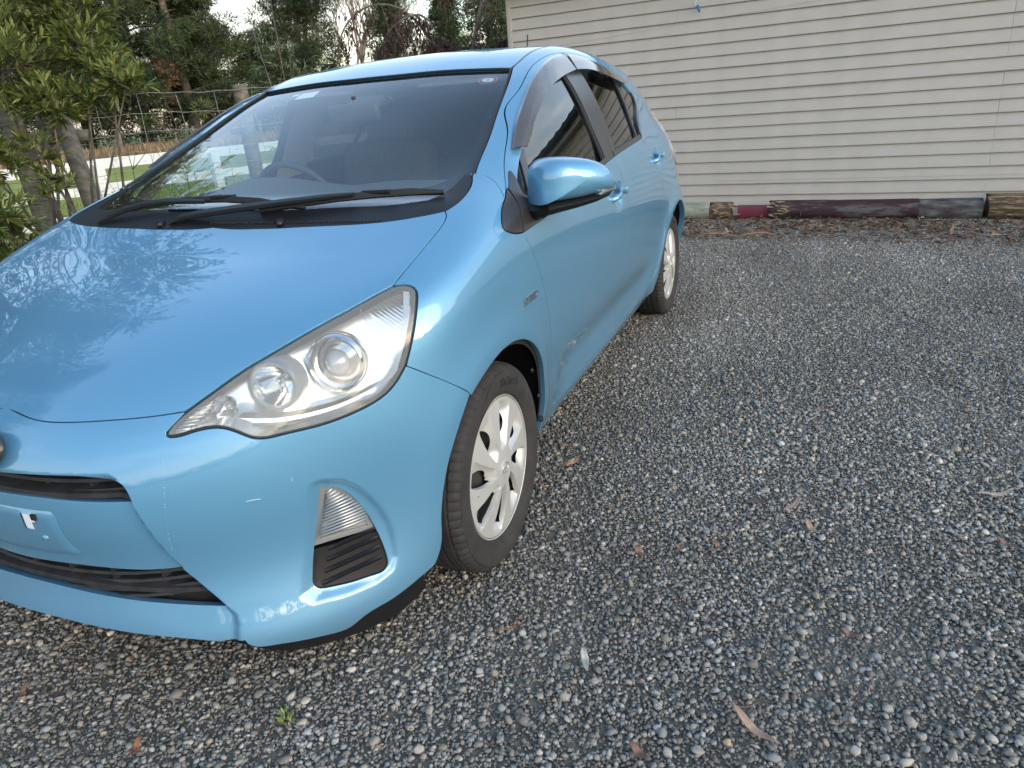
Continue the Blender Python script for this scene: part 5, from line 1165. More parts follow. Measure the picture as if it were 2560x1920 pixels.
# --- lettering helper -----------------------------------------------------------
def text_mesh(s,size=1,depth=.1,bold=0,shear=0,sx=1):
    cu=bpy.data.curves.new('txt','FONT');cu.body=s;cu.size=size;cu.extrude=depth;cu.offset=bold;cu.shear=shear;cu.align_x='CENTER';cu.align_y='CENTER'
    ob=bpy.data.objects.new('txt',cu);col.objects.link(ob);dg=bpy.context.evaluated_depsgraph_get();me=bpy.data.meshes.new_from_object(ob.evaluated_get(dg))
    V=[(v.co.x*sx,v.co.y,v.co.z) for v in me.vertices];Fq=[tuple(p.vertices) for p in me.polygons]
    bpy.data.objects.remove(ob);bpy.data.curves.remove(cu);bpy.data.meshes.remove(me);return V,Fq
# --- wheels -----------------------------------------------------------------------
TW=.0875;TR=.298
def tyre_mesh():
    # (offset from centre plane towards outside, radius)
    prof=[(-.072,.205),(-.082,.225),(-.0885,.250),(-.086,.272),(-.078,.288),(-.070,.2945),(-.045,.2975),(-.043,.2915),(-.037,.2915),(-.035,.298),(-.012,.2985),(-.010,.2925),(-.004,.2925),(-.002,.2987),(.018,.2985),(.020,.2925),(.026,.2925),(.028,.298),(.050,.2970),(.052,.2930),(.0555,.2930),(.058,.2958),(.066,.2935),(.074,.2895),(.0800,.284),(.0835,.2785),(.0838,.2765),(.0862,.2745),(.0885,.262),(.0895,.250),(.0885,.238),(.0850,.226),(.0836,.2235),(.0805,.214),(.0755,.2085),(.070,.204)]
    N_=288;V=[];Fq=[];m=len(prof)
    for i in range(N_):
        a=2*math.pi*i/N_
        for k,(o,r) in enumerate(prof):
            rr=r
            if i%4==0:
                if 21<=k<=25:rr-=.0040
                if 17<k<=20 or 13<=k<=14:rr-=.0020
                if k in(4,5):rr-=.004
            # sidewall squash where it stands on the ground
            V.append([rr*math.cos(a),o+(.0025*max(0,-math.sin(a)-.9)*10 if 26<k<31 else 0),rr*math.sin(a)])
            if V[-1][2]<-.2885:V[-1][2]=-.2885
    for i in range(N_):
        for k in range(m-1):Fq.append((i*m+k,i*m+k+1,((i+1)%N_)*m+k+1,((i+1)%N_)*m+k))
    return V,Fq
def hubcap_mesh():
    Rr=.2085;nr=58;na=960;V=[];Fq=[];hole=set();ns=8
    rs=np.concatenate([np.linspace(0,.030,4),np.linspace(.034,.2045,nr-8),[.2060,.2080,.2090,.2085]]);nr=len(rs);H=np.zeros((nr,na));rm=np.full((nr,na),1.)
    A=np.arange(na)/na*2*math.pi
    for j,r in enumerate(rs):
        u=r/Rr
        dome=.016*(1-u**2)**1.0 - .004
        for i in range(na):
            ph=((A[i]/(2*math.pi)*ns)+.30*(1-u)+.12)%1
            s=.24+.26*u   # share of the sector taken by the spoke
            h=dome
            if ph>s and u>.24:
                q=(ph-s)/(1-s)
                er=ss(.24,.42,np.array([u]))[0]*ss(.955,.72,np.array([u]))[0]
                edge=min(1,q/.07) # steep wall by the straight spoke edge
                edge=edge*edge*(3-2*edge)
                sc=(1-q)**.75
                dep=.038*er*edge*sc
                h-=dep
                rm[j,i]=max(.36-u,u-.82,(.03-q)*.5,(q-(.80-.55*abs((u-.59)/.23)**2.4))*.5)
            if u>.965:h=-.0005-.010*max(0,(u-.985))/.015
            H[j,i]=h
    for j,r in enumerate(rs):
        for i in range(na):V.append((r*math.cos(A[i]),H[j,i],r*math.sin(A[i])))
    for j in range(nr-1):
        for i in range(na):
            i2=(i+1)%na
            cs_=[(j,i),(j,i2),(j+1,i2),(j+1,i)];fv=[rm[c] for c in cs_]
            if max(fv)<=0:continue
            if min(fv)<=0:
                if max(fv)>.9:
                    fv=[min(f,.02) for f in fv]
                poly=[]
                for a_ in range(4):
                    p_,q_=cs_[a_],cs_[(a_+1)%4];fa,fb_=fv[a_],fv[(a_+1)%4]
                    if fa>0:poly.append(p_[0]*na+p_[1])
                    if (fa>0)!=(fb_>0):
                        t_=fa/(fa-fb_);A_=V[p_[0]*na+p_[1]];B_=V[q_[0]*na+q_[1]];V.append(tuple(A_[z_]+(B_[z_]-A_[z_])*t_ for z_ in range(3)));poly.append(len(V)-1)
                if len(poly)>2:Fq.append(tuple(poly))
                continue
            Fq.append((j*na+i,j*na+i2,(j+1)*na+i2,(j+1)*na+i))
    return V,Fq
tV,tF=tyre_mesh();hV,hF=hubcap_mesh()
tyre_me=None
def flat_arc_text(s,size,r,a0,depth,z0,cond=1.0,shear=0):
    V,Fq=text_mesh(s,size,depth,0,shear,cond);out=[]
    for x,y,z in V:
        rr=r+y;a=a0+x/r;out.append((rr*math.cos(a),z0-.0022*0+z-2.2*max(0,abs(rr-.25)-.008)**1.4,rr*math.sin(a)))
    return out,Fq
def make_wheel():
    w_=empty('wheel');w_.parent=car
    ty=mesh_obj('tyre',tV,tF,TYRE,w_,True);ty.data.set_sharp_from_angle(angle=math.radians(32))
    b=B();b.add(*flat_arc_text('BluEarth',.034,.246,math.radians(107),.0009,.0898,1.15,.25));b.build('sidewall_lettering',RUB,ty,False)
    b=B();V=[(.0,0,0)];
    # raised wedge mark beside the name
    pr=[(.226,62),(.272,86),(.272,80),(.262,72),(.230,58)];V=[(r*math.cos(math.radians(a)),.0893 if .235<r<.268 else .0872,r*math.sin(math.radians(a))) for r,a in pr];b.add(V,[tuple(range(5))]);b.build('sidewall_mark',RUB,ty)
    hc=mesh_obj('hubcap',[(x,y+.0755,z) for x,y,z in hV],hF,SILVER,w_,True);hc.data.set_sharp_from_angle(angle=math.radians(38))
    b=B();b.lathe([(0,.0905),(.018,.0905),(.0225,.0895),(.024,.086),(.024,.080)],40,'y');b.build('centre_cap',SILVER,w_,True,autosmooth=40)
    b=B()
    def rg(cx,cz,a,c,r):
        V=[];Fq=[];n=36
        for i in range(n):
            t=2*math.pi*i/n
            for k in range(6):
                g=2*math.pi*k/6;V.append((cx+(a+r*math.cos(g))*math.cos(t),.0910+r*.9*math.sin(g),cz+(c+r*math.cos(g))*math.sin(t)))
        for i in range(n):
            for k in range(6):Fq.append((i*6+k,i*6+(k+1)%6,((i+1)%n)*6+(k+1)%6,((i+1)%n)*6+k))
        b.add(V,Fq)
    rg(0,0,.0185,.0135,.0013);rg(0,0,.0060,.0130,.0011);rg(0,.0065,.0135,.0060,.0011);b.build('cap_emblem',CHROME2,w_,True)
    # steel wheel behind, brake drum, valve
    b=B();b.lathe([(.030,.030),(.07,.050),(.10,.052),(.125,.035),(.150,.028),(.180,.045),(.188,.060),(.196,.072),(.2035,.0735),(.2045,.070),(.200,.03),(.195,-.07),(.2045,-.074)],64,'y');b.lathe([(0,.045),(.030,.045),(.034,.03)],30,'y')
    b.build('steel_rim',STEEL,w_,True,autosmooth=45)
    b=B()
    for k in range(8):
        a=2*math.pi*k/8+.2;b.lathe([(0,.041),(.012,.041),(.0165,.0355),(.018,.02)],18,'y',(.155*math.cos(a),.006,.155*math.sin(a)))
    b.build('rim_holes',DARK,w_,True)['kind']='stuff'
    b=B();b.lathe([(0,-.06),(.19,-.06),(.19,.01),(.10,.02),(0,.02)],40,'y');b.build('brake_drum',DARK,w_,True,autosmooth=40)
    b=B();b.tube([(.168,.05,.01),(.160,.078,.012)],.0035,8);b.build('valve',RUB,w_,True)
    return w_
def dup(r0):
    r=r0.copy();col.objects.link(r)
    for ch in list(r0.children):
        c=ch.copy();col.objects.link(c);c.parent=r
        for g in list(ch.children):
            d=g.copy();col.objects.link(d);d.parent=c
    return r
wh=make_wheel();wh['label']='front wheel with a silver eight-spoke cover'
spots=[(0,.7292,0,.38,'front wheel with a silver eight-spoke cover'),(0,-.7292,180,0,'far front wheel'),(-2.55,.7262,0,1.25,'rear wheel with a silver eight-spoke cover'),(-2.55,-.7262,180,.5,'far rear wheel')]
for i,(x,y,rz,ry,lab) in enumerate(spots):
    w_=wh if i==0 else dup(wh);w_.parent=car
    w_.location=(x,y,.2885);w_.rotation_euler=(0,0,math.radians(rz)+(.0104 if x==0 else 0));w_['label']=lab
    # the cover turns with the wheel; the tyre's flat spot stays on the ground
    for ch in w_.children:
        if ch.name.split('.')[0] in('hubcap','centre_cap','cap_emblem','steel_rim','rim_holes','valve'):ch.rotation_euler=(0,ry*0.25,0)
# --- door mirrors -------------------------------------------------------------------
mp0=np.array([-.27,.86,0.]);mu=np.array([-.21,.175,0]);mu/=np.linalg.norm(mu);mn=np.array([mu[1],-mu[0],0]);mn*=np.sign(mn[0])
outl=curve(np.array([(0.009,.9762,0),(.0048,.9628+.006,0),(.0045,.99,0),(.0073,1.0163,0),(.0171,1.068,0),(.0359,1.0849,0),(.0784,1.0905,0),(.1315,1.0855,0),(.1843,1.0733,0),(.2205,1.0566,0),(.2449,1.0387,0),(.2604,1.0194,0),(.2640,1.006,0),(.255,.992,0),(.228,.984,0),(.1836,.980,0),(.1397,.9754,0),(.073,.9738,0),(.03,.9745,0),(.009,.9762,0)]),.006)[:-1,:2]
def mirr():
    m=empty('door_mirror');m.parent=car
    cen_=np.array([.125,1.03]);n=len(outl);V=[];Fq=[]
    st=[(-.075,.94),(-.050,.985),(-.020,1.0),(.004,.985),(.022,.935),(.036,.85),(.046,.73),(.053,.58),(.058,.40),(.0605,.2),(.0612,.04)]
    for off,s in st:
        for q in outl:
            p=cen_+(q-cen_)*s;sl=-.18*(p[0]-.125)*(1 if off>0 else 0)*0
            tap=1-.30*max(0,(p[0]-.14)/.13)**2
            w3=mp0+mu*p[0]+mn*(off*tap if off>0 else off);V.append((w3[0],w3[1],p[1]))
    for l in range(len(st)-1):
        for i in range(n):Fq.append((l*n+i,l*n+(i+1)%n,(l+1)*n+(i+1)%n,(l+1)*n+i))
    Fq.append(tuple((len(st)-1)*n+i for i in range(n)));Fq.append(tuple(range(n))[::-1])
    b=B();b.add(V,Fq);b.build('mirror_cap',PAINT,m,True,autosmooth=60)
    def P(s,z,off):w3=mp0+mu*s+mn*off;return np.array([w3[0],w3[1],z])
    # black lower housing running out from the sail
    b=B();V=[];Fq=[];ring=10
    pts=[(None,(-.365,.805,.950),(1,0,0),.075,.034),(None,(-.345,.832,.952),(1,.1,0),.055,.026),(None,(-.318,.858,.954),(.85,.4,0),.042,.021),(.02,.958,.008,.033,.017),(.06,.962,.012,.036,.0155),(.12,.966,.012,.040,.014),(.18,.972,.010,.040,.013),(.225,.980,.006,.034,.012),(.252,.992,0,.022,.010),(.262,1.0,-.004,.010,.006)]
    for s,z,off,rx,rz in pts:
        c=np.array(z) if s is None else P(s,z,off-.012)
        for k in range(ring):
            g=2*math.pi*k/ring;q=c+(mn if s is not None else np.array(off,float))*rx*math.cos(g)+np.array([0,0,rz*math.sin(g)*(1.0 if math.sin(g)>0 else 1.25)]);V.append(tuple(q))
    for i in range(len(pts)-1):
        for k in range(ring):Fq.append((i*ring+k,i*ring+(k+1)%ring,(i+1)*ring+(k+1)%ring,(i+1)*ring+k))
    Fq.append(tuple((len(pts)-1)*ring+k for k in range(ring)));Fq.append(tuple(range(ring))[::-1])
    b.add(V,Fq);b.build('mirror_housing',BLK,m,True,autosmooth=50)
    b=B();b.tube([P(.095,.957,.030),P(.104,.962,.036),P(.101,.972,.044)],.0016,5);b.build('housing_joint',RUB,m)
    # indicator in the outer corner
    b=B();V=[];Fq=[];L=[(.176,.9785,.9825),(.195,.9800,.9920),(.215,.9825,1.0035),(.235,.987,1.0125),(.252,.994,1.0185),(.2635,1.003,1.0165)]
    for s,z0,z1 in L:
        e=.030 if s<.24 else .016
        V+=[tuple(P(s,z0,.030-1.1*max(0,s-.19)*.4)),tuple(P(s+.003,(z0+z1)/2,.047-0.50*max(0,s-.175))),tuple(P(s,z1,.040-0.45*max(0,s-.18))),tuple(P(s,(z0+z1)/2,-.03))]
    for i in range(len(L)-1):
        for k in range(4):Fq.append((i*4+k,i*4+(k+1)%4,(i+1)*4+(k+1)%4,(i+1)*4+k))
    Fq+=[(0,1,2,3),tuple((len(L)-1)*4+k for k in range(4))]
    b.add(V,Fq);b.build('side_indicator',AMB,m,False,bevel=.001)
    b=B()
    for i in range(16):
        s=.185+.0045*i;b.tube([P(s,.981+.0004*i,.049-0.48*max(0,s-.178)),P(s+.001,.9895+.0016*i,.050-0.48*max(0,s-.178))],.0009,4)
    b.build('indicator_ribs',CHROME2,m)['kind']='stuff'
    V=[];o2=[cen_+(q-cen_)*.90 for q in outl];b=B();b.add([tuple(mp0+mu*q[0]+mn*(-.0765)+np.array([0,0,q[1]])) for q in o2],[tuple(range(len(o2)))]);b.build('mirror_glass',CHROME,m)
    return m
mL=mirr();mL['label']='door mirror with a clear indicator in its outer corner'
# --- door handles -----------------------------------------------------------------
def handle(x0,z0,sg,L=.19):
    h=empty('door_handle');h.parent=car
    # bar
    V=[];Fq=[];n=14;
    for i in range(n):
        t=i/(n-1);x=x0-(t-.5)*L;z=z0+.012*math.sin(math.pi*t)-.018*(t-.5)*-1
        y=SY([(x,z)])[0][1];lift=.034*math.sin(math.pi*min(1,max(0,t)))**.45+.002
        hh=.0125*(.75+.25*math.sin(math.pi*t));th=.007
        for k in range(8):
            g=2*math.pi*k/8;V.append((x,sg*(y+lift-th+th*math.cos(g)),z+hh*math.sin(g)))
    for i in range(n-1):
        for k in range(8):Fq.append((i*8+k,i*8+(k+1)%8,(i+1)*8+(k+1)%8,(i+1)*8+k))
    Fq+=[tuple(range(8)),tuple((n-1)*8+k for k in range(8))]
    b=B();b.add(V,Fq);b.build('handle_bar',PAINT,h,True,autosmooth=50)
    y=SY([(x0-.075,z0-.004)])[0][1];b=B();b.box((x0-.118,sg*(y+.010),z0+.006),(.040,.022,.028));b.build('handle_end',PAINT,h,True,bevel=.007,seg=3)
    return h
for sg in(1,-1):
    handle(-1.215,.868,sg);handle(-2.045,.930,sg,.17)
# --- badge on the front fender ----------------------------------------------------
for sg in(1,-1):
    V,Fq=text_mesh('HYBRID',.030,.0011,.0009,0,1.12);
    out_=[]
    for x,y,z in V:
        X=-.2045-sg*0-x*1.0;Z=.7235+y;yy=.8475;out_.append((X if sg>0 else -.2045+x,z,Z))
    ys=SY([(p[0],p[2]) for p in out_])[:,1]
    out_=[(p[0],sg*(yq+.0012+p[1]),p[2]) for p,yq in zip(out_,ys)]
    b=B();b.add(out_,Fq);b.build('fender_badge',CHROME2,car)
# --- antenna ------------------------------------------------------------------------
b=B();b.tube([(-2.47,0,1.365),(-2.50,0,1.42),(-2.545,0,1.584)],[.008,.0045,.003],8);b.build('roof_antenna',RUB,car,True)
# --- interior -----------------------------------------------------------------------
b=B();V=[];Fq=[]
prof=[(-.06,.90),(-.10,.965),(-.20,.985),(-.40,1.005),(-.56,1.022),(-.62,1.015),(-.66,.97),(-.68,.85),(-.66,.60)];ys=np.linspace(-.70,.70,29)
for y in ys:
    for x,z in prof:
        w_=1-.13*(abs(y)/.7)**3;hump=.030*math.exp(-((y+.36)/.20)**2)*(1 if x<-.3 else .2)-.012*math.exp(-((y-.05)/.12)**2)*(x<-.3)
        V.append((x*w_-(.10*(abs(y)/.7)**2),y*.96,z+hump-.03*(abs(y)/.7)**3))
m=len(prof)
for i in range(len(ys)-1):
    for k in range(m-1):Fq.append((i*m+k,(i+1)*m+k,(i+1)*m+k+1,i*m+k+1))
b.add(V,Fq);b.build('dashboard',DASH,car,True)
b=B();b.box((-.70,-.37,.99),(.07,.20,.05));b.build('instrument_hood',DASHD,car,True,bevel=.02,seg=3)
# steering wheel, on the car's right
sw=empty('steering_wheel');sw.parent=car;sw.location=(-.80,-.365,.915);sw.rotation_euler=(0,math.radians(-66),0)
b=B();V=[];Fq=[]
for i in range(48):
    t=2*math.pi*i/48
    for k in range(8):g=2*math.pi*k/8;rr=.180+.014*math.cos(g);V.append((rr*math.cos(t),rr*math.sin(t),.014*math.sin(g)))
for i in range(48):
    for k in range(8):Fq.append((i*8+k,i*8+(k+1)%8,((i+1)%48)*8+(k+1)%8,((i+1)%48)*8+k))
b.add(V,Fq);b.build('rim',DASHD,sw,True)
b=B();b.box((0,0,-.01),(.13,.16,.05));b.box((0,.11,0),(.05,.12,.02));b.box((0,-.11,0),(.05,.12,.02));b.box((-.12,0,0),(.12,.05,.02));b.build('spokes',DASHD,sw,bevel=.01)
b=B();b.tube([(.0,0,-.02),(.0,0,-.22)],.03,10);b.build('column',DASHD,sw,True)
def seat(y,x=-1.32):
    s=empty('front_seat');s.parent=car;s.location=(x,y,.30)
    def slab(name,c,d,rot):
        b=B();b.box((0,0,0),d);o=b.build(name,CLOTH,s,True,bevel=.045,seg=4);o.location=c;o.rotation_euler=(0,math.radians(rot),0);return o
    slab('cushion',(.20,0,.17),(.50,.50,.17),-6);slab('backrest',(-.13,0,.50),(.15,.48,.62),-16);slab('headrest',(-.245,0,.885),(.10,.26,.17),-12)
    b=B();b.tube([(-.22,.05,.76),(-.235,.05,.86)],.006,6);b.tube([(-.22,-.05,.76),(-.235,-.05,.86)],.006,6);b.build('headrest_posts',DASHD,s)
    return s
s1_=seat(.36);s2_=dup(s1_);s2_.parent=car;s2_.location=(-1.32,-.36,.30)
b=B();b.box((-2.05,0,.50),(.50,1.24,.16));b.box((-2.32,0,.80),(.14,1.20,.52),Matrix.Rotation(math.radians(-18),3,'Y'))
for y in(-.38,.38):b.box((-2.43,y,1.10),(.09,.26,.15))
b.build('rear_seat',CLOTH,car,True,bevel=.04,seg=3)
b=B();b.box((-2.60,0,.95),(.03,1.14,.62));b.build('rear_light_block',DASHD,car)  # added panel, blocks outside light showing through the rear of the cabin
b=B();b.box((-1.30,0,.30),(2.3,1.40,.03));b.box((-.72,0,.55),(.04,1.36,.7));b.build('cabin_floor',DASHD,car)
# roof lining and inner pillars
rl=join(SZ([(-.93,0),(-.95,.2),(-.97,.4),(-1.0,.50)]),SZ([(-1.4,.50),(-1.9,.49),(-2.4,.46),(-2.6,.42),(-2.62,0)]));rl[:,1]=np.where(rl[:,1]<2e-3,0,rl[:,1]);rl[0,1]=0;rl[-1,1]=0
panel('roof_lining',rl,(-.12,0,1),[LINER],car,res=.08,sym=True,gap=0,offset=-.035,rim=False)
def liner(name,P2,m,off=-.03): panel(name,SY(P2),(0,1,.25),[m],car,res=.05,gap=0,offset=off,rim=False)
liner('inner_pillar',[(-.30,1.00),(-.50,1.15),(-.93,1.335),(-.95,1.30),(-.56,1.12),(-.38,.98)],PILL,-.035)
liner('inner_pillar',[(-1.22,1.34),(-1.20,1.1),(-1.17,.98),(-1.38,1.0),(-1.42,1.12),(-1.43,1.34)],PILL)
liner('inner_pillar',[(-1.90,1.02),(-1.98,1.10),(-2.12,1.18),(-2.15,1.24),(-2.05,1.33),(-2.5,1.28),(-2.75,1.1),(-2.8,.95)],PILL)
liner('roof_rail_lining',[(-.93,1.33),(-1.14,1.375),(-1.4,1.39),(-1.8,1.36),(-2.05,1.30),(-2.02,1.27),(-1.8,1.325),(-1.4,1.35),(-1.14,1.335),(-.95,1.29)],LINER,-.02)
liner('door_card',[(-.45,.955),(-.7,.955),(-1.35,1.0),(-1.37,.3),(-.65,.3)],DASHD,-.045)
liner('door_card',[(-1.37,1.0),(-1.88,1.03),(-2.2,.8),(-2.1,.35),(-1.38,.3)],DASHD,-.045)
# mirror inside, visors, stickers on the glass
im=empty('interior_mirror');im.parent=car
b=B();b.box((0,0,0),(.03,.235,.065));o=b.build('mirror_shell',DASHD,im,True,bevel=.012,seg=3);o.location=(-.735,-.005,1.245);o.rotation_euler=(0,math.radians(8),math.radians(-8))
b=B();b.tube([(-.745,0,1.255),(-.735,0,1.30)],.008,8);b.build('mirror_stem',DASHD,im,True)
b=B();b.box((0,0,0),(.10,.13,.030));o=b.build('sensor_housing',DASHD,im,True,bevel=.010);o.location=(-.80,0,1.272);o.rotation_euler=(0,math.radians(23),0)
b=B()
for y in(.33,-.33):b.box((-1.02,y,1.335),(.15,.36,.016),Matrix.Rotation(math.radians(10),3,'Y'))
b.build('sun_visor',LINER,car,True,bevel=.006)
def on_glass(P,offs=-.013):
    q=SZ([(x,abs(y)) for x,y in P]);n=normal(q);r=q+n*offs;r[:,1]=[math.copysign(a,p[1]) for a,p in zip(np.abs(r[:,1]),P)];return r
def sticker(cx,cy,w_,h_,m,name,offs=-.0105,par=None,skew=0):
    P=[(cx+h_*b/2,cy+w_*a/2+skew*b) for a,b in((-1,-1),(1,-1),(1,1),(-1,1))];r=on_glass(P,offs);b=B();b.add(r,[(0,1,2,3)]);return b.build(name,m,par or car)
sticker(-.815,-.262,.088,.052,WHITEP,'white_label')
sticker(-.835,-.330,.030,.018,WHITEP,'white_label')
# service sticker: red dotted ring round a pale lozenge
st=empty('service_sticker');st.parent=car
b=B();cxs,cys=-.842,.487
for k in range(24):
    a=2*math.pi*k/24;
    r=on_glass([(cxs+.033*math.cos(a+d),cys+.036*math.sin(a+d)) for d in(-.075,.075)]+[(cxs+.026*math.cos(a+d),cys+.0285*math.sin(a+d)) for d in(.09,-.09)],-.0108);b.add(r,[(0,1,2,3)])
b.build('red_ring',REDP,st)
b=B();r=on_glass([(cxs+.017*math.cos(a),cys+.022*math.sin(a)) for a in np.linspace(0,2*math.pi,20,endpoint=False)],-.0109);b.add(r,[tuple(range(20))]);b.build('blue_lozenge',BLUEP,st)
b=B();r=on_glass([(cxs+.006*math.cos(a),cys+.006*math.sin(a)) for a in np.linspace(0,2*math.pi,12,endpoint=False)],-.0104);b.add(r,[tuple(range(12))]);b.build('red_dot',REDP,st)
# small round sticker low on the far side
b=B();cxs,cys=-.218,-.538
for k in range(28):
    a=2*math.pi*k/28;da=math.pi/28
    r=on_glass([(cxs+.030*math.cos(a-da),cys+.030*math.sin(a-da)),(cxs+.030*math.cos(a+da),cys+.030*math.sin(a+da)),(cxs+.0275*math.cos(a+da),cys+.0275*math.sin(a+da)),(cxs+.0275*math.cos(a-da),cys+.0275*math.sin(a-da))],-.0108);b.add(r,[(0,1,2,3)])
r=on_glass([(cxs+.012,cys-.012),(cxs+.006,cys-.018),(cxs-.010,cys+.014),(cxs-.004,cys+.018)],-.0108);b.add(r,[(0,1,2,3)])
b.build('round_sticker',CERAM,car)

# ================================================================== FENCES
WOODG=bark_mat('weathered_grey_post',(.085,.075,.058),(.13,.118,.092),(.19,.172,.14),3,7)
WIRE=mat('galvanised_wire',(.30,.30,.30),rough=.45,metal=.7)
wf=empty('wire_fence',(-3.57,-3.03,0),label='wire netting stock fence on round timber posts beyond the car',cat='fence')
def loc(p,o):return Vector(p)-Vector(o)
FO=(-3.57,-3.03,0)
def post(name,p0,p1,r,par,seed=0,off=FO):
    p0=loc(p0,off);p1=loc(p1,off);n=18;ns=14;V=[];Fq=[];ax=(p1-p0).normalized();a=ax.cross(Vector((1,0,0))).normalized();c=ax.cross(a)
    for i in range(ns+1):
        q=p0.lerp(p1,i/ns)
        for k in range(n):
            g=2*math.pi*k/n;rr=r*(1+.04*noise.noise(Vector((math.cos(g)*2,math.sin(g)*2,i*.4+seed)))+.03*noise.noise(Vector((math.cos(g)*5,math.sin(g)*5,i*.1+seed))))
            V.append(q+a*rr*math.cos(g)+c*rr*math.sin(g))
    for i in range(ns):
        for k in range(n):Fq.append((i*n+k,i*n+(k+1)%n,(i+1)*n+(k+1)%n,(i+1)*n+k))
    Fq+=[tuple(range(n))[::-1],tuple(ns*n+k for k in range(n))];b=B();b.add(V,Fq);return b.build(name,WOODG,par,True,autosmooth=60)
post('fence_post',(-3.57,-3.03,-.4),(-3.57,-3.03,1.55),.062,wf,1)
post('strainer_brace',(-2.02,-3.12,.30),(-2.50,-3.90,1.60),.062,wf,2)
post('fence_post',(-2.30,-4.10,-.4),(-2.22,-4.05,1.72),.075,wf,3)
post('brace_rail',(-1.6,-4.35,1.26),(-2.60,-3.75,1.24),.048,wf,4)
post('fence_post',(-1.2,-4.75,-.4),(-1.2,-4.75,1.5),.06,wf,5)
post('fence_post',(-5.1,-2.30,-.2),(-5.1,-2.30,1.5),.06,wf,6)
line=[(.8,-6.2),(-1.2,-4.75),(-2.24,-4.06),(-3.57,-3.03),(-5.1,-2.30),(-6.2,-1.75)]
cum=[0];
for a,b_ in zip(line[:-1],line[1:]):cum.append(cum[-1]+math.dist(a,b_))
def fp(s):
    for i in range(len(line)-1):
        if s<=cum[i+1] or i==len(line)-2:
            t_=(s-cum[i])/(cum[i+1]-cum[i]);return line[i][0]+(line[i+1][0]-line[i][0])*t_,line[i][1]+(line[i+1][1]-line[i][1])*t_
def wz(z,s): return z+.008*math.sin(s*5+z*3)+.004*math.sin(s*23+z*17)-.03*math.sin(math.pi*((s/1.6)%1))*.4
for j,z in enumerate([1.52,1.37,1.23,1.09,.95,.81,.67,.53,.39,.25,.12]):
    b=B();pts=[];s=0
    while s<cum[-1]:
        x,y=fp(s);pts.append(loc((x+.05,y+.05,wz(z,s)),FO));s+=.06
    b.tube(pts,.0021,5);b.build('line_wire',WIRE,wf,True)
s=.1
while s<cum[-1]:
    x,y=fp(s);b=B();b.tube([loc((x+.05+.012*math.sin(z*9+s*5),y+.05+.010*math.cos(z*7+s),wz(z,s)),FO) for z in np.linspace(1.52,.05,12)],.0019,5);b.build('stay_wire',WIRE,wf,True);s+=.30
# white three-rail fence in the paddock
def white_mat():
    m=mat('flaking_white_paint',(.70,.70,.70),rough=.7,bump=.3,bump_scale=50,dist=.004);t=m.node_tree;p=t.nodes['Principled BSDF'];l=t.links.new
    g=t.nodes.new('ShaderNodeNewGeometry');mp=t.nodes.new('ShaderNodeMapping');mp.inputs['Rotation'].default_value=(0,0,.30);mp.inputs['Scale'].default_value=(2.5,2.5,14);l(g.outputs['Position'],mp.inputs[0])
    n=t.nodes.new('ShaderNodeTexNoise');n.inputs['Scale'].default_value=1.6;n.inputs['Detail'].default_value=9;n.inputs['Roughness'].default_value=.72;l(mp.outputs[0],n.inputs['Vector'])
    r=t.nodes.new('ShaderNodeValToRGB');r.color_ramp.elements[0].position=.34;r.color_ramp.elements[0].color=(.30,.28,.26,1);r.color_ramp.elements[1].position=.46;r.color_ramp.elements[1].color=(.74,.74,.75,1);l(n.outputs['Fac'],r.inputs[0]);l(r.outputs[0],p.inputs['Base Color']);return m
WHT=white_mat()
ra=Vector((-6.24,-9.86,0));rd_=Vector((-2.02,.66,0)).normalized()
wfe=empty('white_rail_fence',(ra.x,ra.y,-.36),label='white painted post and three-rail timber fence across the paddock',cat='fence')
wfe.rotation_euler=(0,0,math.atan2(rd_.y,rd_.x))
for i in range(-3,9):
    b=B();x=i*2.05+.95;b.box((x,-.085,.52),(.16,.13,1.24));b.build('fence_post',WHT,wfe,bevel=.008)
    for z,h in((1.135,.165),(.745,.145),(.315,.155)):
        V=[];Fq=[];ns=8
        for q in range(ns+1):
            xx=x+(2.05-.006)*q/ns;w1=.004*noise.noise(Vector((xx*3,z*9,1)));dz=.010*math.sin(i*1.7+z)
            for yy,zz in((0,-h/2),(.0,h/2),(.038,h/2),(.038,-h/2)):V.append((xx,yy+.003,z+zz+dz+w1))
        Fq=[(q*4+k,q*4+(k+1)%4,(q+1)*4+(k+1)%4,(q+1)*4+k) for q in range(ns) for k in range(4)]+[(3,2,1,0),(ns*4,ns*4+1,ns*4+2,ns*4+3)];b=B();b.add(V,Fq);b.build('rail',WHT,wfe)
# ================================================================== FOLIAGE
def leaf_mat(name,c,var=.25,tr=.25,rough=.5):
    m=mat(name,c,rough=rough,attr=True,spec=.4);t=m.node_tree;p=t.nodes['Principled BSDF'];l=t.links.new;o=t.nodes['Material Output']
    d=t.nodes.new('ShaderNodeBsdfTranslucent');a=[n for n in t.nodes if n.type=='VERTEX_COLOR'][0];l(a.outputs['Color'],d.inputs[0]);x=t.nodes.new('ShaderNodeMixShader');x.inputs[0].default_value=tr;l(p.outputs[0],x.inputs[1]);l(d.outputs[0],x.inputs[2]);l(x.outputs[0],o.inputs[0]);return m
LEAF=leaf_mat('glossy_leaf',(.1,.12,.04),tr=.22,rough=.38);NEED=leaf_mat('pine_needles',(.03,.05,.02),tr=.12,rough=.7)
TWIG=bark_mat('grey_twig_bark',(.06,.05,.04),(.10,.085,.065),(.16,.14,.11),6,3);PBARK=bark_mat('pine_bark',(.035,.028,.022),(.065,.052,.042),(.12,.10,.085),3,2)
def rand_dirs(n,rg): v=rg.normal(size=(n,3));return v/np.linalg.norm(v,axis=1)[:,None]
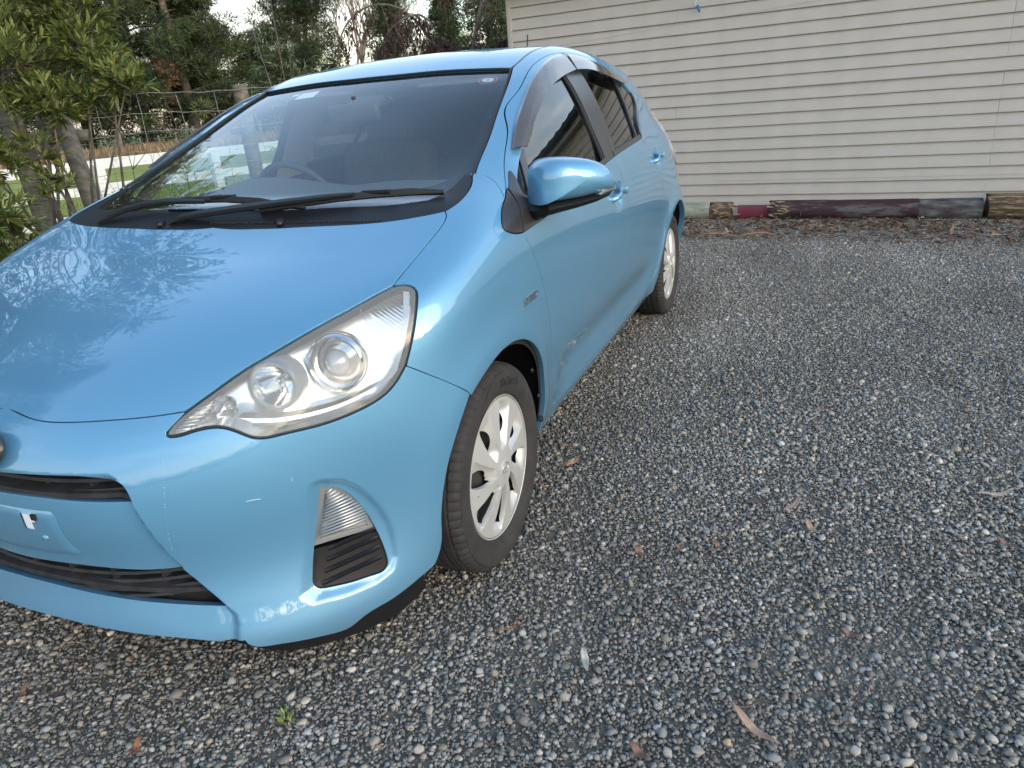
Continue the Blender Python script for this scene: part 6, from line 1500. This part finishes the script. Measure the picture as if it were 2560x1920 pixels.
def leaves(P,D,L_,W,rg,cols,curl=.12):
    """folded lance leaves: base P, direction D"""
    n=len(P);up=np.array([0,0,1.]);S=np.cross(D,up+rg.normal(0,.35,(n,3)));S/=np.linalg.norm(S,axis=1)[:,None]+1e-9;Nn=np.cross(S,D)
    L_=L_[:,None];W=W[:,None];c=curl*L_
    V=np.stack([P,P+D*L_*.33+S*W*.5+Nn*c*.1,P+D*L_*.36-Nn*W*.10,P+D*L_*.33-S*W*.5+Nn*c*.1,P+D*L_*.72+S*W*.36-Nn*c*.2,P+D*L_*.74-Nn*(W*.08+c*.3),P+D*L_*.72-S*W*.36-Nn*c*.2,P+D*L_-Nn*c*1.0],1)
    T0=np.array([(0,1,2),(0,2,3),(1,4,5),(1,5,2),(2,5,6),(2,6,3),(4,7,5),(5,7,6)]);T=(T0[None]+np.arange(n)[:,None,None]*8).reshape(-1,3);return V.reshape(-1,3),T,np.repeat(cols,8,0)
def palette(rg,n,base,var=.3):
    b=np.array(base)[rg.integers(0,len(base),n)];return (b*(1+var*rg.normal(size=(n,1))).clip(.35,1.9)).clip(0,1)
# --- the broad shrub at the left edge
rg=np.random.default_rng(21)
shrub=empty('broadleaf_shrub',(-1.75,-2.9,-.05),label='tall green shrub with long narrow leaves crowding the left edge of the frame',cat='shrub')
SO=np.array([-1.75,-2.9,-.05])
blobs=[((-1.90,-3.20,2.05),.62,190),((-1.95,-2.80,1.95),.34,80),((-1.85,-2.62,1.72),.27,56),((-1.74,-2.24,1.50),.17,30),((-1.80,-2.42,1.55),.2,30),((-1.45,-2.85,1.62),.40,110),((-1.48,-2.58,1.42),.20,40),((-1.66,-2.50,1.42),.15,18),((-1.15,-2.75,1.15),.24,46),((-1.45,-2.75,1.16),.20,12),((-1.42,-2.66,.98),.15,10),((-.96,-2.60,.86),.24,46),((-1.05,-2.66,.66),.22,36),((-1.2,-3.2,.6),.35,10),((-1.3,-3.5,1.6),.5,70),((-1.9,-3.6,2.6),.6,110),((-2.1,-3.9,3.3),.7,120),((-1.3,-4.1,3.2),.7,110),((-.6,-4.0,2.8),.65,90),((-1.4,-4.3,4.1),.75,90),((-.3,-4.4,3.7),.7,80)]
LP=[];LD=[];LL=[];LW=[];LC=[];tw=B();rb=B()
base_pts=[Vector((-1.75,-3.05,0)),Vector((-1.55,-3.2,0)),Vector((-1.95,-3.15,0))]
for c,r,k in blobs:
    c=np.array(c);root=base_pts[rnd.randrange(3)];mid=Vector(c)*.5+root*.5+Vector((rnd.uniform(-.1,.1),rnd.uniform(-.1,.1),.05))
    rb.tube([root-Vector(SO),mid-Vector(SO),Vector(c)-Vector(SO)],[.013,.009,.004],6)
    for _ in range(k):
        d=rand_dirs(1,rg)[0];d[2]=d[2]*.75+.12;p1=c+d*r*(.45+.55*rg.random());p0=c+(p1-c)*.15+rg.normal(0,.03,3);dd=p1-p0+np.array([0,0,.06]);dl_=np.linalg.norm(dd)+1e-6;dd/=dl_
        tw.tube([Vector(p0-SO),Vector((p0+p1)/2+rg.normal(0,.01,3)-SO),Vector(p1-SO)],[.0028,.0022,.0014],4,False)
        m_=int(rg.integers(20,32));tpos=1-rg.random(m_)**1.6*.75
        for t_ in tpos:
            q=p0+(p1-p0)*t_;a=rand_dirs(1,rg)[0];a=a-dd*(a@dd);a/=np.linalg.norm(a)+1e-9;sp=.35+.75*rg.random()*(1.15-t_*.5);ld=dd*(1.0)+a*sp;ld/=np.linalg.norm(ld)
            LP.append(q-SO);LD.append(ld);L1=.046+.040*rg.random();LL.append(L1);LW.append(L1*(.16+.07*rg.random()))
n=len(LP);cols=palette(rg,n,[(.105,.145,.036),(.145,.185,.048),(.075,.11,.032),(.20,.23,.07),(.26,.27,.09)],.22)
V,T,C_=leaves(np.array(LP),np.array(LD),np.array(LL),np.array(LW),rg,cols)
o=big_mesh('foliage',V,T,LEAF,C_,shrub,True);o['kind']='stuff'
tw.build('twigs',TWIG,shrub,True)['kind']='stuff';rb.build('stems',TWIG,shrub,True)
# --- pines
def frond_cloud(cs,rs,ns,L_,W,rg,base,up=.3,spread=1.0):
    PP=[];DD=[];CC=[]
    for c,r,k in zip(cs,rs,ns):
        d=rand_dirs(k,rg);rad=r*(.35+.65*rg.random((k,1))**.5);p=np.array(c)+d*rad*[1,1,.72];PP.append(p);dd=d*spread+rg.normal(0,.45,(k,3))+[0,0,up];dd/=np.linalg.norm(dd,axis=1)[:,None];DD.append(dd)
        b=np.array(base)[rg.integers(0,len(base))]*(1+.22*rg.normal());CC.append((np.repeat([b],k,0)*(1+.25*rg.normal(size=(k,1)))).clip(.004,.6))
    P=np.concatenate(PP);D=np.concatenate(DD);C_=np.concatenate(CC);n=len(P);S=np.cross(D,rand_dirs(n,rg));S/=np.linalg.norm(S,axis=1)[:,None]+1e-9
    l_=(L_*(.6+.8*rg.random(n)))[:,None];V=np.stack([P-S*W*.5,P+S*W*.5,P+D*l_],1).reshape(-1,3);T=np.arange(n*3).reshape(-1,3);return V,T,np.repeat(C_,3,0)
def pine(x,y,h,seed,lab,lean=0,dens=1.0,low=.10,rad=3.4,base=None,grp='dark pines standing beyond the paddock'):
    rg=np.random.default_rng(seed);rr=random.Random(seed);z0=gz(x,y)-.05
    e=empty('pine_tree',(x,y,z0),label=lab,cat='tree',group=grp)
    b=B();pts=[Vector((lean*t_*h+.18*math.sin(t_*5+seed),.15*math.cos(t_*4+seed),t_*h)) for t_ in np.linspace(0,1,12)];b.tube(pts,[.27*(1-.88*t_)+.02 for t_ in np.linspace(0,1,12)],9)
    cs=[];rs=[];ns=[];limbs=B()
    nb=int(h*6.5)
    for i in range(nb):
        t_=low+(1-low)*(i+.5)/nb;a=rr.uniform(0,2*math.pi);R_=rad*(1-t_)**.7*rr.uniform(.55,1.1)+.35
        p0=Vector((lean*t_*h,0,t_*h));p1=p0+Vector((math.cos(a)*R_,math.sin(a)*R_,R_*rr.uniform(-.05,.32)))
        limbs.tube([p0,p0.lerp(p1,.5)+Vector((0,0,.08*R_)),p1],[.06*(1-t_)+.022,.035*(1-t_)+.014,.01],5,False)
        for q in range(rr.randint(2,4)):
            f=rr.uniform(.45,1.05);c=p0.lerp(p1,f)+Vector((rr.gauss(0,.35),rr.gauss(0,.35),rr.gauss(0,.22)));cs.append(c[:]);rs.append(rr.uniform(.38,.78));ns.append(int(250*dens*rr.uniform(.6,1.2)))
    V,T,C_=frond_cloud(cs,rs,ns,.27,.042,rg,base or [(.024,.044,.019),(.036,.060,.024),(.052,.076,.028),(.028,.038,.019),(.066,.082,.033)])
    o=big_mesh('crown',V,T,NEED,C_,e);o['kind']='stuff';b.build('trunk',PBARK,e,True);limbs.build('limbs',PBARK,e,True)['kind']='stuff'
    return e
pines=[(-22.1,-36.0,13,1,'dark pine furthest left behind the shrub'),(-24.4,-33.9,14,2,'dark pine seen through the top of the shrub'),(-27.2,-34.8,14.5,3,'tall dark pine just right of the shrub'),(-28.2,-31.9,14,4,'broad dark pine with a forked trunk left of the bare trees'),(-29.4,-29.7,15,5,'dense dark pine above the timber fence post'),(-31.2,-30.4,12,6,'dark pine nearest the left bare tree'),(-34.0,-28.6,5.0,7,'lower dark pine behind the top of the windscreen'),(-35.6,-26.6,11.5,8,'slender pine in front of the bare trees'),(-42.7,-24.6,8.4,9,'small far pine behind the arching brown tree'),(-37.3,-15.4,11,10,'dark pine just left of the shed corner'),(-44.3,-21.4,7.4,11,'distant low pine beside the sunset gap'),(-19.5,-38.5,13,12,'dark pine at the far left end of the row')]
for x,y,h,s,lab in pines: pine(x,y,h,s,lab,lean=rnd.uniform(-.03,.05),dens=1.0 if s<9 else .8,rad=3.5 if h>12.5 else (2.4 if h>9.5 else 1.7))
# understorey of low dark growth under the pines
rg=np.random.default_rng(4);cs=[];rs=[];ns=[]
for i in range(170):
    t_=rg.random();x=-17-26*t_+rg.normal(0,.8);y=-39.5+17*t_+rg.normal(0,.8)
    cs.append((x,y,gz(x,y)+rg.uniform(.2,1.8)));rs.append(rg.uniform(.5,1.0));ns.append(150)
V,T,C_=frond_cloud(cs,rs,ns,.26,.05,rg,[(.020,.030,.014),(.032,.042,.018),(.05,.055,.025)]);o=big_mesh('undergrowth',V,T,NEED,C_);tag(o,'dark low undergrowth filling the foot of the pine row','undergrowth',kind='stuff')
# a dead russet branch among the pines
V,T,C_=frond_cloud([(-27.6,-29.0,4.3),(-27.9,-28.7,3.9),(-27.0,-28.2,4.1),(-27.1,-28.1,3.4),(-27.8,-29.0,2.6)],[.45,.4,.4,.35,.25],[110,90,70,50,40],.22,.03,rg,[(.20,.075,.045),(.14,.06,.04)],up=-.2)
br=empty('dead_branch',(0,0,0),label='dead russet-brown branch hanging among the dark pines above the wire fence',cat='branch');big_mesh('dead_needles',V,T,NEED,C_,br)['kind']='stuff'
b=B();b.tube([(-29.2,-29.6,5.4),(-28.2,-29.1,4.6),(-27.2,-28.2,3.4)],[.05,.03,.012],6);b.build('bough',PBARK,br,True)
# --- bare winter trees
def bare(x,y,h,seed,lab,c=(.34,.265,.23),twigw=.012,spread=.42,grp='leafless trees beyond the pines',depth=7,parent=None,name='bare_tree',cat='tree'):
    rr=random.Random(seed);b=B();b2=B()
    def br(p,d,L_,r,k):
        q=p+d*L_+Vector((rr.gauss(0,.03),rr.gauss(0,.03),0))*L_
        (b if k<2 else b2).tube([p,p.lerp(q,.5)+Vector((rr.gauss(0,.03),rr.gauss(0,.03),rr.gauss(0,.02)))*L_,q],[r,r*.85,r*.7],6 if k<2 else 3,False)
        if k>=depth:return
        for i in range(3 if k<3 else rr.choice([2,3])):
            a=Vector((rr.gauss(0,1),rr.gauss(0,1),rr.gauss(0,.6))).normalized();nd=(d+a*spread*(1+.12*k)+Vector((0,0,.12))).normalized();br(p.lerp(q,rr.uniform(.6,1)),nd,L_*rr.uniform(.66,.84),max(twigw*.7,r*.6),k+1)
    br(Vector((0,0,0)),Vector((rr.gauss(0,.04),rr.gauss(0,.04),1)).normalized(),h*.30,h*.014,0)
    e=empty(name,(x,y,gz(x,y)-.1),label=lab,cat=cat,group=grp);m=MATS.get('pale_bare_bark') or mat('pale_bare_bark',c,rough=.9,noise_amt=.2,noise_scale=3)
    b.build('trunk',m,e,True);b2.build('twigs',m,e)['kind']='stuff';return e
bare(-46.5,-36.9,14.5,1,'pale leafless tree in the sky gap left of the slender pine');bare(-47.4,-34.6,13,2,'leafless tree showing pinkish twigs right of the slender pine');bare(-48.7,-31.4,13.5,3,'leafless tree above the arching brown branches');bare(-50.5,-33.2,12.5,4,'second leafless tree above the arching brown branches');bare(-49.4,-28.4,11,5,'lower leafless tree left of the open sky')
# --- willow-leaved sapling beyond the fence
sp=empty('sapling',(-6.40,-4.80,-.1),label='slender sapling with narrow drooping leaves rising behind the windscreen top',cat='tree')
rg=np.random.default_rng(8);rr=random.Random(8);b=B();LP=[];LD=[]
for s_ in range(5):
    a=rr.uniform(0,6.28);tip=Vector((math.cos(a)*.30*(s_>0),math.sin(a)*.30*(s_>0),2.85-.28*s_));pts=[Vector((0,0,0)),Vector((tip.x*.3,tip.y*.3,1.2)),tip];b.tube(pts,[.018,.012,.004],5)
    for k in range(46):
        t_=rr.uniform(.25,1);p=(pts[1].lerp(tip,t_*2-1) if t_>.5 else pts[0].lerp(pts[1],t_*2));a2=rr.uniform(0,6.28);R_=rr.uniform(.08,.30)*(1.2-t_*.6);q=p+Vector((math.cos(a2)*R_,math.sin(a2)*R_,rr.uniform(0,.14)));b.tube([p,q],[.003,.0015],3,False)
        for m_ in range(9):
            f=rr.uniform(.3,1.05);LP.append(np.array(p.lerp(q,f)));d=np.array([math.cos(a2)+rr.gauss(0,.7),math.sin(a2)+rr.gauss(0,.7),rr.uniform(-.9,.5)]);LD.append(d/np.linalg.norm(d))
n=len(LP);V,T,C_=leaves(np.array(LP),np.array(LD),.07+.05*rg.random(n),.012+.006*rg.random(n),rg,palette(rg,n,[(.13,.17,.08),(.18,.21,.11),(.09,.13,.055)],.2));big_mesh('foliage',V,T,LEAF,C_,sp,True)['kind']='stuff';b.build('stems',TWIG,sp,True)
# --- arching tree hung with dead brown leaves
bt=empty('brown_leaved_tree',(-7.75,-3.05,-.1),label='arching tree hung with shrivelled dark brown leaves between the pines and the shed',cat='tree')
BRL=leaf_mat('shrivelled_leaf',(.06,.035,.03),tr=.1,rough=.8);rg=np.random.default_rng(15);rr=random.Random(15);b=B();LP=[];LD=[]
O_=Vector((-7.75,-3.05,-.1))
def archb(pts,r,hang,nh,down=.45):
    P=curve(np.array([list(p) for p in pts]),.08);P=[Vector(p)-O_ for p in P];b.tube(P,[r*(1-.75*i/len(P)) for i in range(len(P))],6)
    for k in range(nh):
        i=rr.randrange(2,len(P));p=P[i];L_=rr.uniform(.12,hang);q=p+Vector((rr.gauss(0,.10),rr.gauss(0,.10),-L_*down*2+rr.gauss(0,.06)));mid=p.lerp(q,.5)+Vector((rr.gauss(0,.03),rr.gauss(0,.03),.02));b.tube([p,mid,q],[.003,.0025,.0018],3,False)
        for m_ in range(rr.randint(6,12)):
            f=rr.random();LP.append(np.array(p.lerp(q,f)+Vector((rr.gauss(0,.025),rr.gauss(0,.025),rr.gauss(0,.02)))));d=np.array([rr.gauss(0,.5),rr.gauss(0,.5),-1]);LD.append(d/np.linalg.norm(d))
A0=(-7.75,-3.05,-.1)
archb([A0,(-7.8,-3.05,1.3),(-7.6,-3.3,2.1),(-7.4,-3.55,2.45),(-7.15,-3.9,2.50),(-6.95,-4.2,2.22),(-6.9,-4.3,1.9)],.035,.75,120)
archb([(-7.6,-3.3,2.1),(-7.5,-3.3,2.35),(-7.3,-3.6,2.28),(-7.15,-3.8,2.0),(-7.1,-3.9,1.8)],.018,.6,80)
archb([A0,(-7.9,-2.95,1.4),(-8.0,-2.75,2.3),(-8.1,-2.55,3.2),(-8.0,-2.75,3.9)],.04,.9,110)
archb([(-7.9,-2.95,1.4),(-7.9,-3.0,1.9),(-7.7,-3.25,2.0),(-7.6,-3.4,1.8)],.02,.35,120,.1)
archb([(-7.85,-2.9,1.6),(-8.0,-2.65,1.9),(-8.1,-2.4,2.0),(-8.1,-2.2,1.85)],.02,.35,90,.1)
archb([(-8.0,-2.75,2.6),(-7.9,-2.9,3.1),(-7.8,-3.0,3.0),(-7.75,-3.1,2.6)],.012,.7,50)
n=len(LP);V,T,C_=leaves(np.array(LP),np.array(LD),.035+.035*rg.random(n),.016+.014*rg.random(n),rg,palette(rg,n,[(.055,.030,.026),(.085,.045,.035),(.035,.022,.022),(.12,.07,.05)],.25),.5);big_mesh('dead_leaves',V,T,BRL,C_,bt)['kind']='stuff';b.build('branches',MATS['grey_twig_bark'],bt,True)
# tall dry stalks by the fence
for k,(x,y,h,lab) in enumerate([(-3.05,-3.3,1.35,'leafless forked stalk standing in front of the white rails'),(-2.75,-3.6,1.3,'thin dry stalk beside the leaning brace post')]):
    rr=random.Random(40+k);b=B();e=Vector((0,0,0))
    st=[Vector((.02*math.sin(t_*6+k),.05*t_*(k-.5)+.015*math.cos(t_*7),t_*h)) for t_ in np.linspace(0,1,9)];b.tube(st,[.0065*(1-.7*i/8) for i in range(9)],5)
    for q in range(9):
        p=st[rr.randint(3,8)];a=rr.uniform(0,6.28);b.tube([p,p+Vector((math.cos(a)*.13,math.sin(a)*.13,.12)),p+Vector((math.cos(a)*.2,math.sin(a)*.2,.30))],[.003,.002,.001],4)
    o=b.build('dry_stalk',TWIG,None,True);o.location=(x,y,-.02);tag(o,lab,'stalk')
# far stock fence and dry grass under the pines
ff=empty('far_stock_fence',(-25,-31,0),label='old low timber and wire stock fence along the foot of the pines',cat='fence')
b0=Vector((-25,-31,0))
for i in range(34):
    t_=i/33;x=-15-24*t_;y=-33.5+13.5*t_;z=gz(x,y);b=B();hh=1.0 if i%4==0 else .72;r_=.075 if i%4==0 else .04;b.tube([Vector((x,y,z-.1))-b0,Vector((x+rnd.gauss(0,.04),y,z+hh))-b0],r_,6);b.build('fence_post',WOODG,ff,True)
for z in(.3,.6,.85):
    b=B();b.tube([Vector((-15-24*t_,-33.5+13.5*t_,gz(-15-24*t_,-33.5+13.5*t_)+z))-b0 for t_ in np.linspace(0,1,12)],.006,4);b.build('line_wire',WIRE,ff)
# grass blades: green near field fringe, dry band, weeds by the car
def blades(name,n,fx,L_,W,base,rg,lab,up=1.0,mat_=None,sp=.5):
    xy=fx(n);P=np.stack([xy[:,0],xy[:,1],np.array([gz(a,b_) for a,b_ in xy])-.015],1);D=np.stack([rg.normal(0,sp,n),rg.normal(0,sp,n),np.full(n,up)],1);D/=np.linalg.norm(D,axis=1)[:,None];S=np.cross(D,rand_dirs(n,rg));S/=np.linalg.norm(S,axis=1)[:,None]
    l_=(L_*(.5+rg.random(n)))[:,None];V=np.stack([P-S*W,P+S*W,P+D*l_*.6+S*W*.5+rg.normal(0,.01,(n,3)),P+D*l_+rg.normal(0,.03,(n,3))*L_*3],1).reshape(-1,3);T0=np.array([(0,1,2),(0,2,3)]);T=(T0[None]+np.arange(n)[:,None,None]*4).reshape(-1,3)
    o=big_mesh(name,V,T,mat_ or LEAF,np.repeat(palette(rg,n,base,.25),4,0));tag(o,lab,name.replace('_',' '),kind='stuff');return o
rg=np.random.default_rng(77)
def band(n):
    t_=rg.random(n);w_=rg.normal(0,1.3,n);return np.stack([-15-26*t_+w_*.5,-32.2+14.2*t_+w_*.9],1)
blades('dry_grass',26000,band,.36,.016,[(.30,.20,.11),(.24,.15,.08),(.36,.27,.16)],rg,'band of tall dry brown grass in front of the pines',sp=.25)
def field(n): return np.stack([rg.uniform(-16,-3,n),rg.uniform(-16,-4.6,n)],1)
blades('meadow_grass',42000,field,.045,.004,[(.16,.22,.035),(.22,.28,.06),(.32,.32,.11)],rg,'short green paddock grass')
def fringe(n): return np.stack([rg.uniform(-4.5,.6,n),-3.0-rg.random(n)**1.5*2.2],1)
blades('weeds',9000,fringe,.16,.006,[(.06,.085,.03),(.09,.10,.045),(.16,.11,.065),(.045,.06,.025)],rg,'rough weeds and dead stalks along the fence line')
# leaf litter strip between gravel and logs
def litter_strip(n,rg):
    y=rg.uniform(-2.2,7,n);x0=-4.72+.125*(y-1)+.05*np.sin(y*2.3);x=x0-rg.random(n)**.8*(1.08+.0*y);return np.stack([x,y],1)
n=5200;xy=litter_strip(n,rg);D=np.stack([rg.normal(size=n),rg.normal(size=n),rg.normal(0,.18,n)],1);D/=np.linalg.norm(D,axis=1)[:,None];P=np.stack([xy[:,0],xy[:,1],.008+.02*rg.random(n)],1)
V,T,C_=leaves(P,D,.04+.06*rg.random(n),.010+.014*rg.random(n),rg,palette(rg,n,[(.16,.085,.05),(.10,.055,.035),(.24,.15,.09),(.06,.04,.03),(.30,.22,.15)],.25),.2)
o=big_mesh('leaf_litter',V,T,BRL,C_);tag(o,'brown leaf and bark litter strewn along the foot of the timbers','leaf litter',kind='stuff')
for k,(x,y,a,L_,lab) in enumerate([(-4.78,.78,1.5,.38,'curved strip of orange-brown bark lying at the gravel edge beside the rear wheel'),(-4.80,1.12,1.9,.30,'second strip of tan bark lying right of the orange-brown one')]):
    b=B();pts=[(x+L_*(t_-.5)*math.cos(a)+.02*math.sin(t_*5),y+L_*(t_-.5)*math.sin(a),.022+.03*math.sin(t_*3.1)) for t_ in np.linspace(0,1,8)];b.tube(pts,[.006,.016,.02,.022,.02,.018,.012,.004],6,sq=(1,.35));o=b.build('bark_strip',mat('tan_bark',(.30,.15,.08),rough=.8,noise_amt=.3,noise_scale=30),None,True);tag(o,lab,'bark')
# single leaves, twigs and chips on the gravel
def curl_leaf(x,y,ang,L_,W,c,lab,bend=.25,name='dry_leaf',cat='leaf',z=.021,curl=.3):
    V=[];Fq=[];n=12
    for i in range(n+1):
        t_=i/n;s=(t_-.5)*L_;w_=W*math.sin(math.pi*min(1,t_*1.02+.02))**.7*.5;off=bend*L_*(t_-.5)**2;zz=z+curl*L_*abs(t_-.5)**2*.9+.004*math.sin(t_*9)
        for k,(u,h) in enumerate(((-1,.35),(-.5,.08),(0,0),(.5,.08),(1,.35))):
            V.append((s,off+u*w_,zz+h*w_*.8))
    for i in range(n):
        for k in range(4):Fq.append((i*5+k,i*5+k+1,(i+1)*5+k+1,(i+1)*5+k))
    o=mesh_obj(name,V,Fq,MATS.get('dry_leaf_%d'%int(c[0]*100)) or mat('dry_leaf_%d'%int(c[0]*100),c,rough=.65,noise_amt=.3,noise_scale=40),None,True)
    so=o.modifiers.new('thickness','SOLIDIFY');so.thickness=.0008
    o.location=(x,y,0);o.rotation_euler=(rnd.uniform(-.1,.1),rnd.uniform(-.1,.1),ang);return tag(o,lab,cat,group='dry leaves scattered on the gravel')
TAN=(.36,.235,.165);BR=(.20,.105,.07);DK=(.10,.06,.045)
for a in [(.446,1.531,1.0,.125,.020,TAN,'large curled tan leaf nearest the bottom right corner'),(-.446,1.481,2.0,.105,.016,DK,'dark narrow leaf under a stone in the middle of the gravel'),(-.452,1.580,2.72,.110,.018,TAN,'curved tan leaf just right of the dark narrow leaf'),(-.334,1.628,.42,.085,.018,TAN,'short upright tan leaf in the middle of the gravel'),(-.672,2.150,2.1,.135,.017,(.42,.33,.24),'long pale leaf at the right edge of the frame'),(-.394,2.120,.9,.065,.014,BR,'small brown leaf near the right edge below the long pale leaf'),(-.080,1.176,.5,.050,.020,BR,'small brown leaf near the front wheel track'),(-.132,1.286,1.5,.045,.012,BR,'thin brown leaf lying level in the wheel track'),(-.168,1.387,.6,.040,.016,BR,'tiny curled brown leaf above the wheel track dip'),(-.355,.795,1.5,.070,.012,BR,'brown leaf lying against the front tyre'),(-.966,1.919,1.7,.075,.014,(.33,.27,.22),'pale grey leaf in the middle distance'),(.575,1.328,1.0,.060,.016,BR,'orange-brown leaf cut by the bottom of the frame'),(.878,-.091,.4,.075,.014,BR,'reddish leaf lying below the grille'),(.905,.316,.6,.065,.014,(.30,.12,.06),'reddish-brown bark flake below the bumper'),(.10,1.72,1.3,.05,.014,BR,'small russet leaf right of centre on the loose stones')]: curl_leaf(*a)
o=curl_leaf(.365,1.153,.42,.085,.018,(.50,.46,.40),'pale bleached wood chip on the gravel below the wheel',.02,'wood_chip','wood chip',.02,.02);o['group']='wood chips'
for k,(x,y,a,lab,c) in enumerate([(.324,.948,2.3,'pair of curved rust-coloured pine needles below the front tyre',(.24,.09,.04)),(-.661,.76,1.6,'rust-coloured pine needles behind the front wheel',(.24,.09,.04)),(-.543,.839,2.6,'small forked twig right of the front wheel',(.28,.14,.08)),(.40,1.50,1.7,'thin brown twig beside the large curled leaf',(.24,.14,.09))]):
    b=B()
    for q in range(2 if k!=3 else 1):
        L_=.085-.01*q;b.tube([(L_*(t_-.5),.25*L_*(t_-.5)**2*4+.008*q*t_,.022+.003*q) for t_ in np.linspace(0,1,7)],[.0009,.0011,.0012,.0012,.001,.0009,.0005] if k!=2 else [.001,.003,.004,.003,.002,.002,.001],5)
    o=b.build('pine_needles' if k<2 else 'twig',mat('needle_%d'%k,c,rough=.6),None,True);o.location=(x,y,0);o.rotation_euler=(0,0,a);tag(o,lab,'twig')
# small green seedling in front of the bumper
rg=np.random.default_rng(3);LP=[];LD=[]
for i in range(34):
    a=rg.random()*6.28;h=rg.random()*.035;LP.append(np.array([.006*math.cos(a),.006*math.sin(a),h]));d=np.array([math.cos(a),math.sin(a),.5+rg.random()]);LD.append(d/np.linalg.norm(d))
sd_=empty('seedling',(.739,.585,.008),label='tiny pale green seedling growing in the gravel before the bumper',cat='weed')
V,T,C_=leaves(np.array(LP),np.array(LD),.013+.008*rg.random(34),.003+.002*rg.random(34),rg,palette(rg,34,[(.30,.36,.10),(.20,.28,.07)],.15));big_mesh('leaves',V,T,LEAF,C_,sd_)['kind']='stuff'
b=B();b.tube([(0,0,-.005),(.001,0,.02),(0,.002,.04)],.0012,5);b.build('stem',LEAF,sd_)
# distant tree line and hills all round (seen in the paint and glass)
rg=np.random.default_rng(50);cs=[];rs=[];ns=[]
HILL=mat('distant_hill',(.05,.065,.06),rough=1,noise_amt=.3,noise_scale=.05)
b=B();V=[];n=120
for i in range(n+1):
    a=math.radians(-70+250*i/n);R_=240;h=9+9*abs(noise.noise(Vector((i*.09,0,3))))+2*noise.noise(Vector((i*.6,2,1)));V+=[(R_*math.cos(a),R_*math.sin(a),-3),(R_*math.cos(a)*1.02,R_*math.sin(a)*1.02,h)]
b.add(V,[(2*i,2*i+2,2*i+3,2*i+1) for i in range(n)]);o=b.build('hills',HILL,None,True);o['kind']='structure'
for i in range(230):
    a=math.radians(-60+225*rg.random());R_=rg.uniform(55,85);x=R_*math.cos(a);y=R_*math.sin(a);hh=rg.uniform(.3,1)**1.5*4.5;cs.append((x,y,gz(x,y)+hh*.5));rs.append(hh*.75+.8);ns.append(110)
V,T,C_=frond_cloud(cs,rs,ns,1.2,.45,rg,[(.03,.042,.02),(.04,.05,.025),(.06,.06,.03)]);o=big_mesh('distant_tree_line',V,T,NEED,C_);tag(o,'far low tree line on the open side of the yard','tree line',kind='stuff')

# two tall evergreens on the open left side, outside the frame (they show in the bonnet)
for x,y,h,sd,lab in((.2,-8.2,8.5,61,'tall evergreen left of the frame, seen mirrored in the bonnet'),(3.4,-9.0,8.0,62,'second tall evergreen left of the frame, seen mirrored in the bonnet'),(-3.2,-11.5,9.0,63,'third tall evergreen left of the frame beyond the shrub')):
    pine(x,y,h,sd,lab,dens=.45,low=.16,rad=2.2,base=[(.05,.07,.025),(.07,.09,.03),(.035,.05,.02)],grp='evergreens outside the left edge')
